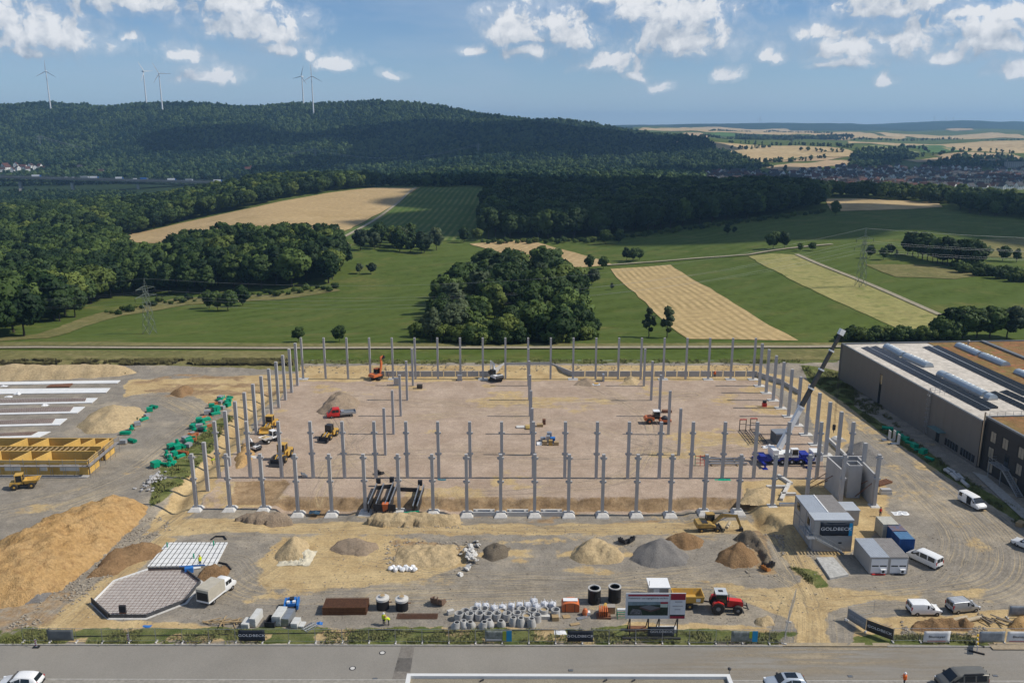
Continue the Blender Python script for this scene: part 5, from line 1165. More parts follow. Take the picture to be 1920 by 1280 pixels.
pile('sand_pile', 'small yellow sand heap inside the fence near the tractor', 'sand pile', [(1418,1172),(1428,1160),(1446,1160),(1454,1172),(1436,1178)], .9, 'sand', .3, .25, 1.2, 1.4, 18)
pile('soil_mound', 'dug up brown soil strip behind the white banner', 'soil mound', [(1700,1180),(1720,1168),(1800,1165),(1830,1170),(1825,1186),(1760,1188)], 1.1, 'brown', .6, .25, 1.4, 1.2, 19)
pile('sand_pile', 'yellow earth heap at the right edge behind the fence', 'sand pile', [(1880,1178),(1895,1160),(1935,1155),(1960,1175),(1925,1186)], 1.2, 'soil', .3, .3, 1.3, 1.4, 20)
pile('soil_mound', 'brown spoil heap beside the tarpaulin truck', 'soil mound', [(368,1086),(380,1070),(405,1062),(432,1068),(430,1082),(400,1088)], 1.2, 'brown', .4, .3, 1.3, 1.4, 21)
pile('sand_pile', 'tawny spoil under the left machines at the hall edge', 'sand pile', [(440,862),(452,835),(470,828),(478,850),(462,875),(446,880)], 1.1, 'soil', .4, .35, 1.4, 1.6, 22)
pile('sand_pile', 'thin grey sand heap in front of the back wall', 'sand pile', [(1075,722),(1085,711),(1105,709),(1118,716),(1112,724)], 1.0, 'dun', .2, .35, 1.2, 1.6, 23)
pile('sand_pile', 'yellow sand heap with white sheet by the back wall', 'sand pile', [(1163,722),(1172,710),(1190,708),(1200,716),(1192,722)], 1.1, 'sand', .3, .35, 1.2, 1.6, 24)
pile('sand_pile', 'sandy backfill heap against the right end of the trench', 'sand pile', [(1385,940),(1400,915),(1440,910),(1450,930),(1430,945)], .9, 'sand', .4, .35, 1.4, 1.6, 25)
pile('earth_bank', 'low spoil bank in front of the front footings on the left', 'earth bank', [(690,972),(705,962),(800,962),(860,966),(862,974),(800,978),(720,980)], .8, 'sand', .5, .3, 1.5, 1.4, 26, base=-1.6)
pile('earth_bank', 'low brown spoil bank before the third footing', 'earth bank', [(435,972),(460,962),(540,962),(548,972),(500,980)], .8, 'dun', .5, .3, 1.5, 1.4, 27, base=-1.6)
for k, (px, py, n, sp, lb, mt, sz) in enumerate([(882,1042,46,2.0,'heap of broken pale concrete slabs and sheeting',concrete_pale,.9), (285,905,50,1.9,'heap of broken grey kerb rubble beside the left road',concrete,.7)]):
    c = P(px, py); r = thing('rubble_heap', lb, 'rubble heap', c)
    rr_ = random.Random(k)
    for q in range(n):
        a, d = rr_.uniform(0, 6.28), abs(rr_.gauss(0, 1)); d = min(d, 2.2)
        MB().loft([[(rr_.uniform(.25,.6)*sz*math.cos(t*1.26), rr_.uniform(.25,.6)*sz*math.sin(t*1.26), z) for t in range(5)] for z in (-.09, .09)]).build('slab', mt, r, loc=(math.cos(a)*d*sp*.55, math.sin(a)*d*sp*1.5, max(.1, 1.0-d*.45))).rotation_euler = (rr_.uniform(-.7,.7), rr_.uniform(-.7,.7), rr_.uniform(0,3))
c = P(755, 1068); r = thing('sack_pile', 'row of crumpled white sacks lying on the gravel', 'sacks', c)
for q in range(11):
    MB().lathe([(.05,-.3),(.38,-.2),(.45,.05),(.3,.28),(.08,.36)], 7).build('sack', white_paint, r, True, (-1.8+q*.37, math.sin(q*2.3)*.4, .25)).rotation_euler = (q*.7, q*1.3, q)
sheetm = mat('pale_sheeting', (0.62, 0.56, 0.42), 0.6, var=0.15)
def crumple(name, label, cat, c, w, d, h, m, seed, n=16):
    X, Y = np.meshgrid(np.linspace(-w/2, w/2, n), np.linspace(-d/2, d/2, n)); Z = h*(.5+fbm(X/.7+seed, Y/.7, 4)*1.6)*np.clip(1.15-np.hypot(X/(w/2), Y/(d/2)), 0.05, 1)
    X = X+fbm(X+seed, Y, 3)*.6; Y = Y+fbm(X, Y+seed, 3)*.6
    me, _ = grid_mesh(name, X+c[0], Y+c[1], Z+c[2]); me.polygons.foreach_set('use_smooth', [False]*len(me.polygons)); me.materials.append(m); return tag(link(name, me), label, cat)
crumple('sheet', 'pale sheeting spread over the right flank of the covered sand pile', 'sheet', P(572,1046), 2.6, 4.6, 1.5, sheetm, 3)
crumple('sheet', 'pale sheeting hanging over the front of the covered sand pile', 'sheet', P(552,1054), 5, 2, .6, sheetm, 5)
crumple('sheet', 'dark blue tarpaulin lying in the trench between two footings', 'sheet', P(590,960,-1.3), 2, 1.5, .6, mat('blue_tarp', (.04,.09,.14), .6, var=.2), 6)
crumple('sheet', 'white sheet lying by the fence left of a dark banner', 'sheet', P(1050,1184), 1.6, 1.1, .3, white_paint, 7)

# ------------------------------------------------------------------ vehicle kit
def wheel_meshes(r, w, rimm):
    key = (round(r,3), round(w,3), rimm.name)
    if key not in _cm:
        t = MB().lathe([(r*.55,-w/2),(r*.9,-w/2),(r,-w*.32),(r,w*.32),(r*.9,w/2),(r*.55,w/2)], 18, axis='Y').mesh('tyre'); t.materials.append(rubber)
        m = MB().lathe([(r*.1,-w*.52),(r*.2,-w*.56),(r*.5,-w*.42),(r*.58,-w*.47),(r*.58,w*.47),(r*.5,w*.42),(r*.2,w*.56),(r*.1,w*.52)], 14, axis='Y').mesh('rim'); m.materials.append(rimm)
        for q in (t, m): q.polygons.foreach_set('use_smooth', [True]*len(q.polygons)); q.set_sharp_from_angle(angle=R(40))
        _cm[key] = (t, m)
    return _cm[key]
def wheels(root, pos, r, w, rimm=silver_paint):
    t, m = wheel_meshes(r, w, rimm)
    for x, y in pos:
        o = link('wheel', t, root, (x, y, r)); link('rim', m, o)
def veh(name, label, cat, rear, front, z=0.0):
    """a vehicle standing on its rear and front pixels on the ground; length is fixed by its kind"""
    a, b = P(*rear, z), P(*front, z); d = b-a
    m_ = (a+b)/2; m_.z = site_z(m_.x, m_.y) if m_.y > 97 else 0.0; return thing(name, label, cat, m_, math.atan2(d.y, d.x))
def half(x, zb, belt, top, wb, wt):
    h = [(wb*.93, zb), (wb, zb+.18), (wb, belt), (wt+.01, top-.07), (wt*.86, top), (0, top+.02)]
    return [(x, y, z) for y, z in h]+[(x, -y, z) for y, z in h[-2::-1]]
def body_shell(r, st, paint, name='body'): return MB().loft([half(*s) for s in st]).build(name, paint, r, True)
def vanlike(r, kind, paint, trim=None):
    K = {
     'van': dict(L=5.0, st=[(-2.5,.4,.95,1.72,.88,.78),(-2.42,.32,1.1,1.93,.97,.86),(-1,.32,1.15,1.99,.98,.87),(.6,.32,1.15,1.97,.98,.87),(.95,.32,1.15,1.9,.98,.84),(1.78,.32,1.08,1.18,.97,.86),(2.32,.34,.92,1.0,.92,.82),(2.5,.4,.7,.76,.84,.78)], ws=(.98,1.9,.76,1.76,1.19,.84), sw=[(.35,1.6)], rw=(-2.47,1.2,1.8,.72), wb=(-1.55,1.62), wr=.34, H=1.99),
     'bus': dict(L=5.0, st=[(-2.5,.4,.95,1.72,.88,.78),(-2.42,.32,1.1,1.93,.97,.86),(-1,.32,1.15,1.99,.98,.87),(.6,.32,1.15,1.97,.98,.87),(.95,.32,1.15,1.9,.98,.84),(1.78,.32,1.08,1.18,.97,.86),(2.32,.34,.92,1.0,.92,.82),(2.5,.4,.7,.76,.84,.78)], ws=(.98,1.9,.76,1.76,1.19,.84), sw=[(.35,1.6),(-.95,.2),(-2.2,-1.1)], rw=(-2.47,1.2,1.8,.72), wb=(-1.55,1.62), wr=.34, H=1.99),
     'small': dict(L=4.2, st=[(-2.1,.38,.9,1.66,.84,.74),(-2.03,.3,1.05,1.8,.9,.79),(-.6,.3,1.1,1.82,.91,.8),(.25,.3,1.1,1.78,.91,.8),(.5,.3,1.08,1.72,.91,.76),(1.15,.3,1.0,1.08,.9,.8),(1.85,.32,.82,.9,.86,.74),(2.1,.38,.62,.68,.78,.7)], ws=(.52,1.72,.7,1.13,1.1,.78), sw=[(0,1.0)], rw=(-2.07,1.1,1.65,.66), wb=(-1.3,1.4), wr=.32, H=1.82),
     'suv': dict(L=4.8, st=[(-2.4,.45,.85,.95,.84,.74),(-2.3,.34,1.0,1.1,.93,.8),(-1.95,.32,1.05,1.5,.95,.74),(-1.3,.32,1.05,1.66,.95,.73),(-.1,.32,1.05,1.7,.95,.73),(.35,.32,1.05,1.64,.95,.7),(1.15,.32,1.0,1.1,.94,.8),(2.0,.34,.88,.96,.9,.76),(2.4,.42,.66,.72,.82,.7)], ws=(.4,1.62,.66,1.1,1.13,.8), sw=[(-.45,.85),(-1.55,-.5)], rw=None, wb=(-1.45,1.45), wr=.37, H=1.7)}[kind]
    st = K['st']; body_shell(r, st, paint)
    xs = np.array([s[0] for s in st]); bz = np.array([s[2] for s in st]); tz = np.array([s[3] for s in st]); wb_ = np.array([s[4] for s in st]); wt_ = np.array([s[5] for s in st])
    def ysurf(x, z):
        b_, t_ = np.interp(x, xs, bz), np.interp(x, xs, tz); f_ = np.clip((z-b_)/max(.05, t_-.07-b_), 0, 1); return float(np.interp(x, xs, wb_)*(1-f_)+(np.interp(x, xs, wt_)+.01)*f_)
    x0, z0, h0, x1, z1, h1 = K['ws']
    MB().add([(x0+.03,-h0,z0+.02),(x0+.03,h0,z0+.02),(x1+.02,h1,z1+.03),(x1+.02,-h1,z1+.03),(x0,-h0,z0-.03),(x0,h0,z0-.03),(x1-.05,h1,z1-.03),(x1-.05,-h1,z1-.03)], [(0,1,2,3),(4,7,6,5),(0,4,5,1),(1,5,6,2),(2,6,7,3),(3,7,4,0)]).build('windscreen', glass, r)
    for k, (xa, xb) in enumerate(K['sw']):
        for s in (-1, 1):
            zb = max(np.interp(xa, xs, bz), np.interp(xb, xs, bz))+.03; q = []
            ta, tb = np.interp(xa, xs, tz)-.12, np.interp(xb, xs, tz)-.12
            for x, z in ((xa, zb), (xb, zb), (xb-(.0 if tb > zb+.35 else .3), max(tb, zb+.12)), (xa+.06, ta)): q.append((x, s*(ysurf(x, z)+.014), z))
            MB().add(q+[(a, b-s*.05, c) for a, b, c in q], [(0,1,2,3),(7,6,5,4),(0,4,5,1),(1,5,6,2),(2,6,7,3),(3,7,4,0)]).build('side_window', glass, r)
    if K['rw']:
        x, za, zb, h = K['rw']
        for s in (-1, 1): MB().bx(x-.05, x+.05, s*h if s < 0 else .05, -.05 if s < 0 else s*h, za, zb).build('rear_window', glass if kind != 'van' else paint, r)
    if kind == 'suv': MB().add([(-1.98,-.66,1.5),(-1.98,.66,1.5),(-2.32,.74,1.13),(-2.32,-.74,1.13),(-1.9,-.66,1.45),(-1.9,.66,1.45),(-2.25,.74,1.08),(-2.25,-.74,1.08)], [(0,1,2,3),(7,6,5,4),(0,4,5,1),(2,6,7,3),(1,5,6,2),(3,7,4,0)]).build('rear_window', glass, r)
    L = K['L']/2; tr = trim or black_plastic
    MB().bx(L-.12, L+.06, -.8, .8, .3, .55).build('bumper', tr, r); MB().bx(-L-.06, -L+.12, -.84, .84, .3, .58).build('bumper', tr, r)
    for s in (-1, 1):
        MB().bx(L-.28, L-.02, s*.78-.14, s*.78+.1, .66, .84).build('headlight', lampm, r); MB().bx(-L-.02, -L+.12, s*.82-.07, s*.82+.08, .85, 1.35 if kind != 'suv' else 1.05).build('tail_light', red_light, r)
        MB().bx(x1-.45, x1-.25, s*(h1+.1)-.0 if s > 0 else s*(h1+.32), s*(h1+.32) if s > 0 else s*(h1+.1), z1, z1+.2).build('mirror', tr, r)
    MB().bx(-L-.075, -L-.055, -.26, .26, .6, .72).build('number_plate', plate, r)
    wx = K['wb']; wheels(r, [(wx[0],.8),(wx[0],-.8),(wx[1],.8),(wx[1],-.8)], K['wr'], .24)
    return r
r = veh('van', 'white minibus with sliding side door open, parked by the dark office wing', 'van', (1806,938), (1838,956)); vanlike(r, 'bus', white_paint)
MB().bx(-.2, .75, -1.02, -.96, .45, 1.8).build('door_opening', mat('van_interior', (.02,.02,.022), .8, var=0), r); MB().bx(-1.3, -.25, -1.09, -1.03, .45, 1.82).build('sliding_door', white_paint, r)
r = veh('van', 'white panel van with dark rear windows, parked beside the garage cabins', 'van', (1752,1063), (1713,1045)); vanlike(r, 'bus', white_paint)
r = veh('van', 'small white delivery van with red tail lamp, left of the silver one', 'van', (1706,1149), (1757,1149)); vanlike(r, 'small', white_paint)
r = veh('van', 'small silver delivery van with roof stripes parked right of the white one', 'van', (1777,1146), (1831,1140)); vanlike(r, 'small', silver_paint)
for y in (-.45, -.15, .15, .45): MB().bx(-1.9, .2, y-.03, y+.03, 1.82, 1.85).build('roof_rail', white_paint, r)
r = veh('car', 'white sport utility car at the bottom left corner', 'car', (84,1285), (-4,1287)); vanlike(r, 'suv', white_paint)
r = veh('car', 'pale silver blue car at the bottom edge beside the white parapet', 'car', (1512,1288), (1432,1289)); vanlike(r, 'suv', mat('pale_blue_paint', (.50,.55,.60), .3, .3, var=.02)); MB().bx(-1.25, .1, -.5, .5, 1.69, 1.735).build('sunroof', glass, r)
r = veh('camper_van', 'grey camper van with bicycle rack at the bottom right corner', 'camper van', (1852,1283), (1750,1287)); vanlike(r, 'bus', grey_paint); r.scale = (1.12, 1.05, 1.05)
MB().bx(-1.8, .3, .78, .95, 1.98, 2.12).build('awning', black_plastic, r); b = MB()
for y in (-.6, .0, .6): b.bar((-2.6, y, .7), (-2.6, y, 1.9), .05)
b.tube([(-2.7,-.6,.9),(-2.7,.6,.9)], .03).build('bicycle_rack', black_plastic, r)
r = veh('car', 'white car half cut off by the right edge near the hall', 'car', (1945,1035), (1912,1022)); vanlike(r, 'suv', white_paint)
# tarpaulin crew truck
r = veh('truck', 'white crew cab truck with beige tarpaulin body beside the octagonal slab', 'truck', (386,1134), (430,1100)); wh = white_paint
body_shell(r, [(.55,.5,1.2,1.95,.95,.84),(.65,.45,1.25,2.15,.98,.86),(1.6,.45,1.25,2.18,.98,.86),(1.95,.45,1.25,2.1,.98,.84),(2.7,.45,1.15,1.25,.96,.86),(3.1,.5,.95,1.02,.9,.8)], wh, 'cab')
MB().add([(1.98,-.76,2.1),(1.98,.76,2.1),(2.7,.86,1.28),(2.7,-.86,1.28),(1.9,-.76,2.05),(1.9,.76,2.05),(2.6,.86,1.2),(2.6,-.86,1.2)], [(0,1,2,3),(7,6,5,4),(0,4,5,1),(2,6,7,3)]).build('windscreen', glass, r)
for s in (-1, 1): MB().bx(.8, 1.25, s*.955-.02, s*.955+.02, 1.35, 1.95).build('side_window', glass, r); MB().bx(1.35, 2.0, s*.955-.02, s*.955+.02, 1.35, 1.95).build('side_window', glass, r)
tarp = mat('beige_tarpaulin', (.46,.42,.34), .7, var=.08); MB().side([(-3.1,.95),(.45,.95),(.45,2.6),(.2,2.75),(-2.9,2.75),(-3.1,2.6)], -1.05, 1.05).build('tarpaulin', tarp, r)
MB().bx(-3.13, -3.08, -.9, .9, 1.0, 2.2).build('rear_opening', black_plastic, r); MB().bx(-3.1, .5, -1.06, 1.06, .7, .93).build('load_bed', wh, r); wheels(r, [(-1.9,.85),(-1.9,-.85),(2.1,.85),(2.1,-.85)], .36, .26)
# red flatbed
r = veh('truck', 'red crew cab truck with grey flatbed beside the grey brown heap', 'truck', (664,778), (611,783))
body_shell(r, [(.1,.5,1.2,2.0,.95,.84),(.2,.45,1.25,2.25,.98,.86),(1.4,.45,1.25,2.28,.98,.86),(1.75,.45,1.25,2.2,.98,.84),(2.6,.45,1.15,1.25,.96,.86),(3.0,.5,.95,1.02,.9,.8)], red_paint, 'cab')
MB().add([(1.78,-.76,2.2),(1.78,.76,2.2),(2.6,.86,1.28),(2.6,-.86,1.28),(1.7,-.76,2.15),(1.7,.76,2.15),(2.5,.86,1.2),(2.5,-.86,1.2)], [(0,1,2,3),(7,6,5,4),(0,4,5,1),(2,6,7,3)]).build('windscreen', glass, r)
for s in (-1, 1): MB().bx(.3, .95, s*.955-.02, s*.955+.02, 1.35, 2.0).build('side_window', glass, r); MB().bx(1.05, 1.8, s*.955-.02, s*.955+.02, 1.35, 2.0).build('side_window', glass, r)
b = MB().bx(-3.6, -.05, -1.05, 1.05, .75, .9)
for s in (-1, 1): b.bx(-3.6, -.05, s*1.05-.03, s*1.05+.03, .92, 1.25)
b.bx(-3.63, -3.57, -1.0, 1.0, .92, 1.25).build('flatbed', steel, r); MB().bx(-.9, -.2, -.8, .8, .92, 1.5).build('tool_box', silver_paint, r); wheels(r, [(-2.4,.85),(-2.4,-.85),(2.0,.85),(2.0,-.85)], .36, .28)

# ------------------------------------------------------------------ machines
def cab(r, x0, x1, y0, y1, z0, z1, paint, roof=None):
    b = MB()
    for x in (x0, x1):
        for y in (y0, y1): b.bar((x, y, z0), (x+(.1 if x == x0 else -.1), y, z1), .1)
    o = b.bx(x0, x1, y0, y1, z0, z0+.45).build('cab_frame', paint, r); MB().bx(x0-.05, x1+.02, y0-.05, y1+.05, z1, z1+.12).build('cab_roof', roof or paint, r)
    MB().bx(x0+.06, x1-.06, y0+.03, y1-.03, z0+.45, z1).build('cab_glass', glass, r)
def digger(label, rear, front, paint, s=1.0, wheeled=False, joints=((.9,1.6),(2.2,3.6),(4.6,3.2),(5.0,1.0)), slew=0.0, name='excavator', cabp=None):
    r = veh(name, label, 'excavator', rear, front); r.scale = (s,)*3
    if wheeled:
        MB().bx(-1.9, 1.9, -.55, .55, .55, .95).build('chassis', dsteel, r); wheels(r, [(-1.4,.95),(-1.4,-.95),(1.4,.95),(1.4,-.95)], .52, .5, paint); MB().box((2.2, 0, .6), (.2, 2.2, .55)).build('dozer_blade', dsteel, r)
    else:
        for y in (-1.0, 1.0):
            t = MB(); pr = [(-1.5,.05),(1.5,.05),(1.8,.25),(1.85,.5),(1.6,.78),(-1.6,.78),(-1.85,.5),(-1.8,.25)]; t.side(pr, y-.28, y+.28)
            for q in range(12): t.bx(-1.7+q*.3, -1.58+q*.3, y-.29, y+.29, .78, .82)
            t.build('track', rubber, r)
        MB().bx(-1.0, 1.0, -.75, .75, .35, .8).build('chassis', dsteel, r)
    MB().cyl((0,0,.8), (0,0,1.0), .7, n=16).build('slew_ring', dsteel, r)
    sr = bpy.data.objects.new('upper_carriage', MB().side([(-1.9,1.05),(1.1,1.05),(1.1,1.35),(.2,1.75),(-1.3,1.85),(-1.75,1.75),(-2.0,1.4)], -1.2, 1.2).mesh('upper_carriage')); COL.objects.link(sr); sr.data.materials.append(paint); sr.parent = r; sr.rotation_euler = (0, 0, slew)
    q = sr
    MB().side([(-2.25,1.0),(-1.7,1.0),(-1.7,1.8),(-2.1,1.75),(-2.3,1.45)], -1.15, 1.15).build('counterweight', dsteel if cabp else paint, q)
    MB().bx(-1.3, -.3, -1.0, .1, 1.84, 1.92).build('engine_hood', dsteel, q)
    cab(q, -.25, 1.2, .2, 1.15, 1.1, 2.85, cabp or black_plastic, paint if not cabp else cabp)
    a, b_, c_, d_ = joints
    MB().taper((a[0],-.25,a[1]), (b_[0],-.25,b_[1]), .4, .45, .38, .65).taper((b_[0],-.25,b_[1]), (c_[0],-.25,c_[1]), .38, .65, .3, .4).build('boom', paint, q)
    MB().taper((c_[0]-.3*(d_[0]-c_[0])*.4,-.25,c_[1]-.12*(d_[1]-c_[1])), (d_[0],-.25,d_[1]), .3, .5, .24, .3).build('stick', paint, q)
    MB().cyl((a[0]+.5,-.05,a[1]-.1), ((b_[0]+c_[0])/2,-.05,(b_[1]+c_[1])/2-.2), .08, n=8).cyl((b_[0],-.25,b_[1]+.4), (c_[0],-.25,c_[1]+.3), .07, n=8).build('hydraulic_ram', steel, q)
    dx, dz = d_
    MB().side([(dx-.15,dz+.1),(dx+.3,dz),(dx+.35,dz-.6),(dx-.05,dz-.95),(dx-.75,dz-.75),(dx-.6,dz-.65),(dx-.1,dz-.55)], -.75, .25).build('bucket', dsteel, q)
    return r
digger('yellow wheeled excavator working at the right end of the trench', (1306,990), (1348,989), dyellow, .95, True, ((.9,1.6),(2.4,3.0),(4.9,2.75),(5.8,.6)))
digger('orange tracked excavator with raised arm in front of the back wall', (709,709), (706,712), orange_paint, .95, False, ((.9,1.6),(1.5,4.2),(1.3,6.0),(2.2,6.4)), slew=2.6)
digger('white and grey tracked excavator parked by the concrete retaining wall', (945,714), (915,713), white_paint, 1.0, False, ((.9,1.6),(1.6,4.1),(3.0,4.4),(3.3,2.0)), cabp=black_plastic, slew=-.9)
digger('small white and black mini excavator at the left edge of the hall', (486,846), (470,842), white_paint, .62, False, ((.9,1.5),(2.0,3.6),(3.8,3.0),(4.2,1.0)), cabp=black_plastic)
def loader(label, rear, front, paint, s=1.0, bz=0.0, cabdark=True, buck=None, name='wheel_loader', big=False):
    r = veh(name, label, 'wheel loader', rear, front); r.scale = (s,)*3
    MB().side([(-2.6,.7),(-.2,.7),(-.2,1.6),(-1.0,1.75),(-2.4,1.65),(-2.7,1.3)], -.95, .95).build('engine_cover', paint, r)
    MB().bx(-2.85, -2.5, -1.0, 1.0, .6, 1.2).build('counterweight', dsteel, r); MB().bx(-.3, 1.7, -.5, .5, .6, 1.2).build('front_frame', paint, r)
    cab(r, -.75, .65, -.7, .7, 1.4, 3.0, black_plastic if cabdark else paint, dsteel if cabdark else paint)
    for y in (-.45, .45): MB().taper((1.0,y,1.5), (2.7,y,.65+bz), .22, .4, .2, .3).build('lift_arm', paint, r)
    MB().cyl((.9,0,1.7), (2.5,0,1.2+bz), .09, n=8).build('tilt_ram', steel, r)
    MB().side([(2.65,1.15+bz),(2.6,.25+bz),(2.9,.08+bz),(3.75,.08+bz),(3.7,.14+bz),(3.0,.2+bz),(2.8,.4+bz),(2.8,1.1+bz)], -1.2, 1.2).bx(2.7,3.5,-1.22,-1.16,.12+bz,.8+bz).bx(2.7,3.5,1.16,1.22,.12+bz,.8+bz).build('bucket', buck or dsteel, r)
    wheels(r, [(-1.6,.9),(-1.6,-.9),(1.3,.9),(1.3,-.9)], .68, .5, paint); return r
loader('yellow wheel loader with black bucket and grey cab, left part of the hall', (630,812), (606,829), yellow_paint, .95)
loader('tall yellow loader with yellow cab beside the left columns', (514,797), (500,812), yellow_paint, 1.05, .3, False, yellow_paint)
loader('yellow digger loader seen from behind near the left columns', (541,851), (520,872), yellow_paint, 1.12, .0, False)
# site dumpers
def dumper(label, rear, front, paint, s=1.0, load=None, cabbed=True):
    r = veh('site_dumper', label, 'dumper', rear, front); r.scale = (s,)*3
    MB().bx(-2.2, 2.0, -.5, .5, .6, .95).build('chassis', dsteel, r); MB().side([(-2.3,.8),(-1.2,.8),(-1.2,1.5),(-2.1,1.45)], -.8, .8).build('engine_cover', paint, r)
    if cabbed: cab(r, -1.2, .1, -.75, .75, 1.0, 2.75, paint)
    else: MB().bx(-1.1, -.6, -.3, .3, 1.0, 1.5).tube([(-.9,-.6,1),(-.9,-.6,2.5),(-.9,.6,2.5),(-.9,.6,1)], .05).build('seat_and_bar', black_plastic, r)
    MB().loft([[(.4,-.8,1.0),(2.2,-.8,1.0),(2.2,.8,1.0),(.4,.8,1.0)], [(.2,-1.1,1.75),(3.0,-1.15,1.7),(3.0,1.15,1.7),(.2,1.1,1.75)], [(.35,-1.0,1.75),(2.85,-1.05,1.7),(2.85,1.05,1.7),(.35,1.0,1.75)], [(.6,-.7,1.2),(2.1,-.7,1.2),(2.1,.7,1.2),(.6,.7,1.2)]]).build('skip', paint, r)
    if load: MB().loft([[(.4,-.95,1.6),(2.8,-.95,1.6),(2.8,.95,1.6),(.4,.95,1.6)], [(1.2,-.3,2.0),(2.0,-.3,2.0),(2.0,.3,2.0),(1.2,.3,2.0)]]).build('load', load, r)
    wheels(r, [(-1.4,.85),(-1.4,-.85),(1.5,.85),(1.5,-.85)], .62, .48, paint); return r
dumper('yellow site dumper with cab on the left access road', (18,917), (72,911), yellow_paint, .98)
dumper('white small dumper with sand in its skip near the left columns', (526,822), (492,833), white_paint, .85, EM['sand'], True)
# orange soil compactor
r = veh('roller', 'orange soil compactor with smooth drum inside the hall grid', 'roller', (1206,793), (1252,793))
MB().side([(-2.6,.8),(-.4,.8),(-.4,1.5),(-1.0,1.75),(-2.3,1.6),(-2.7,1.3)], -.95, .95).build('engine_cover', orange_paint, r); cab(r, -.6, .8, -.75, .75, 1.2, 2.9, black_plastic, white_paint)
b = MB().bx(.8, 3.4, -1.15, -1.0, .65, 1.05).bx(.8, 3.4, 1.0, 1.15, .65, 1.05).bx(3.2, 3.4, -1.0, 1.0, .65, 1.05).bx(.7, 1.0, -1.0, 1.0, .65, 1.25); b.build('drum_frame', orange_paint, r)
MB().lathe([(.1,-.98),(.75,-.98),(.75,.98),(.1,.98)], 24, (2.2,0,.75), 'Y').build('drum', dsteel, r, True); wheels(r, [(-1.5,.85),(-1.5,-.85)], .72, .5, orange_paint)
# blue trench roller
r = thing('compactor', 'small blue trench roller parked on the gravel left of the mesh stack', 'compactor', P(548,1140), R(-82))
for x in (-.75, .75): MB().lathe([(.1,-.7),(.42,-.7),(.42,.7),(.1,.7)], 16, (x,0,.42), 'Y').build('drum', dsteel, r); 
for s in (-1, 1): MB().side([(-1.2,.45),(1.2,.45),(1.15,1.1),(.5,1.35),(-.5,1.35),(-1.15,1.1)], s*.85-.12, s*.85+.12).build('side_frame', lblue, r)
MB().bx(-.9, .9, -.6, .6, .85, 1.25).build('engine_cover', lblue, r); MB().bx(-.5, .1, -.3, .3, 1.25, 1.55).build('control_box', dsteel, r); MB().bx(.4,.8,-.6,-.2,1.25,1.5).bx(.4,.8,.2,.6,1.25,1.5).build('tank', white_paint, r)
# tractor and trailer
r = veh('tractor', 'red farm tractor with grey roof behind the site board', 'tractor', (1330,1150), (1390,1152)); r.location.y += .9
MB().side([(.2,.85),(2.45,.9),(2.5,1.35),(2.3,1.65),(.2,1.85)], -.45, .45).build('bonnet', red_paint, r, False); MB().bx(2.3, 2.52, -.4, .4, .95, 1.5).build('grille', dsteel, r); MB().bx(-1.5, 2.2, -.35, .35, .6, .95).build('chassis', dsteel, r)
cab(r, -1.35, .2, -.85, .85, 1.15, 2.85, black_plastic, mat('grey_roof', (.5,.52,.53), .5, var=.05)); MB().bx(-.9,-.3,-.25,.25,2.98,3.03).build('roof_hatch', dsteel, r)
for s in (-1, 1):
    MB().side([(-1.85,1.2),(-1.6,1.75),(-1.0,1.95),(-.35,1.7),(-.2,1.5),(-.45,1.6),(-1.0,1.8),(-1.55,1.6),(-1.75,1.15)], s*.95-.28, s*.95+.28).build('mudguard', red_paint, r)
t, m = wheel_meshes(.92, .58, mat('rim_grey', (.22,.22,.22), .6, var=.1))
for s in (-1, 1): o = link('wheel', t, r, (-1.0, s*.98, .92)); link('rim', m, o)
t, m = wheel_meshes(.66, .48, _mats['rim_grey'])
for s in (-1, 1): o = link('wheel', t, r, (1.7, s*.9, .66)); link('rim', m, o)
MB().cyl((.45,-.5,1.6), (.45,-.5,2.7), .07, n=8).build('exhaust', dsteel, r); b = MB()
for y in (-.4, .4): b.bar((2.5, y, .8), (3.2, y, .6), .12)
b.bar((3.2,-.55,.6), (3.2,.55,.6), .12).bar((3.1,0,.6), (3.0,0,1.3), .1).build('front_linkage', dsteel, r)
r = thing('trailer', 'yellow tipping trailer hitched to the red tractor', 'trailer', P(1290,1142)+Vector((0,.9,0)), 0.0)
MB().loft([[(-2.0,-.95,1.0),(2.0,-.95,1.0),(2.0,.95,1.0),(-2.0,.95,1.0)], [(-2.1,-1.2,2.1),(2.15,-1.2,2.1),(2.15,1.2,2.1),(-2.1,1.2,2.1)], [(-2.0,-1.1,2.1),(2.05,-1.1,2.1),(2.05,1.1,2.1),(-2.0,1.1,2.1)], [(-1.9,-.85,1.3),(1.9,-.85,1.3),(1.9,.85,1.3),(-1.9,.85,1.3)]]).build('tipping_body', yellow_paint, r); MB().bx(-2, 2.2, -.4, .4, .65, .95).bar((2.2,0,.8),(3.4,0,.6),.15).build('chassis', dsteel, r); MB().bx(1.0,1.6,-1.15,-1.11,1.3,1.8).build('sign_plate', plate, r)
wheels(r, [(-1.0,.9),(-1.0,-.9),(.2,.9),(.2,-.9)], .5, .42, yellow_paint)

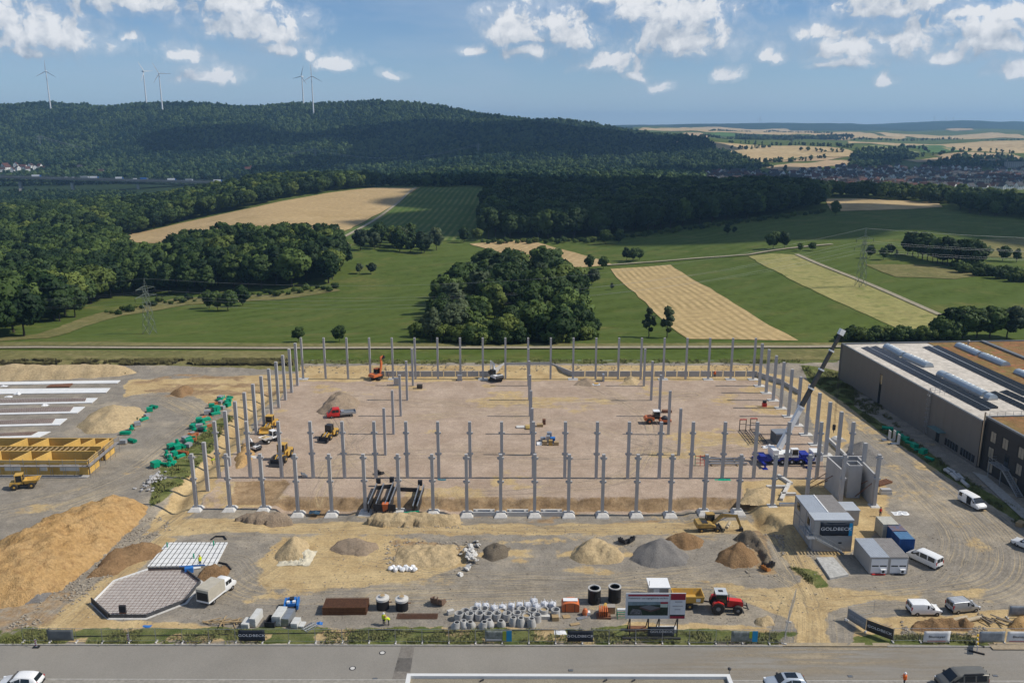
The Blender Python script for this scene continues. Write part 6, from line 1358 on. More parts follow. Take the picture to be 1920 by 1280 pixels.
# mobile crane
c0 = P(1490, 872); r = thing('mobile_crane', 'blue and white mobile crane with long dark raised boom', 'crane', (c0.x-1.0, c0.y+1.4, 0), R(3))
MB().bx(-6.2, 5.0, -1.25, 1.25, .85, 1.45).build('carrier', blue_paint, r)
for x0, x1, z in ((-5.9,-4.6,1.9), (.2,2.2,1.85), (2.3,3.9,2.1)): MB().bx(x0, x1, -1.2, 1.2, 1.45, z).build('deck_box', blue_paint, r)
MB().side([(4.6,.6),(6.6,.6),(6.7,1.5),(6.3,2.5),(4.6,2.55)], -1.2, 1.2).build('driver_cab', white_paint, r); MB().add([(6.74,-1.1,1.5),(6.74,1.1,1.5),(6.36,1.1,2.45),(6.36,-1.1,2.45),(6.6,-1.1,1.5),(6.6,1.1,1.5),(6.2,1.1,2.4),(6.2,-1.1,2.4)], [(0,1,2,3),(7,6,5,4),(0,4,5,1),(2,6,7,3),(1,5,6,2),(3,7,4,0)]).build('windscreen', glass, r)
for s in (-1, 1): MB().bx(4.9, 6.1, s*1.205-.02, s*1.205+.02, 1.55, 2.3).build('side_window', glass, r)
wheels(r, [(x, s*1.05) for x in (-3.4,-1.5,.4,2.2,4.0) for s in (-1,1)], .62, .42, white_paint)
for x, sg in ((-5.6,1), (-5.6,-1), (3.2,1), (3.2,-1)):
    MB().bar((x, sg*1.0, .75), (x, sg*3.1, .75), .4, .4).bar((x, sg*3.0, .1), (x, sg*3.0, 1.2), .25).bx(x-.5, x+.5, sg*3.0-.5, sg*3.0+.5, .0, .12).build('outrigger', blue_paint, r)
for k in range(3): MB().bar((-6.2,-1.2+k*.4,1.2), (-7.3,-1.1+k*.4,2.6), .16).build('ladder', blue_paint, r)
tt_ = MB().bx(-2.6, 1.4, -1.2, 1.2, 1.6, 2.3).build('turntable', white_paint, r); MB().bx(-3.6, -2.5, -1.5, 1.5, 1.6, 3.2).build('counterweight', white_paint, r)
cab(r, .1, 1.5, -1.55, -.65, 1.7, 3.3, white_paint)
tipw = PY(1578, 622, c0.y+4.0); rl_ = Matrix.Rotation(-R(3), 3, 'Z') @ (tipw-Vector(r.location))
piv = Vector((-1.9, .2, 3.0)); bd_ = rl_-piv; un = bd_.normalized()
MB().taper(piv, piv+bd_*.36, 0.85, 1.0, .75, .85).build('boom_base', white_paint, r); dk_ = mat('boom_dark', (.07,.065,.06), .5, var=.08)
for k, (t0, t1, w) in enumerate(((.36,.52,.68), (.52,.68,.61), (.68,.84,.54), (.84,.985,.47))):
    MB().taper(piv+bd_*t0, piv+bd_*t1, w, w*1.15, w, w*1.15).build('boom_section', dk_, r); MB().taper(piv+bd_*(t0-.006), piv+bd_*(t0+.006), w+.3, w*1.15+.3, w+.3, w*1.15+.3).build('boom_collar', white_paint, r)
MB().taper(piv+bd_*.975, piv+bd_*1.02, .8, 1.0, .7, 1.1).build('boom_head', white_paint, r); MB().bar(piv+Vector((.2,0,-.4)), piv+bd_*.33-Vector((0,0,.5)), .35).build('luffing_ram', steel, r)
hk = rl_+Vector((.35,0,-.5)); hz_ = (PY(1573, 800, c0.y+4.0).z)
MB().cyl((hk.x-.12,hk.y,hk.z), (hk.x-.12,hk.y,hz_), .03, n=5).cyl((hk.x+.12,hk.y,hk.z), (hk.x+.12,hk.y,hz_), .03, n=5).build('hoist_rope', dsteel, r)
MB().box((hk.x,hk.y,hz_-.1), (.5,.4,1.1)).cyl((hk.x,hk.y,hz_-.6), (hk.x,hk.y,hz_-1.3), .12, .05, n=8).build('hook_block', dsteel, r)
p_ = P(1572, 826); r = thing('lifting_frame', 'white curved concrete part lying under the crane hook', 'precast part', p_, .3); MB().side([(-1.4,0),(1.4,0),(1.1,.45),(.5,.75),(-.5,.75),(-1.1,.45)], -1.0, 1.0).build('shell', concrete_pale, r, False)
r = thing('ballast_container', 'dark grey steel box standing behind the mobile crane', 'box', P(1462,828), .1); MB().bx(-1.5, 1.5, -1.6, 1.6, 0, 2.2).build('body', mat('box_grey', (.13,.14,.14), .7, var=.1), r); MB().bx(-1.55, 1.55, -1.65, 1.65, 2.2, 2.35).build('lid', steel, r)
crumple('wrapped_load', 'white wrapped load behind the crane counterweight', 'load', P(1440,838), 2.4, 1.6, 1.3, white_paint, 13)
# ------------------------------------------------------------------ cabins and containers
def corr(b, x0, x1, y0, y1, z, n, amp=.05, along='Y'):
    """corrugated sheet: ribs running along one axis"""
    vs = []; k = n*2
    for q in range(k+1):
        t = q/k; zz = z+(amp if q % 2 else 0)
        if along == 'Y': vs += [(x0+(x1-x0)*t, y0, zz), (x0+(x1-x0)*t, y1, zz)]
        else: vs += [(x0, y0+(y1-y0)*t, zz), (x1, y0+(y1-y0)*t, zz)]
    return b.add(vs, [(2*q, 2*q+1, 2*q+3, 2*q+2) for q in range(k)])
cab_w = mat('cabin_panel', (.40,.38,.35), .6, var=.05); roof_l = mat('zinc_roof', (.52,.55,.58), .45, .3, var=.06); roof_d = mat('weathered_roof', (.36,.33,.30), .6, .2, var=.12)
nav = mat('banner_navy', (.022,.028,.04), .7, var=.1); bcy = mat('banner_cyan', (.02,.27,.50), .7, var=.05); wtext = mat('white_print', (.72,.72,.72), .7, var=0)
x0, x1, y0, y1 = 46.9, 52.95, 121.1, 130.3
r = thing('office_cabin', 'grey two storey site office cabin with outside stairs and dark banner', 'site cabin', ((x0+x1)/2, (y0+y1)/2, 0)); w, d = (x1-x0)/2, (y1-y0)/2
for fl in (0, 1): MB().bx(-w, w, -d, d, .1+fl*2.62, 2.6+fl*2.62).build('storey', cab_w, r)
tr_ = MB()
for z in (.1, 2.61, 5.24):
    for s in (-1, 1): tr_.bx(-w-.03, w+.03, s*d-.05, s*d+.05, z-.08, z+.08); tr_.bx(s*w-.05, s*w+.05, -d-.03, d+.03, z-.07, z+.07)
for sx in (-1, 1):
    for sy in (-1, -.2, .4, 1): tr_.bx(sx*w-.06, sx*w+.06, sy*d-.06, sy*d+.06, 0, 5.3)
tr_.build('frame', mat('cabin_frame', (.33,.32,.31), .6, var=.05), r)
MB().bx(-w-.1, w+.1, -d-.1, -d+2.6, 5.3, 5.42).build('roof', roof_l, r)
b = MB(); corr(b, -w-.05, -.1, -d+2.62, d+.1, 5.36, 16); b.build('roof', roof_l, r); b = MB(); corr(b, .1, w+.05, -d+2.62, d+.1, 5.36, 16); b.build('roof', roof_d, r); MB().bx(-.1, .1, -d+2.62, d+.1, 5.35, 5.46).build('roof_seam', white_paint, r)
for y, z in ((-2.2, 3.4), (2.8, 3.6)): MB().bx(-w-.06, -w+.02, y-.6, y+.6, z, z+1.2).build('window', glass, r)
MB().bx(-w-.06, -w+.02, -3.2, -2.3, 2.75, 4.8).build('door', mat('door_grey', (.5,.5,.5), .5, var=.03), r); MB().bx(-w-.05, -w+.02, -4.2, -3.4, .2, 2.2).build('door', _mats['door_grey'], r); MB().bx(1.0, 1.5, -d-.05, -d+.02, 1.35, 1.6).build('vent', dsteel, r)
MB().bx(-w-1.2, -w, -d-1.1, -1.0, 2.6, 2.68).build('landing', steel, r); b = MB()
for a, c in (((-w-1.15,-1.0),(-w-1.15,-d-1.05)), ((-w-1.15,-d-1.05),(-w+.2,-d-1.05))):
    for z in (3.15, 3.7): b.bar((a[0],a[1],z), (c[0],c[1],z), .05)
for q in np.linspace(-1.0, -d-1.05, 6): b.bar((-w-1.15,q,2.65), (-w-1.15,q,3.7), .05)
b.build('railing', steel, r)
st0, st1 = Vector((-w+.2, -d-.6, 2.6)), Vector((1.6, -d-.6, .1)); b = MB()
for y in (-.5, .5): b.bar(st0+Vector((0,y,0)), st1+Vector((0,y,0)), .06, .28)
b.build('stair_stringer', steel, r)
tm = MB().bx(-.14, .14, -.48, .48, -.02, .02).mesh('tread'); tm.materials.append(steel)
for k in range(13): link('tread', tm, r, st0.lerp(st1, (k+.5)/13))
b = MB()
for z in (.5, 1.0): b.bar(st0+Vector((0,-.5,z)), st1+Vector((0,-.5,z)), .05)
for k in range(6): p = st0.lerp(st1, k/5); b.bar(p+Vector((0,-.5,0)), p+Vector((0,-.5,1)), .05)
b.build('railing', steel, r)
def banner(name, label, c, rz, bw, bh, m, txt=None, tsize=.5, parts=(), xs=1.25, tm=None, cat='banner', sag=.05, tz=0, group=None):
    """a printed sheet hung upright; c is its lower middle"""
    r = thing(name, label, cat, c, rz, group); n = 9; X = np.linspace(-bw/2, bw/2, n); Zs = np.linspace(0, bh, 5)
    XX, ZZ = np.meshgrid(X, Zs); YY = np.sin(XX*3.1+ZZ*2)*.012+sag*.4*np.cos(XX/bw*math.pi)*(ZZ/bh)
    me, _ = grid_mesh('cloth', XX, YY, ZZ-sag*.8*np.cos(XX/bw*math.pi)*(ZZ/bh)**2); me.materials.append(m); o = link('cloth', me, r); sm = o.modifiers.new('thickness', 'SOLIDIFY'); sm.thickness = .01
    for (u0, u1, v0, v1, pm) in parts: MB().bx(-bw/2+u0*bw, -bw/2+u1*bw, -.045, -.032, v0*bh, v1*bh).build('print', pm, r)
    if txt: lettering(txt, tsize, tm or wtext, r, (0, -.05, bh*.5+tz), (R(90), 0, 0), xs)
    return r
banner('banner', 'large dark banner with white company lettering on the two storey cabin', ((x0+x1)/2+.4, y0-.12, 2.75), 0, 5.0, 2.3, nav, 'GOLDBECK', .78, [(.9,1,.0,.93,bcy)], 1.2, sag=.15)
r = thing('cabin', 'plain grey single cabin with pale roof behind the two storey office', 'site cabin', (55.4, 131.6, 0)); MB().bx(-2.3, 2.3, -1.6, 1.6, .1, 2.7).build('wall', cab_w, r); MB().bx(-2.4, 2.4, -1.7, 1.7, 2.7, 2.85).build('roof', roof_l, r); MB().bx(1.0, 1.06, -1.63, -1.57, .1, 2.7).build('corner_post', roof_d, r)
gx0, gx1, gyf = 52.95, 58.7, 114.0
for k, (nm, rm) in enumerate((('left garage cabin with pale ribbed roof and white shutter', roof_l), ('right garage cabin with brownish ribbed roof and white shutter', roof_d))):
    cx_ = gx0+(gx1-gx0)*(.25+.5*k); hw = (gx1-gx0)/4-.01
    r = thing('garage_cabin', nm, 'site cabin', (cx_, gyf+3.0, 0)); MB().bx(-hw, hw, -3.0, 3.0, .12, 2.75).build('wall', cab_w, r); b = MB(); corr(b, -hw, hw, -3.05, 3.05, 2.8, 12, .06); b.build('roof', rm, r)
    MB().bx(-hw+.2, hw-.2, -3.04, -2.98, .25, 2.5).build('shutter', white_paint, r)
    for s in (-1, 1): MB().bx(s*.6-.5, s*.6+.5, -3.06, -3.0, 1.3, 1.5).build('window', glass, r)
    ac = MB().bx(.2, 1.0, -3.4, -3.05, .35, .95).build('air_conditioner', white_paint, r); MB().cyl((.5,-3.42,.65), (.5,-3.4,.65), .22, n=14).build('fan', dsteel, ac)
    MB().bx(-hw+.4, hw-.5, -3.3, -3.05, .0, .14).build('step', red_paint if k == 0 else dsteel, r)
def box_container(label, c, rz, L, W_, H, paint, roofm, name='container'):
    r = thing(name, label, 'container', c, rz); b = MB()
    for s in (-1, 1):
        n = int(L/.3)
        for q in range(n): x = -L/2+(q+.5)*L/n; b.bx(x-L/n*.3, x+L/n*.3, s*W_/2-.03, s*W_/2+.03, .25, H-.2)
        n = int(W_/.28)
        for q in range(n): y = -W_/2+(q+.5)*W_/n; b.bx(s*L/2-.03, s*L/2+.03, y-W_/n*.3, y+W_/n*.3, .25, H-.2)
    MB().bx(-L/2+.02, L/2-.02, -W_/2+.02, W_/2-.02, .12, H-.04).build('body', paint, r); b.build('ribs', paint, r); b = MB()
    for sx in (-1, 1):
        for sy in (-1, 1): b.bx(sx*L/2-.09, sx*L/2+.05, sy*W_/2-.09, sy*W_/2+.05, 0, H) if sx > 0 else b.bx(sx*L/2-.05, sx*L/2+.09, sy*W_/2-.09, sy*W_/2+.05, 0, H)
    b.build('corner_post', paint, r); b = MB(); corr(b, -L/2-.02, L/2+.02, -W_/2-.02, W_/2+.02, H+.01, 10, .04, 'X'); b.build('roof', roofm, r); return r
ctw = mat('container_beige', (.50,.49,.42), .6, var=.15); ctb = mat('container_blue', (.015,.075,.26), .5, var=.15)
ca = P(1669, 982, 2.6); box_container('beige steel container behind the blue ones', (ca.x+.1, ca.y+1.3, 0), R(90), 2.9, 2.44, 2.6, ctw, mat('container_roof_beige', (.58,.56,.48), .6, var=.15))
cb = P(1690, 994, 2.4); box_container('rear blue steel container with rust on its roof', (cb.x-.35, cb.y+1.1, 0), R(90), 2.6, 2.2, 2.4, ctb, mat('rusty_blue_roof', (.07,.15,.30), .7, var=.1, col2=(.25,.13,.07), scale=1.0))
cc = P(1700, 1009, 2.5); box_container('front blue steel container beside the garage cabins', (cc.x, cc.y+1.0, 0), R(90), 2.5, 2.25, 2.5, ctb, mat('container_roof_blue', (.10,.22,.38), .6, var=.15))
w_ = [P(1530,1048), P(1562,1047), P(1591,1080), P(1556,1087)]; r = thing('concrete_slab', 'bare concrete ramp slab in front of the office stairs', 'slab', (0,0,0)); MB().prism([(p.x, p.y) for p in w_], 0, .35).build('slab', groundmat('slab_concrete', [(.40,.39,.36),(.46,.45,.42)], (.5,2), bump=.1), r)
crumple('wrapped_load', 'white wrapped bundle on the ground right of the stair core', 'load', P(1688,962), 2.6, 1.4, .8, white_paint, 17)
p_ = P(1656, 907); r = thing('beam_stack', 'stack of dark red steel beams beside the stair core', 'beams', p_, .5)
for k in range(4): MB().bx(-1.8, 1.8, -.6+k*.4, -.4+k*.4, .1, .45).build('beam', rust, r)
p_ = P(1660, 925); r = thing('concrete_block', 'pale concrete blocks stacked right of the stair core', 'blocks', p_); MB().bx(-1,1,-.5,.5,0,.5).build('block', concrete_pale, r); MB().bx(-.9,.9,-.45,.5,.52,.95).build('block', concrete, r)

# ------------------------------------------------------------------ the large hall and the office wing
wallc = mat('hall_cladding', (.185,.165,.145), .55, .2, var=.05, scale=.3); capm = mat('roof_edge', (.20,.21,.22), .5, .4, var=.05); roofm = groundmat('roof_membrane', [(.52,.47,.40),(.58,.53,.46)], (.1,.8), bump=0); sedum = groundmat('sedum_roof', [(.26,.13,.065),(.20,.165,.06),(.33,.12,.07)], (.12,.8), bump=.5)
A, B = Vector((86.7, 217.0, 0)), Vector((90.9, 155.4, 0)); u = (B-A).normalized(); v = Vector((-u.y, u.x, 0)); HL = (B-A).length; HH = 9.7; HW_ = 75
hr = math.atan2(u.y, u.x)
hall = thing('industrial_hall', 'large grey brown industrial hall with flat roof at the right', 'hall', A, hr)    # x along the long wall towards the camera, y to the right
pw = 3.0; n = int(HL/pw)
pm = MB().bx(.01, HL/n-.01, -.0, .18, 0, HH-.25).mesh('wall_panel'); pm.materials.append(wallc)
for k in range(n): link('wall_panel', pm, hall, (k*HL/n, 0, 0))
MB().bx(0, .2, .2, HW_, 0, HH-.25).build('end_wall', wallc, hall); MB().bx(HL-.2, HL, .2, HW_, 0, HH-.25).build('end_wall', wallc, hall); MB().bx(0, HL, HW_-.2, HW_, 0, HH-.25).build('end_wall', wallc, hall)
MB().bx(.3, HL-.3, .3, HW_-.3, HH-.6, HH-.32).build('roof', roofm, hall)
b = MB().bx(-.08, HL+.08, -.08, .35, HH-.28, HH+.02).bx(-.08, .35, .35, HW_, HH-.28, HH+.05).bx(HL-.35, HL+.08, .35, HW_, HH-.28, HH); b.build('parapet', capm, hall)
MB().bx(-.1, .3, -.1, .3, 0, HH-.3).build('corner_trim', capm, hall)
MB().bx(.35, HL-.35, 23.5, HW_-.4, HH-.3, HH-.2).build('sedum_roof', sedum, hall)
MB().bx(.35, HL-.35, 38, 39, HH-.18, HH+.25).build('roof_upstand', capm, hall)
# position helpers on the roof, straight from the picture
Minv = (Matrix.Translation(A) @ Matrix.Rotation(hr, 4, 'Z')).inverted()
def HP(px, py, z=HH-.3): return Minv @ P(px, py, z)
pv = mat('solar_panel', (.014,.018,.032), .18, .3, var=.1, spec=.6, scale=.5)
pvm = MB().add([(-.5,-.85,.05),(.5,-.85,.05),(.5,.85,.42),(-.5,.85,.42),(-.5,-.85,.0),(.5,-.85,.0),(.5,.85,.0),(-.5,.85,.0)], [(0,1,2,3),(0,4,5,1),(1,5,6,2),(2,6,7,3),(3,7,4,0)]).mesh('panel'); pvm.materials.append(pv)
fr = mat('panel_frame', (.42,.43,.44), .5, .6, var=.05)
def pv_row(p0, p1, label_part):
    a, b = HP(*p0), HP(*p1); d = b-a; n = int(d.length/1.08); rz = math.atan2(d.y, d.x)
    for k in range(n):
        q = a+d*((k+.5)/n); o = link('solar_panel', pvm, hall, (q.x, q.y, HH-.28), rz)
for p0, p1 in (((1620,652),(1848,770)), ((1636,651),(1864,766)), ((1735,651),(1925,742)), ((1752,650),(1950,742)), ((1858,736),(1940,775)), ((1880,734),(1950,765))):
    pv_row(p0, p1, '')
for p0, p1 in (((1628,652),(1856,769)), ((1743,650),(1940,745))):
    a, b = HP(*p0), HP(*p1); MB().bar((a.x,a.y,HH-.1), (b.x,b.y,HH-.1), .5, .12).build('panel_rail', fr, hall)
dome = mat('skylight_dome', (.36,.42,.47), .25, .0, var=.06, scale=.4, spec=.5)
def skylight(p0, p1, wd=2.2):
    a, b = HP(*p0), HP(*p1); d = b-a; L = d.length; rz = math.atan2(d.y, d.x)
    o = MB().bx(0, L, -wd/2-.12, wd/2+.12, 0, .4).build('skylight', steel, hall, loc=(a.x, a.y, HH-.32), rz=rz); secs = []
    for x in (0, L): secs.append([(x, -wd/2*math.cos(t*math.pi/10), .4+.85*math.sin(t*math.pi/10)) for t in range(11)])
    MB().loft(secs).build('dome', dome, o, True); rb = MB()
    for k in range(1, int(L/1.5)):
        x = k*1.5; rb.tube([(x, -wd/2*1.01*math.cos(t*math.pi/8), .4+.87*math.sin(t*math.pi/8)) for t in range(9)], .03, 4)
    rb.build('rib', steel, o)
skylight((1663,652),(1695,669)); skylight((1699,670),(1742,689)); skylight((1763,703),(1775,708)); skylight((1777,709),(1848,744)); skylight((1852,746),(1862,750)); skylight((1797,650),(1838,668)); skylight((1842,669),(1886,687)); skylight((1908,700),(1960,722))
def wallrect(name, t0, t1, z0, z1, m, depth=.05, parent=hall): return MB().bx(t0, t1, -depth, .02, z0, z1).build(name, m, parent)
dglass = mat('window_glass_dark', (.02,.022,.026), .1, var=0, spec=.6)
tW = 22.5
wallrect('window', tW-.9, tW+.1, .3, 7.6, dglass); wallrect('window_frame', tW-1.0, tW-.88, .2, 7.7, capm, .09); wallrect('window_blind', tW-.1, tW+.25, 5.2, 7.4, mat('blind', (.55,.42,.25), .8, var=.05), .07)
MB().bx(46.2, 50.6, -1.6, 0, 3.0, 3.15).build('canopy', mat('canopy_glass', (.12,.2,.2), .3, var=.05), hall); wallrect('door', 47.2, 48.4, .1, 2.2, dglass, .06)
for t0, t1 in ((50.6, 55.2), (56.2, 60.9)):
    o = wallrect('window_band', t0, t1, .6, 2.1, dglass, .06); k_ = int((t1-t0)/.9)
    for q in range(1, k_): MB().bx(t0+q*(t1-t0)/k_-.04, t0+q*(t1-t0)/k_+.04, -.09, -.055, .6, 2.1).build('mullion', capm, o)
b = MB(); lt = 43.5
for y in (-.2, -.55): b.bar((lt, y, .5), (lt, y, HH+1.0), .05); b.bar((lt+.45, y, .5), (lt+.45, y, HH+1.0), .05)
for k in range(28): b.bar((lt, -.2, .7+k*.33), (lt+.45, -.2, .7+k*.33), .035)
for k in range(8): b.tube([(lt,-.2,2.2+k),(lt-.1,-.7,2.2+k),(lt+.22,-.95,2.2+k),(lt+.55,-.7,2.2+k),(lt+.45,-.2,2.2+k)], .025, 4)
b.build('roof_ladder', steel, hall)
b = MB()
for z in (.5, 1.05): b.bar((lt-.6,-.0,HH+z-.2), (lt-.6,2.4,HH+z-.2), .05); b.bar((lt+1.0,-.0,HH+z-.2), (lt+1.0,2.4,HH+z-.2), .05)
for y in (0,1.2,2.4): b.bar((lt-.6,y,HH-.3), (lt-.6,y,HH+.85), .05); b.bar((lt+1.0,y,HH-.3), (lt+1.0,y,HH+.85), .05)
b.build('railing', steel, hall)
MB().lathe([(.2,0),(.2,.7),(.35,.8),(.38,1.2),(.1,1.35)], 12, (3, 33, HH-.3)).build('vent_cowl', steel, hall)
# office wing continues the wall towards the camera
dk_w = mat('office_cladding', (.055,.05,.047), .6, .2, var=.12, scale=.4, stretch=(.2,.2,6)); warm = mat('office_window', (.36,.31,.24), .25, var=.2, scale=.5, spec=.5)
off = thing('office_wing', 'dark clad office wing with planted roof and outside stairs', 'office building', A+u*(HL+.02)+v*.6, hr); OL, OH = 46.0, 10.6
MB().bx(0, OL, 0, 26, 0, OH-.2).build('wall', dk_w, off); MB().bx(.4, OL, .4, 25, OH-.19, OH-.08).build('sedum_roof', sedum, off)
MB().bx(-.05, OL, -.06, .38, OH-.22, OH+.1).bx(-.05, .36, .38, 26, OH-.22, OH+.1).build('parapet', capm, off)
for t, z in ((2.0,6.4), (5.6,6.4), (10.2,6.4), (14.5,6.4), (1.9,3.2), (10.2,3.2), (14.5,3.2), (2.2,.4), (9.5,.4)):
    o = MB().bx(t-.1, t+1.9, -.04, .03, z-.1, z+2.1).build('window', black_plastic, off); MB().bx(t+.35, t+1.0, -.07, -.045, z, z+2.0).build('pane', warm, o); MB().bx(t+1.1, t+1.8, -.07, -.045, z, z+2.0).build('pane', warm, o)
MB().bx(7.0, 8.2, -.06, .03, 3.3, 5.6).build('door', dglass, off); b = MB()
MB().bx(5.0, 9.0, -1.7, -.05, 3.15, 3.25).build('landing', steel, off)
for t0, z0, t1, z1 in ((9.0,3.2,14.0,.1),):
    for y in (-1.6,-.5): b.bar((t0,y,z0), (t1,y,z1), .08, .3)
    for z in (.5, 1.0): b.bar((t0,-1.65,z0+z), (t1,-1.65,z1+z), .05)
b.build('stair_stringer', steel, off)
tm2 = MB().bx(-.15, .15, -1.55, -.5, -.02, .02).mesh('tread'); tm2.materials.append(steel)
for k in range(16): link('tread', tm2, off, (9.0+5*(k+.5)/16, 0, 3.2-3.1*(k+.5)/16))
b = MB()
for z in (.5, 1.05): b.bar((5,-1.65,3.25+z), (9,-1.65,3.25+z), .05); b.bar((5,-1.65,3.25+z), (5,-.1,3.25+z), .05)
for t in (5,6,7,8,9): b.bar((t,-1.65,3.2), (t,-1.65,4.3), .05)
b.build('railing', steel, off)
for t in (5.2, 8.8): MB().bx(t-.06, t+.06, -1.65, -1.53, 0, 3.15).build('post', steel, off)
MB().cyl((.4,-.5,.5), (.4,-.5,OH+1.0), .16, n=10).build('flue_pipe', mat('flue_copper', (.50,.42,.32), .3, .7, var=.05), off)
b = MB()
for z in (.5, 1.0): b.bar((-.5,1.0,OH+z-.3), (-.5,9.0,OH+z-.3), .05)
for y in np.linspace(1, 9, 6): b.bar((-.5,y,OH-.8), (-.5,y,OH+.7), .05)
b.build('railing', steel, off)
fp = [P(1822,885), P(1850,893), P(1935,968), P(1935,990)]; me = bpy.data.meshes.new('footpath'); me.from_pydata([(p.x, p.y, .18) for p in fp], [], [(3,2,1,0)]); me.materials.append(kerbm); struct(link('footpath', me))

# ------------------------------------------------------------------ retaining wall at the back of the site
rw = [(700,706),(920,706),(945,690),(1033,689),(1075,706),(1420,706),(1470,722),(1500,740)]
r = thing('retaining_wall', 'low grey precast retaining wall running along the back of the site', 'retaining wall', (0,0,0)); W_ = [P(*q) for q in rw]; hgt = [1.15,1.15,1.15,1.0,1.15,1.0,.8,.6]
for k, (a, b) in enumerate(zip(W_[:-1], W_[1:])):
    n = max(1, int((b-a).length/3.0))
    for q in range(n):
        p0, p1 = a.lerp(b, q/n+.003), a.lerp(b, (q+1)/n-.003); h = hgt[k]*1.45
        MB().bar((p0.x,p0.y,h/2-.1), (p1.x,p1.y,h/2-.1), .22, h).build('wall_element', concrete, r)

# ------------------------------------------------------------------ left: timber-like formwork building
r = thing('formwork_building', 'unfinished ground floor of yellow timber panels at the left edge', 'shell building', (0,0,0)); F0, F1, G1 = P(-120,893), P(167,891), P(216,848); yb = G1.y; xr0, xr1 = F1.x, G1.x; H3 = 3.0
def panel_wall(a, b, h=H3, m=ply, t=.2, z=0.15):
    d = Vector((b[0]-a[0], b[1]-a[1], 0)); n = max(1, int(d.length/2.6))
    for q in range(n):
        p0, p1 = Vector((a[0],a[1],0))+d*(q/n+.004/n), Vector((a[0],a[1],0))+d*((q+1)/n-.004/n); MB().bar((p0.x,p0.y,z+h/2), (p1.x,p1.y,z+h/2), t, h).build('wall_panel', m, r)
xl = F0.x; X_at = lambda y: xr0+(xr1-xr0)*(y-F1.y)/(yb-F1.y); ym1, ym2 = F1.y+(yb-F1.y)*.40, F1.y+(yb-F1.y)*.62
panel_wall((xl,F1.y), (xr0,F1.y)); panel_wall((xl,yb), (xr1,yb)); panel_wall((xr0,F1.y+.3), (X_at(ym1),ym1-.3)); panel_wall((X_at(ym2),ym2), (xr1,yb-.3)); panel_wall((xl,ym1), (X_at(ym1)-.5,ym1)); panel_wall((xl,ym2), (X_at(ym2)-.5,ym2))
for px in (5, 62, 100): q = P(px, 880); panel_wall((q.x-2.0,F1.y+.2), (q.x-1.0,ym1-.15))
for px in (20, 60, 120, 148, 175): q = P(px, 858); panel_wall((q.x+1.0,ym2+.15), (q.x+2.2,yb-.15))
b = MB(); nn = 26
for q in range(nn): x = xl+(X_at(ym1)-2-xl)*q/nn; b.bx(x, x+.12, ym1+.3, ym2-.1, H3-.2, H3+.05)
b.build('ceiling_joist', timber, r)
for px0, px1 in ((8,38), (75,88), (112,148)):
    a, c = P(px0, 893), P(px1, 893); MB().bx(a.x, c.x, F1.y-.13, F1.y+.13, 1.0, 2.3).build('window_opening', mat('white_board', (.7,.69,.64), .7, var=.05), r)
MB().bx(xl, xr0+.2, F1.y-1.3, F1.y-.2, 0, .18).build('base_slab', concrete, r)
b = MB(); 
for z in (2.3, 3.3): b.bar((xl,F1.y-1.2,z), (xr0+.6,F1.y-1.2,z), .06); b.bar((xr0+.9,F1.y-1.1,z), (X_at(yb)+1.0,yb,z), .06)
for x in np.arange(xl, xr0, 2.5): b.bar((x,F1.y-1.2,0), (x,F1.y-1.2,3.9), .06); b.bar((x,F1.y-.5,0), (x,F1.y-.5,2.4), .06)
for t in np.linspace(0, 1, 7): x, y = xr0+.9+(X_at(yb)+1.0-xr0-.9)*t, F1.y-1.1+(yb-F1.y+1.1)*t; b.bar((x,y,0), (x,y,3.9), .06)
b.build('scaffold_frame', steel, r); MB().bx(xl, xr0+.5, F1.y-1.25, F1.y-.4, 2.22, 2.3).build('scaffold_board', mat('weathered_board', (.30,.28,.27), .8, var=.15), r)
sb0, sb1 = Vector((xr0+.55,F1.y-1.1,2.26)), Vector((X_at(yb)+.65,yb,2.26)); MB().bar(sb0, sb1, .8, .08).build('scaffold_board', _mats['weathered_board'], r)
MB().bar(sb0+Vector((0,0,1.2)), sb1+Vector((0,0,1.2)), .05, .18).build('toe_board', timber, r)
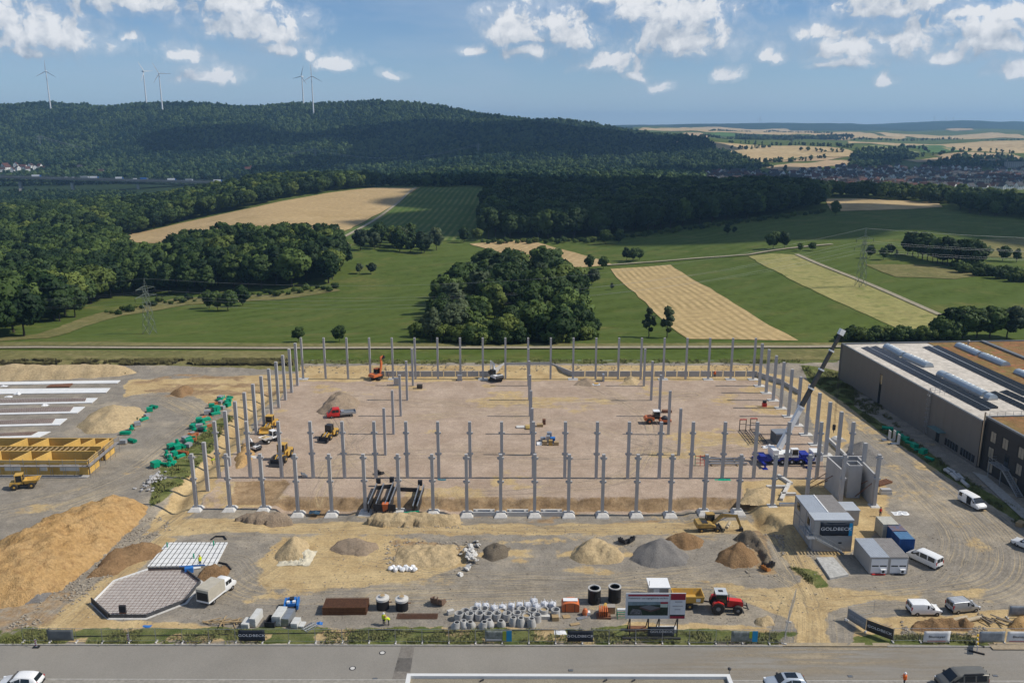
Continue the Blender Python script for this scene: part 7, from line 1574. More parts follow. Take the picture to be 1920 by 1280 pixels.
# strip foundations with membrane and reinforcement
memb = mat('white_membrane', (.74,.74,.72), .6, var=.06, scale=.6); rebarm = mat('rebar_field', (.42,.38,.35), .8, var=.2, col2=(.29,.25,.23), scale=1.2)
strips = [([(-60,717.8),(226,713.6),(220,718.8),(-60,722.5)],0,'farthest white membrane strip at the upper left'), ([(-60,730),(207,728.2),(199,736.6),(-60,739.8)],0,'second white membrane strip from the back at the left'), ([(-60,749),(183,746.8),(172.6,755.8),(-60,760.5)],1,'third strip foundation from the back with white edge'), ([(-60,768.5),(159.5,763.2),(145,774.8),(-60,779)],1,'fourth strip foundation from the back with white edge'), ([(-60,790),(126.4,785.3),(111.8,797.3),(-60,801.5)],1,'fifth strip foundation from the back with white edge'), ([(-60,813.5),(95,809.8),(73,820.3),(-60,824)],1,'nearest strip foundation behind the yellow panels')]
for pts, kind, lb in strips:
    w = [P(*q) for q in pts]; r = thing('strip_foundation', lb, 'foundation', (0,0,0)); MB().prism([(p.x,p.y) for p in w], .02, .16).build('membrane', memb, r)
    if kind:
        a, b, c, d = w; ins = [a+Vector((0,-.4,0)), b+Vector((-2.6,-.35,0)), c+Vector((-2.2,1.0,0)), d+Vector((0,1.0,0))]
        MB().prism([(p.x,p.y) for p in ins], .15, .22).build('blinding', rebarm, r); bb = MB(); n = 44
        for q in range(n): t = q/(n-1); p0, p1 = ins[3].lerp(ins[2], t), ins[0].lerp(ins[1], t); bb.bar((p0.x,p0.y,.3), (p1.x,p1.y,.3), .03)
        for t in (.1,.3,.5,.7,.9): p0, p1 = ins[0].lerp(ins[3], t), ins[1].lerp(ins[2], t); bb.bar((p0.x,p0.y,.26), (p1.x,p1.y,.26), .05)
        bb.build('reinforcement', rust, r)
w = [P(87,727), P(95.5,722), P(136.6,720.2), P(130,726.2)]; r = thing('mesh_mat', 'rust brown reinforcement mat between the two white strips', 'steel mesh', (0,0,0)); MB().prism([(p.x,p.y) for p in w], .02, .3).build('mat', rust, r)
for k, (px, py, lb) in enumerate([(8,724,'white sacks at the far left beside the membrane strip'), (16,744,'crumpled white bag between strips at the left'), (33,739,'small white bag on the second strip'), (85,760,'white bag lying between third and fourth strip')]): crumple('bag', lb, 'bag', P(px, py), 1.8, 1.2, .8, white_paint, 30+k, 10)

# ------------------------------------------------------------------ octagonal slab and white slab
oc = [(176,1130),(214,1092),(278,1070),(345,1069),(376,1093),(346,1130),(274,1158),(207,1158)]; w = [P(*q) for q in oc]
formm = mat('form_steel', (.11,.11,.115), .6, .3, var=.2); r = thing('octagon_slab', 'octagonal slab formwork filled with reinforcement on the left', 'slab formwork', (0,0,0)); cen = sum(w, Vector())/8
MB().prism([tuple((cen+(p-cen)*1.07)[:2]) for p in w], -.2, .06).build('blinding', concrete_pale, r); MB().prism([tuple((cen+(p-cen)*.985)[:2]) for p in w], .05, .12).build('membrane', mat('grey_membrane', (.62,.58,.54), .8, var=.15), r)
for k in range(8):
    a, b = w[k], w[(k+1) % 8]; n = max(1, int((b-a).length/.55))
    if k in (0, 1): MB().bar((a.x,a.y,.2), (b.x,b.y,.2), .12, .5).build('edge_board', memb, r); continue
    for q in range(n):
        p0, p1 = a.lerp(b, q/n), a.lerp(b, (q+.93)/n); MB().bar((p0.x,p0.y,.36), (p1.x,p1.y,.27), .12, .54).build('form_panel', formm, r)
p0, p1 = P(176,1130), P(207,1160); MB().bar((p0.x-.3,p0.y,.45), (p1.x-.3,p1.y,.45), .12, .9).build('form_panel', dsteel, r)
pl = [(p.x,p.y) for p in w]; ys = [p[1] for p in pl]; xs_ = [p[0] for p in pl]; bb = MB()
def clip_line(pl, horiz, val):
    out = []
    for (ax, ay), (bx_, by) in zip(pl, pl[1:]+pl[:1]):
        u0, u1 = (ay, by) if horiz else (ax, bx_)
        if (u0 > val) != (u1 > val): t = (val-u0)/(u1-u0); out.append((ax+(bx_-ax)*t) if horiz else (ay+(by-ay)*t))
    return (min(out), max(out)) if len(out) >= 2 else None
for yv in np.arange(min(ys)+.3, max(ys)-.2, .42):
    c = clip_line(pl, True, yv)
    if c: bb.bar((c[0]+.2,yv,.30), (c[1]-.2,yv,.30), .038)
for xv in np.arange(min(xs_)+.4, max(xs_)-.3, .6):
    c = clip_line(pl, False, xv)
    if c: bb.bar((xv,c[0]+.2,.34), (xv,c[1]-.2,.34), .022)
bb.build('reinforcement', rust, r)
MB().box((P(231,1151).x, P(231,1151).y, .7), (.9,.3,1.3)).build('form_panel', dsteel, r)
w = [P(313,1018), P(427,1018), P(405,1061), P(276,1063)]; r = thing('floor_slab', 'white insulated slab with dark rebar lines behind the octagon', 'slab', (0,0,0)); MB().prism([(p.x,p.y) for p in w], 0, .18).build('insulation', memb, r); bb = MB()
for q in range(13): t = .04+q*.92/12; p0, p1 = w[3].lerp(w[2], t), w[0].lerp(w[1], t); bb.bar((p0.x,p0.y,.23), (p1.x,p1.y,.23), .06)
for q in range(5): t = .1+q*.2; p0, p1 = w[0].lerp(w[3], t), w[1].lerp(w[2], t); bb.bar((p0.x,p0.y,.22), (p1.x,p1.y,.22), .02)
bb.build('reinforcement', dsteel, r)
for px, py in ((314,1027), (401,1024), (364,1048)): p = P(px,py); MB().cyl((p.x,p.y,.15), (p.x,p.y,1.0), .1, n=10).build('pipe_stub', green_plastic, r)
for k, (pts, lb) in enumerate([([(410,1055),(425,1058),(433,1068)],'short black hose beside the spoil heap'), ([(396,1012),(404,1006),(420,1006),(424,1012)],'black hose loop behind the white slab')]):
    tag(MB().tube([P(*q)+Vector((0,0,.12)) for q in pts], .13, 8).build('hose', black_plastic), lb, 'hose')
r = thing('work_table', 'blue machine and timber boards at the octagon corner', 'tool', P(355,1072), .3); MB().bx(-.6,.6,-.4,.4,0,.8).build('housing', lblue, r); MB().bx(-.2,1.6,.5,1.3,.1,.2).build('board', memb, r); MB().bar((-1.5,1.6,.3),(2.2,.9,.35),.15).build('beam', lblue, r)
# ------------------------------------------------------------------ site fence and its banners
FY = P(960, 1205).y
def fence_panel(label, c, rz, w=3.4, h=2.0, group='mesh fence panels along the road'):
    r = thing('fence_panel', label, 'fence', c, rz, group)
    link('frame', cmesh(('frame', w), lambda: MB().tube([(-w/2,0,.12),(-w/2,0,h),(w/2,0,h),(w/2,0,.12)], .024, 6).tube([(-w/2,0,.25),(w/2,0,.25)], .02, 5), steel), r)
    def wires():
        b = MB()
        for x in np.arange(-w/2+.15, w/2, .15): b.cyl((x,0,.25), (x,0,h), .005, n=3, cap=False)
        for z in np.arange(.5, h, .25): b.cyl((-w/2,0,z), (w/2,0,z), .005, n=3, cap=False)
        return b
    link('wire_mesh', cmesh(('wire_mesh', w), wires, steel), r)
    fm = cmesh(('foot', 1), lambda: MB().side([(-.1,0),(.1,0),(.08,.14),(-.08,.14)], -.33, .33), concrete_pale)
    link('foot', fm, r, (-w/2, 0, 0)); return r
xf = P(42, 1205).x; k = 0; xs_f = []
while xf < P(1470, 1205).x-1.5:
    xs_f.append(xf+1.72); xf += 3.45; k += 1
for k, x in enumerate(xs_f): fence_panel('%s mesh fence panel from the left along the road' % ORD[k].capitalize(), (x, FY+math.sin(k*1.7)*.06, 0), math.sin(k*2.3)*.02)
xr = [P(px, 1204).x for px in (1699, 1751, 1803, 1855, 1907)]
for k, x in enumerate(xr): fence_panel('%s mesh fence panel from the gate on the right' % ORD[k].capitalize(), (x, P(1750,1203).y, 0), 0)
def gate_leaf(a, b, label):
    d = b-a; return fence_panel(label, (a+b)/2, math.atan2(d.y, d.x), d.length, group='gate panels')
g0, g1, g2 = P(1470,1207), P(1479,1166), P(1491,1126); gate_leaf(g0, g1, 'near leaf of the opened site gate on the left of the drive'); gate_leaf(g1, g2, 'far leaf of the opened site gate on the left of the drive')
h0, h1, h2 = P(1588,1162), P(1623,1184), P(1674,1203); gate_leaf(h0, h1, 'upper gate leaf right of the drive behind a pale banner'); gate_leaf(h1, h2, 'lower gate leaf right of the drive behind a dark banner')
gate_leaf(P(1588,1162), P(1638,1150), 'bare fence panel bracing the right gate')
def fbanner(px0, px1, py, label, m, txt=None, parts=(), xs=1.35, ts=.5, tm=None, h=1.62):
    a, b = P(px0, py), P(px1, py); return banner('banner', label, ((a.x+b.x)/2, FY-.08, .3), 0, b.x-a.x-.05, h, m, txt, ts, parts, xs, tm)
photo_b = mat('print_photo', (.30,.32,.31), .7, var=.3, col2=(.09,.11,.08), scale=1.6); ycy = mat('print_yellow_green', (.35,.42,.05), .7, var=.1); greyb = mat('grey_mesh_banner', (.14,.15,.15), .7, var=.12); silverb = mat('silver_tarp', (.30,.33,.36), .35, .2, var=.2); whiteb = mat('white_banner', (.66,.66,.65), .7, var=.06); blk = mat('black_print', (.02,.02,.022), .7, var=0); redp = mat('red_print', (.45,.02,.03), .7, var=0)
fbanner(89, 139, 1205, 'dark grey crumpled banner at the far left of the fence', greyb)
fbanner(448, 498, 1205, 'dark company banner left of the middle of the fence', nav, 'GOLDBECK')
fbanner(909, 960, 1205, 'picture banner with blue stripe below the concrete rings', photo_b, None, [(.80,1,.02,.98,bcy),(.66,.79,.1,.95,ycy),(.05,.62,.12,.2,wtext)])
fbanner(1063, 1112, 1205, 'dark company banner right of the picture banner', nav, 'GOLDBECK')
fbanner(1369, 1419, 1205, 'picture banner with blue stripe left of the site gate', photo_b, None, [(.80,1,.02,.98,bcy),(.68,.79,.35,.95,ycy)])
a, b = h0, h1; banner('banner', 'pale faded company banner on the upper right gate leaf', (a+b)/2+Vector((-.05,-.07,.3)), math.atan2((b-a).y,(b-a).x), (b-a).length-.1, 1.6, mat('faded_banner', (.22,.245,.27), .6, var=.08), 'GOLDBECK', .42, xs=1.2, tm=mat('faded_print', (.42,.44,.46), .7, var=0))
a, b = h1, h2; banner('banner', 'dark company banner slanting beside the site entrance', (a+b)/2+Vector((-.05,-.07,.3)), math.atan2((b-a).y,(b-a).x), (b-a).length-.1, 1.6, mat('banner_brown', (.055,.05,.045), .7, var=.15), 'GOLDBECK', .5, xs=1.2)
fbanner(1727, 1777, 1204, 'white banner with black firm name and red line', whiteb, 'Blumayer', [(.15,.85,.1,.14,redp)], 1.15, .5, blk)
fbanner(1830, 1879, 1204, 'silver tarpaulin folded over the right fence', silverb)
fbanner(1882, 1935, 1204, 'white firm banner cut off by the right edge', whiteb, 'Blumayer', [(.1,.9,.08,.12,redp)], 1.15, .5, blk)
p_ = P(1912, 1158); fence_panel('fence panel with grey tarpaulin at the right edge', p_, 0, group='panel at the right edge'); banner('tarpaulin', 'silver grey tarpaulin hung on the rear fence at the right edge', p_+Vector((0,-.07,.3)), 0, 3.3, 1.6, silverb)
for k, (px, py, lb) in enumerate([(68,1213,'red and white warning beacon on the road at the left'), (241,1203,'red and white warning beacon by the fence left of centre')]):
    r = thing('warning_beacon', lb, 'beacon', P(px, py, -.1 if k == 0 else 0)); MB().bx(-.4,.4,-.2,.2,0,.12).build('foot', black_plastic, r); MB().bx(-.12,.12,-.02,.02,.12,1.15).build('board', whiteb, r)
    for q in range(3): MB().add([(-.12,-.026,.2+q*.32),(.12,-.026,.34+q*.32),(.12,-.026,.48+q*.32),(-.12,-.026,.34+q*.32)], [(0,1,2,3)]).build('stripe', redp, r)
r = thing('road_barrier', 'red and white road barrier with yellow lamps lying askew at the right', 'barrier', P(1831,1216,-.1), R(62))
MB().bx(-1.3,1.3,-.03,.03,.45,1.2).build('board', whiteb, r)
for q in range(5): MB().bx(-1.2+q*.52,-.95+q*.52,-.045,-.032,.47,1.18).build('stripe', redp, r)
for x in (-1.0, 0, 1.0): MB().cyl((x,0,1.2), (x,0,1.5), .1, n=10).build('lamp', mat('amber_lamp', (.8,.5,.03), .3, var=0), r)
for x in (-.9,.9): MB().bx(x-.1,x+.1,-.9,.9,0,.14).build('foot', black_plastic, r); MB().bar((x,0,.1),(x,0,1.2),.06).build('post', steel, r)

# ------------------------------------------------------------------ site board
bx0, bx1, bz0, bz1, by = 14.4, 22.15, 2.75, 6.45, 97.7
r = thing('site_board', 'large building site board with hall picture on steel posts by the road', 'sign board', ((bx0+bx1)/2, by, 0)); hw = (bx1-bx0)/2
MB().bx(-hw, hw, 0, .1, bz0, bz1).build('panel', whiteb, r); dkred = mat('print_dark_red', (.28,.015,.03), .6, var=0)
sp = hw-1.95
MB().bx(-hw+.3, sp-.25, -.02, -.005, bz1-.45, bz1-.2).build('print', dkred, r); pic = [(-hw+.3, bz0+.5), (sp-.3, bz1-1.25)]
MB().bx(pic[0][0], pic[1][0], -.02, -.005, pic[0][1], pic[1][1]).build('print', mat('print_dark_field', (.035,.05,.03), .7, var=.3, scale=2.0), r)
MB().add([(pic[0][0],-.026,pic[1][1]-.5),(pic[1][0],-.026,pic[1][1]-.4),(pic[1][0],-.026,pic[1][1]),(pic[0][0],-.026,pic[1][1])], [(0,1,2,3)]).build('print', mat('print_sky', (.20,.27,.30), .7, var=.2), r)
MB().add([(-hw+1.8,-.03,pic[0][1]+1.25),(-.6,-.03,pic[0][1]+.75),(sp-1.3,-.03,pic[0][1]+1.15),(-hw+3.0,-.03,pic[0][1]+1.5)], [(0,1,2,3)]).build('print', mat('print_roof', (.16,.16,.17), .7, var=.1), r)
MB().add([(-hw+1.8,-.034,pic[0][1]+1.25),(-.6,-.034,pic[0][1]+.75),(-.6,-.034,pic[0][1]+.5),(-hw+1.8,-.034,pic[0][1]+1.05)], [(0,1,2,3)]).add([(-.6,-.034,pic[0][1]+.75),(sp-1.3,-.034,pic[0][1]+1.15),(sp-1.3,-.034,pic[0][1]+.95),(-.6,-.034,pic[0][1]+.5)], [(0,1,2,3)]).build('print', mat('print_wall', (.10,.055,.05), .7, var=.05), r)
MB().add([(-hw+.5,-.03,pic[0][1]+.2),(-hw+2.2,-.03,pic[0][1]+.1),(-hw+2.0,-.03,pic[0][1]+.8),(-hw+.9,-.03,pic[0][1]+1.0)], [(0,1,2,3)]).build('print', mat('print_lot', (.20,.20,.21), .7, var=.4, scale=4), r)
MB().bx(sp-1.3, sp-.35, -.04, -.03, pic[1][1]-.25, pic[1][1]).build('print', dkred, r); MB().bx(sp-1.3, sp-.35, -.04, -.03, pic[1][1]-.75, pic[1][1]-.27).build('print', mat('print_pale_green', (.45,.52,.45), .7, var=.05), r)
lettering('Produktions- und Lagergebäude mit Büro', .30, blk, r, ((-hw+sp)/2, -.03, bz1-.72), (R(90),0,0), 1.02)
MB().bx(sp-.12, sp-.06, -.03, .02, bz0, bz1).build('divider', steel, r)
MB().bx(sp, hw-.05, -.03, -.005, bz1-.95, bz1-.08).build('print', dkred, r); MB().bx(sp, hw-.05, -.03, -.005, bz0+.05, bz0+.4).build('print', dkred, r); MB().bx(sp, hw-.05, -.03, -.005, bz0+.42, bz0+.6).build('print', blk, r)
for z, a, c in ((bz1-1.3,.3,.8), (bz1-1.9,.15,.85), (bz1-2.4,.3,.7)): MB().bx(sp+a*1.9, sp+c*1.9, -.03, -.005, z, z+.12).build('print', mat('print_grey', (.3,.3,.31), .7, var=0), r)
for x in (-3.2, -.8, .6, 3.0):
    MB().bar((x,.2,0), (x,.2,bz1-.1), .14).build('post', dsteel, r); MB().bar((x,.2,bz0+.2), (x-.1,1.9,0), .1).build('brace', dsteel, r)
for y, z in ((-.4,.1), (1.6,.1)): MB().bar((-hw-.3,y,z), (hw-.5,y,z), .28).build('base_beam', dsteel, r)
MB().box((1.9,1.3,.35), (2.6,.9,.6)).build('ballast_block', concrete_pale, r); MB().box((-2.0,1.5,.3), (2.4,.7,.5)).build('ballast_block', rust, r)
banner('banner', 'dark company banner hanging under the site board', (P(1240,1200).x, by-.35, .35), 0, 3.4, 1.5, nav, 'GOLDBECK', .46, xs=1.25)

# ------------------------------------------------------------------ concrete rings, cones, sacks
def ring_mesh(rad, h, wall=.12):
    me = MB().lathe([(rad-wall,.03),(rad-.02,0),(rad,.02),(rad,h-.03),(rad-.02,h),(rad-wall,h),(rad-wall,.04)], 20).mesh('ring'); return me
def open_ring(rad, h, wall=.12, n=20, dx=0.0, rt=None, m=concrete_pipe):
    rt = rt or rad; vs = []; prof = [(rad-wall,0,0),(rad,0,0),(rad,h*.35,0),(rt,h,dx),(rt-wall,h,dx),(rad-wall,h*.3,0)]
    for q, z, o in prof:
        for k in range(n): t = 2*math.pi*k/n; vs.append((q*math.cos(t)+o, q*math.sin(t), z))
    fs = [(i*n+k, i*n+(k+1) % n, ((i+1) % 6)*n+(k+1) % n, ((i+1) % 6)*n+k) for i in range(6) for k in range(n)]
    me = MB().add(vs, fs).mesh('shell'); me.materials.append(m); me.polygons.foreach_set('use_smooth', [True]*len(me.polygons)); me.set_sharp_from_angle(angle=R(35)); return me
rm_, cm_, cm2 = open_ring(.62, 1.0), open_ring(.62, .85, .1, dx=.22, rt=.40), open_ring(.62, 1.15, .1, dx=0.0, rt=.40)
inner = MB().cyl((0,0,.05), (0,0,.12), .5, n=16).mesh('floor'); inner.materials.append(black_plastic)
sandin = MB().cyl((0,0,.05), (0,0,.8), .5, n=16).mesh('fill'); sandin.materials.append(EM['sand'])
def ring(px6, py6, me, label, group, fill=inner, rz=0.0, nm='concrete_ring', dy=62):
    r = thing(nm, label, nm.replace('_', ' '), P(820+px6/6, 1060+(py6+dy)/6), rz, group); link('shell', me, r); link('floor', fill, r); return r
for k, (x, y) in enumerate([(203,650),(302,640),(380,635),(512,645),(592,632),(722,622)]): ring(x, y, cm_, '%s short eccentric concrete cone from the left in the front row' % ORD[k], 'short concrete cones', rz=(k*2.1) % 6.28, nm='concrete_cone', dy=48)
for k, (x, y) in enumerate([(855,592),(938,598),(1060,605)]): ring(x, y, cm2, '%s tall concrete cone at the right of the front row' % ORD[k], 'tall concrete cones', nm='concrete_cone', dy=72)
for k, (x, y) in enumerate([(245,540),(362,545),(470,540),(572,545),(672,540),(785,540),(895,535),(1005,565),(1118,560)]): ring(x, y, rm_, '%s concrete manhole ring from the left in the middle row' % ORD[k], 'concrete rings of the middle row', fill=sandin if k == 7 else inner)
for k, (x, y) in enumerate([(315,510),(415,490),(525,487),(730,515),(950,490),(1070,505),(1200,495),(1330,500)]): ring(x, y, rm_, '%s concrete manhole ring from the left in the rear row' % ORD[k], 'concrete rings of the rear row', fill=sandin if k in (3,6) else inner)
def bagm(seed):
    rr_ = random.Random(seed); n = 10; secs = []
    for z, s in ((0,.9),(.1,1.0),(.5,1.06),(.85,1.0),(1.0,.8),(1.08,.45)): secs.append([(.47*s*(abs(math.cos(2*math.pi*k/n))**.5*math.copysign(1,math.cos(2*math.pi*k/n)))+rr_.uniform(-.03,.03), .47*s*(abs(math.sin(2*math.pi*k/n))**.5*math.copysign(1,math.sin(2*math.pi*k/n)))+rr_.uniform(-.03,.03), z+rr_.uniform(-.02,.02)) for k in range(n)])
    me = MB().loft(secs).mesh('bag'); me.materials.append(mat('big_bag_white', (.68,.68,.68), .7, var=.14, col2=(.42,.44,.50), scale=5)); return me
bags = [bagm(k) for k in range(3)]; lp = MB()
for sx in (-1,1):
    for sy in (-1,1): lp.tube([(sx*.4,sy*.4,.95),(sx*.3,sy*.3,1.3),(sx*.2,sy*.4,.98)], .03, 4)
loops = lp.mesh('lifting_loop'); loops.materials.append(white_paint)
for k, (x, y) in enumerate([(455,455),(545,455),(640,478),(735,470),(832,455),(925,445),(1015,445),(1115,462),(1205,435),(1295,440)]):
    r = thing('big_bag', '%s white bulk bag from the left behind the concrete rings' % ORD[k], 'bulk bag', P(820+x/6, 1060+(y+48)/6), k*.3, 'white bulk bags'); link('bag', bags[k % 3], r); link('lifting_loop', loops, r)
r = thing('big_bag', 'white bulk bag standing highest behind the others', 'bulk bag', P(1001, 1135), .4, 'white bulk bags'); link('bag', bags[1], r); link('lifting_loop', loops, r)
for k, (px, py, lb) in enumerate([(1114,1128,'left tall black lined manhole shaft with open concrete rim'), (1152,1125,'right tall black lined manhole shaft with open concrete rim')]):
    r = thing('manhole_shaft', lb, 'manhole shaft', P(px, py)); link('shell', open_ring(.9, 2.1, .12, 24, m=black_plastic), r); link('rim', open_ring(.91, .14, .2, 24), r, (0,0,2.1)); MB().cyl((0,0,.05),(0,0,.1),.75,n=16).build('floor', concrete_pipe, r); MB().cyl((.5,-.76,.9),(.55,-.95,.9),.18,n=12).build('pipe_stub', dsteel, r)
for k, (px, py, lb) in enumerate([(718,1139,'left black shaft with concrete cone lid beside the mesh stack'), (754,1141,'right black shaft with concrete cone lid beside the mesh stack')]):
    r = thing('manhole_shaft', lb, 'manhole shaft', P(px, py)); MB().lathe([(.1,0),(.88,0),(.88,1.35),(.1,1.35)], 24).build('shell', black_plastic, r, True); MB().lathe([(.1,1.35),(.92,1.35),(.92,1.65),(.7,1.72),(.42,1.75),(.42,1.95),(.1,1.95)], 24).build('cone_lid', concrete_pale, r, True); MB().cyl((0,0,1.95),(0,0,2.0),.34,n=16).build('cover', timber, r); MB().cyl((.85,0,.9),(1.25,.1,.9),.08,n=8).build('pipe_stub', rust, r)
# reinforcement mesh stack
c_ = P(646, 1153); r = thing('mesh_stack', 'rusty stack of reinforcement mesh on the gravel', 'steel mesh', (c_.x, c_.y+1.25, 0), R(1))
def meshmat(L=6.0, D=2.4, st=.14):
    b = MB()
    for x in np.arange(-L/2, L/2+.01, st): b.bx(x-.02, x+.02, -D/2, D/2, 0, .03)
    for y in np.arange(-D/2, D/2+.01, .2): b.bx(-L/2, L/2, y-.015, y+.015, .03, .06)
    return b
mm = meshmat().mesh('mesh_sheet'); mm.materials.append(rust)
for k in range(12): link('mesh_sheet', mm, r, ((k*7 % 5)*.02, (k*3 % 5)*.02, .06+k*.1))
bb = MB()
for x in np.arange(-3, 3.01, .14): bb.bx(x-.025, x+.025, -1.24, -1.19, .02, 1.25)
bb.build('bent_bar', mat('rust_bright', (.30,.135,.055), .85, var=.2, scale=3), r); MB().bx(-2.95,2.95,-1.15,1.15,.02,1.12).build('packing', mat('dark_rust', (.07,.04,.028), .9, var=.2), r)
c_ = P(782, 1160); r = thing('mesh_sheet', 'flat rusty reinforcement sheet lying behind the fence', 'steel mesh', (c_.x, c_.y+.6, .05), 0); link('sheet', mm, r, (0,0,0)).scale = (.93,.55,1.0)
# panel stacks by the fence
form_w = mat('form_panel_white', (.58,.58,.55), .7, var=.1)
for k, (px, py, w, d, n, m, lb) in enumerate([(461,1178,1.0,1.7,5,form_w,'small stack of white formwork panels, leftmost by the fence'), (477,1174,.8,2.6,9,form_w,'second stack of white formwork panels by the fence'), (521,1172,1.2,2.6,10,form_w,'tallest stack of white panels beside a dark crate'), (537,1172,1.1,2.6,8,steel,'stack of grey ribbed panels by the fence'), (553,1177,.9,1.6,5,form_w,'low stack of white panels right of the ribbed ones'), (565,1177,.7,1.2,2,form_w,'slim pair of white panels at the right end of the stacks')]):
    c_ = P(px, py); r = thing('panel_stack', lb, 'panel stack', (c_.x, c_.y+d*.4, 0), R(-6)); pmz = MB().bx(-w/2,w/2,-d/2,d/2,0,.11).mesh('panel'); pmz.materials.append(m)
    for q in range(n): link('panel', pmz, r, (math.sin(q*3)*.03, math.cos(q*5)*.03, .08+q*.14))
    MB().bx(-w/2,w/2,-d/2+.1,-d/2+.2,0,.08).bx(-w/2,w/2,d/2-.2,d/2-.1,0,.08).build('bearer', timber, r)
c_ = P(508, 1174); r = thing('crate', 'dark open steel crate beside the tallest panel stack', 'crate', (c_.x,c_.y+.6,0), R(-6)); b = MB()
for s in (-1,1): b.bx(-.7,.7,s*.9-.03,s*.9+.03,.1,.8).bx(s*.7-.03,s*.7+.03,-.87,.87,.1,.8)
b.bx(-.7,.7,-.9,.9,.05,.1).build('body', dsteel, r)
r = thing('timber_pile', 'loose pile of timber offcuts beside the fence', 'timber', P(415,1168)); rr_ = random.Random(2)
for q in range(16): a = rr_.uniform(-.5,.5)+(1.6 if q % 4 == 0 else 0); c = Vector((rr_.uniform(-2,2.2), rr_.uniform(-.7,.7), .1+q*.02)); dv = Vector((math.cos(a),math.sin(a),0))*rr_.uniform(.6,1.4); MB().bar(c-dv, c+dv, .12, .08).build('plank', timber, r)
r = thing('ladder_stack', 'bundle of pale metal frames lying by the fence', 'frames', P(584,1178), R(50))
for q in range(3):
    b = MB().bar((-1,-.25+q*.4,.1+q*.06),(1,-.25+q*.4,.1+q*.06),.06).bar((-1,.1+q*.4,.1+q*.06),(1,.1+q*.4,.1+q*.06),.06)
    for z in np.linspace(-.9,.9,6): b.bar((z,-.25+q*.4,.1+q*.06),(z,.1+q*.4,.1+q*.06),.04)
    b.build('frame', steel, r)
crumple('sheet', 'small blue sheet beside the bundle of frames', 'sheet', P(600,1168), .9, .7, .5, lblue, 41, 9)
crumple('sheet', 'blue sheet on the sandy strip inside the fence', 'sheet', P(277,1173), 1.2, .6, .2, lblue, 42, 9)
def bucket(px, py, rz, label, m=dsteel, s=1.0):
    r = thing('digger_bucket', label, 'bucket', P(px, py), rz, None, s); MB().side([(-.6,.9),(-.5,.2),(-.1,.0),(.6,.05),(.7,.15),(.0,.15),(-.35,.35),(-.45,.9)], -.7, .7).build('shell', m, r)
    for y in (-.71,.69): MB().side([(-.6,.9),(-.5,.2),(-.1,0),(.6,.05),(.35,.6)], y, y+.03).build('cheek', m, r)
    MB().bx(-.7,-.5,-.25,-.15,.7,1.2).bx(-.7,-.5,.15,.25,.7,1.2).build('bracket', m, r)
    for y in (-.55,-.18,.18,.55): MB().side([(.6,.03),(.9,.06),(.6,.14)], y-.05, y+.05).build('tooth', steel, r)
    return r
bucket(822, 1131, 1.2, 'rusty brown digger bucket standing alone on the gravel', mat('brown_bucket', (.20,.13,.09), .8, var=.2), 1.25); bucket(1169, 1017, .8, 'left of two dark buckets beside the grey gravel cone'); bucket(1181, 1015, 2.4, 'right of two dark buckets beside the grey gravel cone'); bucket(1440, 1062, 1.9, 'dark bucket at the foot of the stony bank', dsteel, 1.1); bucket(1436, 1068, .6, 'orange attachment on the ground below the stony bank', mat('worn_orange', (.50,.20,.05), .7, var=.2), .8); bucket(713, 888, 1.0, 'dark bucket beside a middle row column', dsteel, .9)
bucket(570, 893, .4, 'grey attachment near the shallow brown pit', steel, .8)
# orange equipment
c_ = P(1070, 1148); r = thing('tank', 'orange curved top fuel tank with black bands beside the bulk bags', 'tank', (c_.x,c_.y+.8,0)); MB().side([(-1.2,.1),(1.2,.1),(1.2,1.0)]+[(1.2*math.cos(t*math.pi/8)*1.0, 1.0+.45*math.sin(t*math.pi/8)) for t in range(1,8)]+[(-1.2,1.0)], -.8, .8).build('shell', orange_paint, r)
for x in (-.75,.55): MB().bx(x-.04,x+.04,-.84,-.80,.1,1.3).build('band', dsteel, r)
MB().bx(-1.0,1.0,-.3,.5,1.46,1.5).build('lid', white_paint, r)
r = thing('pump', 'small orange machine right of the orange tank', 'machine', P(1097,1152)); MB().lathe([(.1,0),(.4,.05),(.42,.5),(.25,.9),(.1,1.0)], 10).build('housing', orange_paint, r); MB().bx(.2,.7,-.3,.3,.1,.5).build('box', white_paint, r); MB().bx(-.5,.5,-.35,.35,0,.1).build('base', dsteel, r)
r = thing('compactor', 'orange and yellow vibrating equipment next to the green rack', 'machine', P(1131,1156))
for q in range(5): MB().box((-.5+q*.25,.1,.75), (.12,1.2,1.1), (.2,0,0)).build('plate', orange_paint, r)
MB().lathe([(.1,-.12),(.75,-.12),(.75,.12),(.1,.12)], 18, (.95,0,.75), 'Y').build('wheel', yellow_paint, r).rotation_euler = (0,0,R(70)); MB().bx(-.9,1.0,-.6,.6,0,.25).build('base', rust, r)
r = thing('crate', 'grey wooden crate behind the orange vibrating equipment', 'crate', P(1143,1148)); MB().bx(-.7,.7,-.4,.4,0,1.0).build('body', timber, r); MB().bx(-.75,.75,-.45,.45,1.0,1.1).build('lid', mat('weathered_lid', (.35,.32,.28), .8, var=.1), r)
r = thing('rack', 'green steel rack with white roll left of the site board', 'rack', P(1165,1158)); b = MB()
for x in (-.6,.6):
    for y in (-.4,.4): b.bar((x,y,0),(x,y,1.2),.08)
for z in (.3,1.1):
    b.bar((-.6,-.4,z),(.6,-.4,z),.08).bar((-.6,.4,z),(.6,.4,z),.08)
b.build('frame', green_plastic, r); MB().cyl((-.6,0,1.3),(.6,0,1.3),.18,n=12).build('roll', white_paint, r)
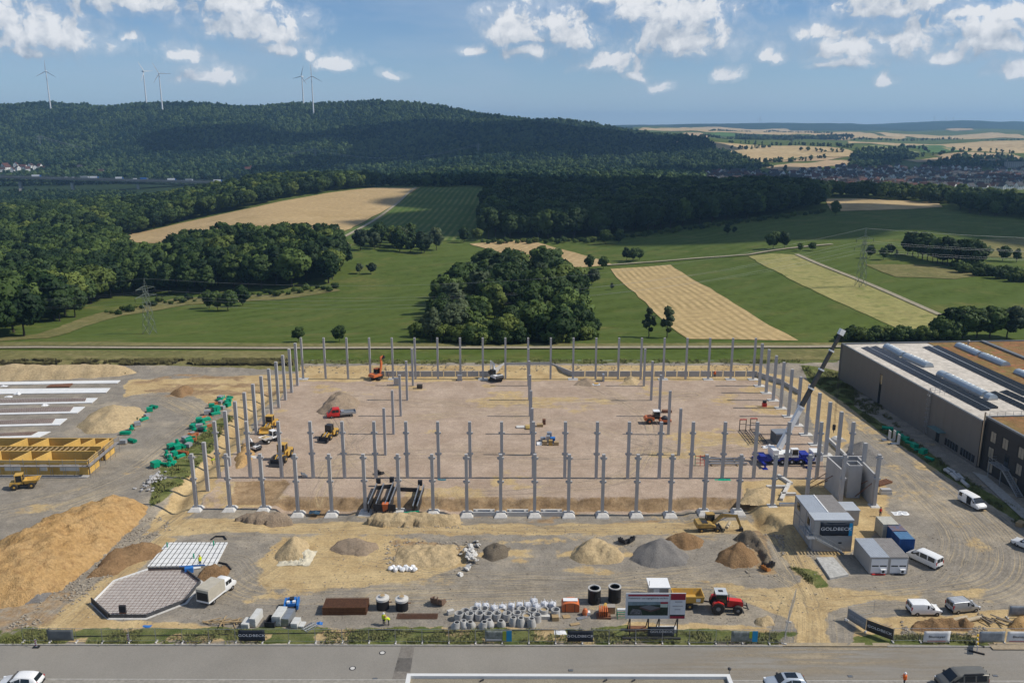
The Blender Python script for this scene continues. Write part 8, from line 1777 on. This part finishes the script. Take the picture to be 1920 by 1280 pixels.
r = thing('site_cabin', 'small white roofed shed behind the site board', 'shed', P(1233,1118)); b = MB().bx(-1.3,1.3,-1.1,1.1,0,2.1); b.build('wall', silver_paint, r); MB().bx(-1.5,1.5,-1.4,1.3,2.1,2.25).build('roof', white_paint, r); MB().bx(-.8,.0,-1.14,-1.09,.1,1.9).build('door', white_paint, r); MB().cyl((-1.4,-.9,0),(-1.4,-.9,3.0),.04,n=6).build('mast', steel, r)
for k, (px, py, w, d, h, m, lb) in enumerate([(1022,1158,1.3,.8,.5,concrete_pale,'broken concrete blocks right of the ring rows'), (1041,1161,.9,.8,.6,timber,'brown timber block pack right of the rings'), (1062,1156,1.0,.8,.15,timber,'wooden pallet in front of the orange tank'), (1078,1170,1.3,.5,.1,timber,'pale board lying before the orange tank'), (1092,1158,1.6,.6,.1,steel,'grey steel plate on the ground before the orange machine'), (845,1150,.9,.5,.6,concrete_pale,'pale concrete block at the left end of the rings'), (1663,1173,1.3,.7,.3,timber,'timber pack lying in the sand right of the gate'), (1913,985,1.6,1.0,.8,timber,'timber pack on the verge at the right edge')]):
    r = thing('pallet_pack', lb, 'pack', P(px, py), .1*k); n = max(1, int(h/.12)); pmz = MB().bx(-w/2,w/2,-d/2,d/2,0,.09).mesh('board'); pmz.materials.append(m)
    for q in range(n): link('board', pmz, r, (0,0,.02+q*.12))
for k, (a, b, lb) in enumerate([((1768,1170),(1812,1160),'left concrete pipe lying behind the white banner'), ((1790,1172),(1838,1160),'right concrete pipe lying behind the white banner'), ((1362,992),(1368,982),'short concrete pipe beside the wheeled excavator')]):
    A_, B_ = P(*a), P(*b); tag(MB().cyl((A_.x,A_.y,.3),(B_.x,B_.y,.3),.28,n=14).build('concrete_pipe', mat('buff_pipe', (.48,.40,.28), .85, var=.12), smooth=True), lb, 'pipe')
r = thing('timber_pile', 'jumbled planks and roots near the right fence', 'timber', P(1865,1165))
for q in range(12): a = .9+rr_.uniform(-.6,.6); c = Vector((rr_.uniform(-1.6,1.6), rr_.uniform(-.6,.6), .15+q*.04)); dv = Vector((math.cos(a),-math.sin(a),rr_.uniform(-.1,.3)))*rr_.uniform(.6,1.2); MB().bar(c-dv, c+dv, .16, .1).build('plank', mat('grey_timber', (.28,.23,.17), .85, var=.2), r)
tag(MB().tube([P(75,1194)+Vector((0,0,.1)), P(420,1190)+Vector((0,0,.1)), P(640,1186)+Vector((0,0,.12)), P(720,1181)+Vector((0,0,.12)), P(800,1186)+Vector((0,0,.12)), P(960,1182)+Vector((0,0,.12)), P(1095,1181)+Vector((0,0,.12))], .05, 8).build('hose', black_plastic), 'long black cable conduit lying behind the road fence', 'hose')
# trench shields
r = thing('trench_shield', 'dark steel trench shield set in the excavation of the front row', 'trench shield', (0,0,0))
for a, b in (((690,952),(707,915)), ((705,952),(720,915)), ((722,952),(738,912)), ((730,952),(746,912)), ((774,956),(786,918)), ((782,956),(795,918))):
    A_, B_ = P(*a), P(*b); MB().bar((A_.x,A_.y,-.1),(B_.x,B_.y,.1),.12,1.7).build('plate', dsteel, r); MB().bar((A_.x,A_.y,.8),(B_.x,B_.y,1.0),.16,.14).build('top_rail', steel, r)
for a, b in (((704,918),(737,914)), ((745,920),(786,922)), ((700,952),(742,953))):
    A_, B_ = P(*a), P(*b); MB().bar((A_.x,A_.y,.1),(B_.x,B_.y,.1),.12,1.3).build('plate', dsteel, r)
for px, py in ((710,911), (735,909), (788,915)): p = P(px,py); MB().bx(p.x-.4,p.x+.4,p.y-.3,p.y+.3,.6,1.6).build('end_frame', dsteel, r)
r = thing('bin', 'small orange bin beside the trench shield', 'bin', P(723,957,-.6)); MB().loft([[(-.4,-.35,0),(.4,-.35,0),(.4,.35,0),(-.4,.35,0)],[(-.5,-.45,1.3),(.5,-.45,1.3),(.5,.45,1.3),(-.5,.45,1.3)]]).build('body', orange_paint, r); MB().bx(-.55,.55,-.5,.5,1.3,1.42).build('lid', orange_paint, r)
A_, B_ = P(757,962), P(786,959); tag(MB().bar((A_.x,A_.y,.1),(B_.x,B_.y,.1),.2).build('pipe', green_plastic), 'green pipe lying before the trench shield', 'pipe')
# things on the hall floor
def pile_of(name, label, cat, c, items, rz=0.0):
    r = thing(name, label, cat, c, rz)
    for nm, x0, x1, y0, y1, z0, z1, m in items: MB().bx(x0,x1,y0,y1,z0,z1).build(nm, m, r)
    return r
pile_of('crate_stack', 'blue and grey crates on pallets near the centre column line', 'crates', P(1028,834), [('crate',-.4,.4,.9,1.9,0,1.6,silver_paint),('crate',.5,1.5,.9,1.9,0,1.2,lblue),('crate',-1.6,-.5,1.5,2.4,0,1.0,silver_paint),('pallet',-2.4,-1.4,-.5,1.2,0,.25,white_paint),('crate',-1.2,-.3,-.3,.6,0,.9,timber),('crate',.1,.9,-.4,.5,0,1.1,dyellow),('crate',1.2,2.2,-.3,.6,0,.7,timber),('pallet',-.2,.8,2.2,3.2,0,1.9,silver_paint)])
r = pile_of('timber_stack', 'yellow formwork beams and planks near the centre column line', 'timber', P(990,802), [('beam',-.5+q*.25,-.35+q*.25,-1.2,1.4,.1,.35,mat('beam_yellow', (.6,.42,.12), .7, var=.15)) for q in range(8)]+[('pack',2.0,3.4,.5,1.6,0,.6,timber),('pack',3.3,4.0,2.0,2.9,0,1.2,rust),('board',-2.6,-.8,-.4,1.0,.05,.25,concrete_pale)])
pile_of('crate', 'small dark crate on the hall floor near the back left', 'crate', P(787,728), [('body',-.7,.7,-.5,.5,.05,1.1,mat('dark_crate', (.10,.085,.07), .8, var=.2))])
pile_of('cabinet', 'pale grey cabinet standing by the retaining wall', 'cabinet', P(862,713), [('body',-.6,.6,-.4,.4,.1,1.5,silver_paint),('base',-1.0,.7,-.6,.6,0,.12,dsteel)]); pile_of('cabinet', 'grey cabinet among the left inner columns at the back', 'cabinet', P(743,722), [('body',-.6,.6,-.4,.4,.1,2.0,silver_paint),('base',-.8,.8,-.6,.6,0,.12,steel)])
pile_of('cabinet', 'pale panel standing near the back wall on the right', 'cabinet', P(1131,714), [('body',-.25,.25,-.8,.8,.1,1.9,silver_paint)]); pile_of('sheet_pack', 'white boards and yellow strap near the back wall', 'boards', P(1118,722), [('board',-1.0,1.0,-.5,.5,.05,.25,white_paint),('strap',-.5,.6,-.1,.9,.3,.42,yellow_paint)])
pile_of('crate', 'dark crate beside the orange soil compactor', 'crate', P(1251,773), [('body',-1.2,1.0,-.5,.5,.1,.6,rust)]); pile_of('pallet', 'red and black load inside the hall at the right', 'load', P(1433,762), [('body',-.5,.5,-.4,.4,0,.9,red_paint),('top',-.4,.4,-.3,.3,.9,1.5,dsteel)])
tag(crumple('sheet', 'small teal sheet beside a middle row column', 'sheet', P(829,899), 1.6, .8, .3, mat('teal_sheet', (.03,.14,.18), .6, var=.1), 44, 9), 'small teal sheet beside a middle row column', 'sheet')
crumple('sheet', 'bright green sheet lying before the blue crane', 'sheet', P(1356,899), 3.0, 1.0, .3, green_plastic, 45, 10)
for k, (a, b, lb) in enumerate([((1392,808),(1413,834),'left steel ladder frame lying behind the crane'), ((1412,806),(1432,832),'right steel ladder frame lying behind the crane')]):
    A_, B_ = P(*a), P(*b); d = B_-A_; n_ = Vector((-d.y,d.x,0)).normalized()*.7; r = thing('climbing_rack', lb, 'steel rack', (0,0,0)); b_ = MB().bar(A_+n_+Vector((0,0,.3)), B_+n_+Vector((0,0,.3)), .14).bar(A_-n_+Vector((0,0,.3)), B_-n_+Vector((0,0,.3)), .14)
    for q in range(10): p = A_.lerp(B_, q/9)+Vector((0,0,.3)); b_.bar(p+n_, p-n_, .1)
    b_.build('frame', dsteel, r); u_ = MB().bar(A_+n_, A_+n_+Vector((0,0,2.7)), .14).bar(A_-n_, A_-n_+Vector((0,0,2.7)), .14).bar(A_+n_+Vector((0,0,1.6)), A_-n_+Vector((0,0,1.6)), .1); u_.build('upright', dsteel, r); MB().bar(A_+n_*1.1+Vector((0,0,2.7)), A_-n_*1.1+Vector((0,0,2.7)), .2).build('cross_head', red_paint, r)
r = thing('lifting_beam', 'long grey steel lifting beams lying left of the crane', 'steel beams', P(1368,872))
for k, (y, x0, x1) in enumerate(((0,-4.5,3.5), (1.2,-4.0,3.2), (2.6,-4.8,3.0))): MB().bar((x0,y,.35),(x1,y+.1,.35),.3,.3).build('beam', steel, r)
for x in (-3.5,-1,1.5): MB().bar((x,-.4,.1),(x,3.0,.1),.2).build('bearer', timber, r)
r = thing('tool_rack', 'red and green tool rack at the left end of the lifting beams', 'rack', P(1308,873))
for x in (-.5,.5,1.3): MB().bar((x,0,0),(x,.3,2.2),.1).build('post', red_paint if x > 0 else green_plastic, r)
for z in (.6,1.3,2.0): MB().bar((-.5,.1,z),(1.3,.1,z),.08).build('shelf', red_paint, r)
r = thing('kerb_wall', 'low pale concrete upstand running from crane to stair core', 'concrete upstand', (0,0,0)); A_, B_ = P(1553,826), P(1590,862); MB().bar((A_.x,A_.y,.35),(B_.x,B_.y,.35),.35,.8).build('beam', concrete_pale, r)
p_ = P(466,857); tag(crumple('sheet', 'pale curved membrane over the left footing', 'sheet', p_, 4.0, 1.2, .8, concrete_pale, 47, 10), 'pale curved membrane over the left footing', 'sheet')
# ------------------------------------------------------------------ drain parts in green along both roads
def pipe_bundle(m, n=3):
    b = MB()
    for k in range(n):
        for q in range(2): b.cyl((-1.0,-.4+k*.3,.25+q*.28), (1.0,-.4+k*.3+(.1 if q else 0),.25+q*.28), .13, n=8)
    return b
gm = [pipe_bundle(green_plastic), MB().bx(-.6,.6,-.5,.5,.15,1.0), MB().lathe([(.1,.1),(.5,.1),(.5,.5),(.28,.55),(.28,1.1),(.1,1.1)],10)]
gmesh = []
for b in gm: me = b.mesh('fittings'); me.materials.append(green_plastic); gmesh.append(me)
palm = MB().bx(-.6,.6,-.5,-.35,0,.14).bx(-.6,.6,-.08,.08,0,.14).bx(-.6,.6,.35,.5,0,.14).mesh('pallet'); palm.materials.append(timber)
gcr = MB().bx(-.6,.6,-.5,.5,.15,.9).mesh('fittings'); gcr.materials.append(mat('grey_pack', (.34,.35,.36), .7, var=.2, scale=3))
blp = pipe_bundle(lblue).mesh('fittings'); blp.materials.append(mat('blue_pipe', (.03,.20,.55), .5, var=.1)); rdp = pipe_bundle(rust, 2).mesh('fittings'); rdp.materials.append(mat('orange_pipe', (.45,.14,.05), .6, var=.15)); dkp = MB().lathe([(.2,.1),(.8,.1),(.85,.4),(.8,.7),(.2,.7)],12).mesh('fittings'); dkp.materials.append(black_plastic)
rg = random.Random(9)
def supply(px, py, me, label, group):
    r = thing('pallet_load', label, 'pallet load', P(px, py), rg.uniform(0, 3), group, rg.uniform(.85,1.25)); link('fittings', me, r); link('pallet', palm, r)
LINE = [(432,748),(418,756),(405,768),(395,780),(388,795),(372,808),(355,822),(345,836),(330,846),(318,862),(302,880)]
for k in range(62):
    t = k/61*(len(LINE)-1); i = min(int(t), len(LINE)-2); f_ = t-i; px = LINE[i][0]*(1-f_)+LINE[i+1][0]*f_+rg.uniform(-15,15); py = LINE[i][1]*(1-f_)+LINE[i+1][1]*f_+rg.uniform(-6,6)
    q = rg.random()
    if q < .62: supply(px, py, gmesh[k % 3], 'green plastic drain parts on a pallet beside the left access road', 'green drain parts along the left access road')
    elif q < .78: supply(px, py, gcr, 'grey wrapped pallet load beside the left access road', 'grey pallet loads along the left access road')
    elif q < .92: supply(px, py, rdp, 'orange brown pipe bundle among the green drain parts', 'orange pipe bundles among the drain parts')
    else: supply(px, py, dkp, 'black hose coil among the green drain parts', 'black coils among the drain parts')
supply(428, 752, blp, 'bright blue pipe bundle at the far end of the drain parts', None)
for k, (px, py) in enumerate([(288,765),(281,772),(276,782),(270,788),(258,798),(247,806),(236,814)]): supply(px, py, gmesh[k % 3] if k not in (2,4) else gcr, 'drain parts on pallets in front of the pale sand mound', 'pallet loads before the sand mound')
supply(232, 832, gcr, 'grey pallet box at the corner of the yellow panel building', None); supply(247, 829, gmesh[0], 'green pipes lying beside the yellow panel building', None)
for k, (px, py) in enumerate([(1664,806),(1682,816),(1690,821),(1698,827),(1706,833),(1714,840),(1722,846),(1730,851),(1742,862)]): supply(px, py, gmesh[k % 2], 'green drain parts lying in the shade along the hall', 'green parts along the hall')
for k, (px, py) in enumerate([(1667,825),(1676,825),(1684,832)]):
    r = thing('angle_element', '%s pale concrete angle element from the left before the hall' % ORD[k], 'concrete element', P(px, py), R(180), 'angle elements before the hall'); MB().side([(-.1,0),(1.5,0),(1.5,.18),(.1,.18),(.06,2.2),(-.1,2.2)], -.5, .5).build('element', concrete_pale, r)
for k, (a, b) in enumerate([((1771,883),(1781,890)), ((1776,881),(1791,889)), ((1783,891),(1795,902)), ((1788,890),(1800,901)), ((1796,892),(1806,902)), ((1803,904),(1815,914))]):
    A_, B_ = P(*a), P(*b); tag(MB().cyl((A_.x,A_.y,.35),(B_.x,B_.y,.35),.33,n=12).build('concrete_pipe', concrete_pipe, smooth=True), '%s grey concrete pipe from the back on the verge by the hall' % ORD[k], 'pipe', 'concrete pipes on the verge by the hall')

# ------------------------------------------------------------------ road furniture, near roof
for k, (px, py) in enumerate([(717,1223), (661,1252)]):
    p = P(px, py, -.12); r = thing('manhole_cover', '%s round manhole cover in the road' % ('far' if k == 0 else 'near'), 'manhole', (p.x,p.y,-.118)); MB().lathe([(.3,0),(.42,0),(.42,.02),(.3,.02)], 24).build('frame', dsteel, r); MB().cyl((0,0,.0),(0,0,.024),.29,n=24).build('lid', concrete_pale, r)
for k, (px, py, lb) in enumerate([(703,1272,'drain gully in the near kerb left of the white parapet'), (1070,1256,'flat gully plate in the road above the white parapet'), (1594,1267,'drain gully beside the worker on the road edge'), (1866,1266,'drain gully behind the camper van')]):
    p = P(px, py, -.12); r = thing('gully', lb, 'drain', (p.x,p.y,-.115)); MB().bx(-.28,.28,-.2,.2,0,.02).build('frame', dsteel, r); [MB().bx(-.22+q*.1,-.17+q*.1,-.16,.16,.02,.028).build('bar', steel, r) for q in range(5)]
RZ = 6.0; ra, rb = P(764,1262,RZ), P(1367,1262,RZ); r = thing('near_building', 'flat roof with white parapet of the building at the bottom edge', 'building', (0,0,0)); y_f = ra.y; ybk = y_f-16
MB().bx(ra.x, rb.x, ybk, y_f-.0, -.1, RZ-.45).build('wall', mat('near_wall', (.5,.49,.46), .8, var=.05), r); MB().bx(ra.x+.4, rb.x-.4, ybk+.4, y_f-.42, RZ-.44, RZ-.36).build('gravel_roof', groundmat('roof_gravel', [(.33,.29,.22),(.26,.23,.18)], (.8,8), bump=.5), r)
MB().bx(ra.x-.05, rb.x+.05, y_f-.4, y_f+.05, RZ-.44, RZ).bx(ra.x-.05, ra.x+.4, ybk, y_f-.4, RZ-.44, RZ-.002).bx(rb.x-.4, rb.x+.05, ybk, y_f-.4, RZ-.44, RZ-.002).build('parapet', mat('parapet_white', (.66,.66,.64), .6, var=.04), r)
for px in (905, 1137, 1190): p = P(px, 1277, RZ-.3); MB().bar((p.x-.3,p.y,RZ-.25),(p.x+.1,p.y+.3,RZ-.25),.12).build('roof_fixing', dsteel, r)
lp_ = PY(1368, 1250, 86.5); r = thing('lamp_post', 'slim grey lamp post at the corner of the white parapet', 'lamp post', (lp_.x, 86.5, 0)); MB().cyl((0,0,0),(0,0,lp_.z-.3),.07,.05,n=10).build('pole', steel, r); MB().lathe([(.05,0),(.2,.05),(.22,.2),(.06,.3)], 12, (0,0,lp_.z-.35)).build('lamp_head', dsteel, r)

# ------------------------------------------------------------------ people
def person(label, loc, rz, shirt, vest=None, helmet=None, legs=navy, pose='stand', s=1.0):
    r = thing('person', label, 'person', loc, rz, None, s)
    arm = {'stand': [(-.02,.30,1.08),(.10,.32,.82)], 'hold': [(.08,.30,1.12),(.36,.16,1.18)], 'bend': [(.42,.26,.82),(.62,.18,.62)]}[pose]
    dx = .34 if pose == 'bend' else 0; dzt = -.25 if pose == 'bend' else 0
    V, E, RAD = [], [], []
    def av(p, q): V.append(p); RAD.append(q); return len(V)-1
    pel = av((0,0,.95), .155); ch = av((dx*.6,0,1.28+dzt*.5), .17); sh = av((dx,0,1.43+dzt), .13); nk = av((dx*1.15,0,1.52+dzt), .06); hd = av((dx*1.25+.01,0,1.63+dzt), .095); tp = av((dx*1.3,0,1.74+dzt), .08)
    E += [(pel,ch),(ch,sh),(sh,nk),(nk,hd),(hd,tp)]
    for sg in (-1,1):
        hp = av((0,sg*.1,.88), .11); kn = av((.03,sg*.12,.5), .075); an = av((-.02,sg*.13,.1), .05); to = av((.14,sg*.14,.05), .05); E += [(pel,hp),(hp,kn),(kn,an),(an,to)]
        sl = av((dx,sg*.2,1.41+dzt), .075); el = av((arm[0][0]+dx*.3,sg*arm[0][1],arm[0][2]+dzt*.3), .05); wr = av((arm[1][0],sg*arm[1][1],arm[1][2]), .034); pm_ = av((arm[1][0]+.05,sg*arm[1][1],arm[1][2]-.05), .036); E += [(sh,sl),(sl,el),(el,wr),(wr,pm_)]
        for q in range(4): f1 = av((arm[1][0]+.08,sg*(arm[1][1]-.03+q*.02),arm[1][2]-.10), .009); f2 = av((arm[1][0]+.09,sg*(arm[1][1]-.03+q*.02),arm[1][2]-.14+abs(q-1.5)*.01), .008); E += [(pm_,f1),(f1,f2)]
        th_ = av((arm[1][0]+.09,sg*(arm[1][1]-.06),arm[1][2]-.05), .010); E += [(pm_,th_)]
    me = bpy.data.meshes.new('body'); me.from_pydata(V, E, []); ob = bpy.data.objects.new('body', me); COL.objects.link(ob); md = ob.modifiers.new('skin', 'SKIN')
    for i, sv in enumerate(me.skin_vertices[0].data): sv.radius = (RAD[i], RAD[i]); sv.use_root = (i == 0)
    sb = ob.modifiers.new('sub', 'SUBSURF'); sb.levels = sb.render_levels = 1
    dg = bpy.context.evaluated_depsgraph_get(); m2 = bpy.data.meshes.new_from_object(ob.evaluated_get(dg)); bpy.data.objects.remove(ob)
    m2.materials.clear(); [m2.materials.append(x) for x in (skin, shirt, legs)]
    for p in m2.polygons: p.material_index = 2 if p.center.z < .96 and abs(p.center.y) < .22 else (1 if p.center.z < 1.48+dzt and math.hypot(p.center.x-arm[1][0], abs(p.center.y)-arm[1][1]) > .12 else 0); p.use_smooth = True
    link('body', m2, r)
    if vest: MB().loft([[(x*.19*sc+ox,y*.25*sc,z) for x,y in ((-1,-.6),(-.6,-1),(.6,-1),(1,-.6),(1,.6),(.6,1),(-.6,1),(-1,.6))] for z,sc,ox in ((.88,1.0,0),(1.15+dzt*.4,1.02,dx*.45),(1.42+dzt,1.0,dx),(1.46+dzt,.8,dx))]).build('vest', vest, r, True)
    MB().lathe([(.02,1.80),(.09,1.78),(.125,1.70),(.13,1.66),(.165,1.655),(.165,1.64),(.1,1.64)], 12, (dx*1.27,0,dzt)).build('helmet' if helmet else 'hair', helmet or mat('hair_brown', (.05,.035,.025), .8, var=.1), r, True)
    return r
person('person in yellow hi-vis vest and jeans standing on the white slab', P(376,1060,.2), 2.8, hivis, hivis, yellow_paint, mat('jeans', (.05,.09,.16), .8, var=.1))
person('person in yellow hi-vis standing left of two by the mesh sheet', P(720,1170), 1.2, hivis, hivis, white_paint, pose='hold'); person('person in yellow hi-vis bending right of two by the mesh sheet', P(729,1171), 3.4, hivis, hivis, yellow_paint, pose='bend')
person('person in orange vest and white helmet at the road edge', P(1695,1284), 2.9, hivis_o, hivis_o, white_paint, pose='hold'); person('person in red shirt between the stair core and the beige container', P(1650,968), -1.4, redcloth)
person('person in yellow hi-vis crouching in the left ditch', P(398,870,-.6), .5, hivis, hivis, yellow_paint, pose='bend'); person('person in dark clothes walking by the retaining wall near the orange excavator', P(728,709), .3, navy)
person('person in orange helping at the right back columns', P(1340,707), 1.0, hivis_o, hivis_o, hivis_o)

# ------------------------------------------------------------------ grass and weeds on the site
def tufts(name, polys, n, h, seed, m, label):
    rs = np.random.RandomState(seed); V = []
    for poly, cnt in polys:
        w = W2(poly); xs = [q[0] for q in w]; ys = [q[1] for q in w]; X = rs.uniform(min(xs), max(xs), cnt*3); Y = rs.uniform(min(ys), max(ys), cnt*3)
        k = (sdf(w, X, Y) > 0) & (fbm(X/3+seed, Y/3, 3) > -.06); X, Y = X[k][:cnt], Y[k][:cnt]
        gi_ = np.clip(np.round((Y-GY0)/(gy[1]-gy[0])).astype(int), 0, len(gy)-1); gj_ = np.clip(np.round((X-GX0)/GS).astype(int), 0, len(gx)-1); Z = Z_SITE[gi_, gj_]
        for b in range(5):
            a = rs.uniform(0, 6.28, len(X)); hh = h*rs.uniform(.4, 1.2, len(X)); wd = hh*rs.uniform(.12,.3,len(X)); lx, ly = np.cos(a)*hh*.55, np.sin(a)*hh*.55
            px, py = X+rs.normal(size=len(X))*.18, Y+rs.normal(size=len(X))*.18; tx, ty = -np.sin(a)*wd, np.cos(a)*wd
            V.append(np.stack([np.stack([px-tx,py-ty,Z-.03],-1), np.stack([px+tx,py+ty,Z-.03],-1), np.stack([px+lx+tx*.3,py+ly+ty*.3,Z+hh],-1), np.stack([px+lx-tx*.3,py+ly-ty*.3,Z+hh],-1)], 1))
    me = quads_mesh(name, np.concatenate(V)); me.materials.append(m); stuff(link(name, me), label, 'grass')
gl = leafmat('verge_grass', (.075,.10,.022), (.20,.20,.065), .8, up=1); gd = leafmat('dry_tall_grass', (.16,.145,.055), (.27,.23,.10), .3, up=1)
tufts('verge_grass', [([(-40,1180),(1160,1180),(1160,1206),(-40,1206)],2600), ([(1160,1184),(1480,1186),(1480,1206),(1160,1206)],700), ([(1675,1190),(1860,1190),(1860,1206),(1675,1206)],500), ([(1480,1062),(1500,1066),(1550,1100),(1530,1102)],200)], 0, .26, 3, gl, 'weedy grass growing on the verge under the road fence')
tufts('bank_grass', [([(290,885),(330,852),(425,778),(440,782),(380,862),(320,928),(282,950)],600), ([(1500,692),(1600,702),(1700,815),(1800,888),(1925,965),(1925,1000),(1830,925),(1740,870),(1640,800),(1540,725)],2600), ([(545,690),(1500,688),(1500,680),(545,681)],1600)], 0, .36, 4, gl, 'rough grass along the left ditch, the hall and the back bank')
tufts('tall_dry_grass', [([(-40,690),(550,692),(550,681),(-40,681)],5000)], 0, .7, 5, gd, 'tall dry grass strip behind the left foundations')
tufts('weeds', [([(5,708),(235,702),(235,696),(5,697)],120), ([(150,800),(260,790),(255,770),(190,772)],90)], 0, .7, 6, leaf_a, 'scattered weeds on the pale earth bank and the sand mound')

# loose stones on the worked ground
rs = np.random.RandomState(8); V = []
for poly, n, s0 in (([(60,1170),(300,985),(1400,965),(1640,1000),(1900,1000),(1900,1150),(1500,1150),(1440,1170)],2200,.11), ([(230,990),(300,960),(330,990),(160,1120),(60,1180),(10,1180),(100,1110)],700,.2), ([(700,962),(860,962),(860,982),(700,982)],250,.16), ([(560,700),(1450,697),(1450,690),(560,692)],500,.22), ([(720,1015),(900,1015),(900,1070),(720,1070)],300,.2), ([(1380,985),(1470,985),(1470,1080),(1400,1080)],350,.2), ([(1690,1165),(1850,1160),(1850,1190),(1690,1190)],350,.18)):
    w = W2(poly); xs = [q[0] for q in w]; ys = [q[1] for q in w]; X = rs.uniform(min(xs), max(xs), n*3); Y = rs.uniform(min(ys), max(ys), n*3); k = (sdf(w, X, Y) > 0) & (fbm(X/5+3, Y/5, 3) > -.08); X, Y = X[k][:n], Y[k][:n]
    for x, y in zip(X, Y):
        s = s0*rs.uniform(.4, 1.5); z = site_z(x, y); c = np.array([x, y, z+s*.25]); ax = rs.normal(size=(3,3)); q_, _ = np.linalg.qr(ax); q_ = q_*s*np.array([1, .8, .6])
        p6 = [c+q_[0], c+q_[1], c-q_[0], c-q_[1], c+q_[2], c-q_[2]]
        for i in range(4): V.append([p6[i], p6[(i+1) % 4], p6[4], p6[4]]); V.append([p6[(i+1) % 4], p6[i], p6[5], p6[5]])
V = np.array(V); me = bpy.data.meshes.new('stones'); n = len(V); me.from_pydata(V[:, :3].reshape(-1, 3).tolist(), [], np.arange(n*3).reshape(-1, 3).tolist()); me.materials.append(mat('stones', (.42,.36,.28), .9, var=.25, scale=.9)); stuff(link('stones', me), 'loose stones and clods scattered over the worked ground', 'stones')
# fair weather clouds passing overhead, out of the picture: their shadows lie on the dark wood, the village and the hill
def cloud(shadow_at, alt, size, seed):
    rs = np.random.RandomState(seed); c = Vector(shadow_at)+sd*((alt-shadow_at[2])/sd.z); bm = bmesh.new()
    for k in range(26):
        d = rs.normal(size=3); r_ = rs.uniform(.35, .95); o = Vector((c.x+d[0]*size[0]*.33, c.y+d[1]*size[1]*.33, c.z+abs(d[2])*size[2]*.4)); q = size[1]*rs.uniform(.10, .24)
        g = bmesh.ops.create_icosphere(bm, subdivisions=3, radius=q)
        for v in g['verts']:
            n_ = v.co.normalized(); w_ = 1+float(fbm(np.array(n_.x*2.2+k*3.1+n_.z), np.array(n_.y*2.2+n_.z*1.7), 4))*.7; v.co = o+Vector((n_.x*q*w_*1.2, n_.y*q*w_*1.2, max(n_.z*q*w_, -q*.3)))
    me = bpy.data.meshes.new('cloud'); bm.to_mesh(me); bm.free(); me.polygons.foreach_set('use_smooth', [True]*len(me.polygons)); me.materials.append(mat('cloud_white', (.9,.9,.9), 1.0, var=0, spec=0)); stuff(link('cloud', me), 'white cumulus cloud drifting above the valley', 'cloud')
cloud((190, 830, 0), 1100, (560, 420, 160), 1); cloud((820, 1750, -10), 1150, (950, 480, 200), 2); cloud((-60, 2350, 40), 1200, (900, 620, 200), 3)
# ------------------------------------------------------------------ haze
hb = bpy.data.meshes.new('haze'); b = MB().bx(-19000, 19000, -750, 14300, -75, 330); hb = b.mesh('haze')
hm = bpy.data.materials.new('haze'); hm.use_nodes = True; N = hm.node_tree.nodes; N.clear(); vo = N.new('ShaderNodeVolumePrincipled'); vo.inputs['Color'].default_value = (.38,.67,1.0,1); vo.inputs['Density'].default_value = 8.5e-5; vo.inputs['Anisotropy'].default_value = 0.2
oo = N.new('ShaderNodeOutputMaterial'); hm.node_tree.links.new(vo.outputs[0], oo.inputs['Volume']); hb.materials.append(hm); stuff(link('haze', hb), 'thin blue summer haze over the whole valley', 'haze')
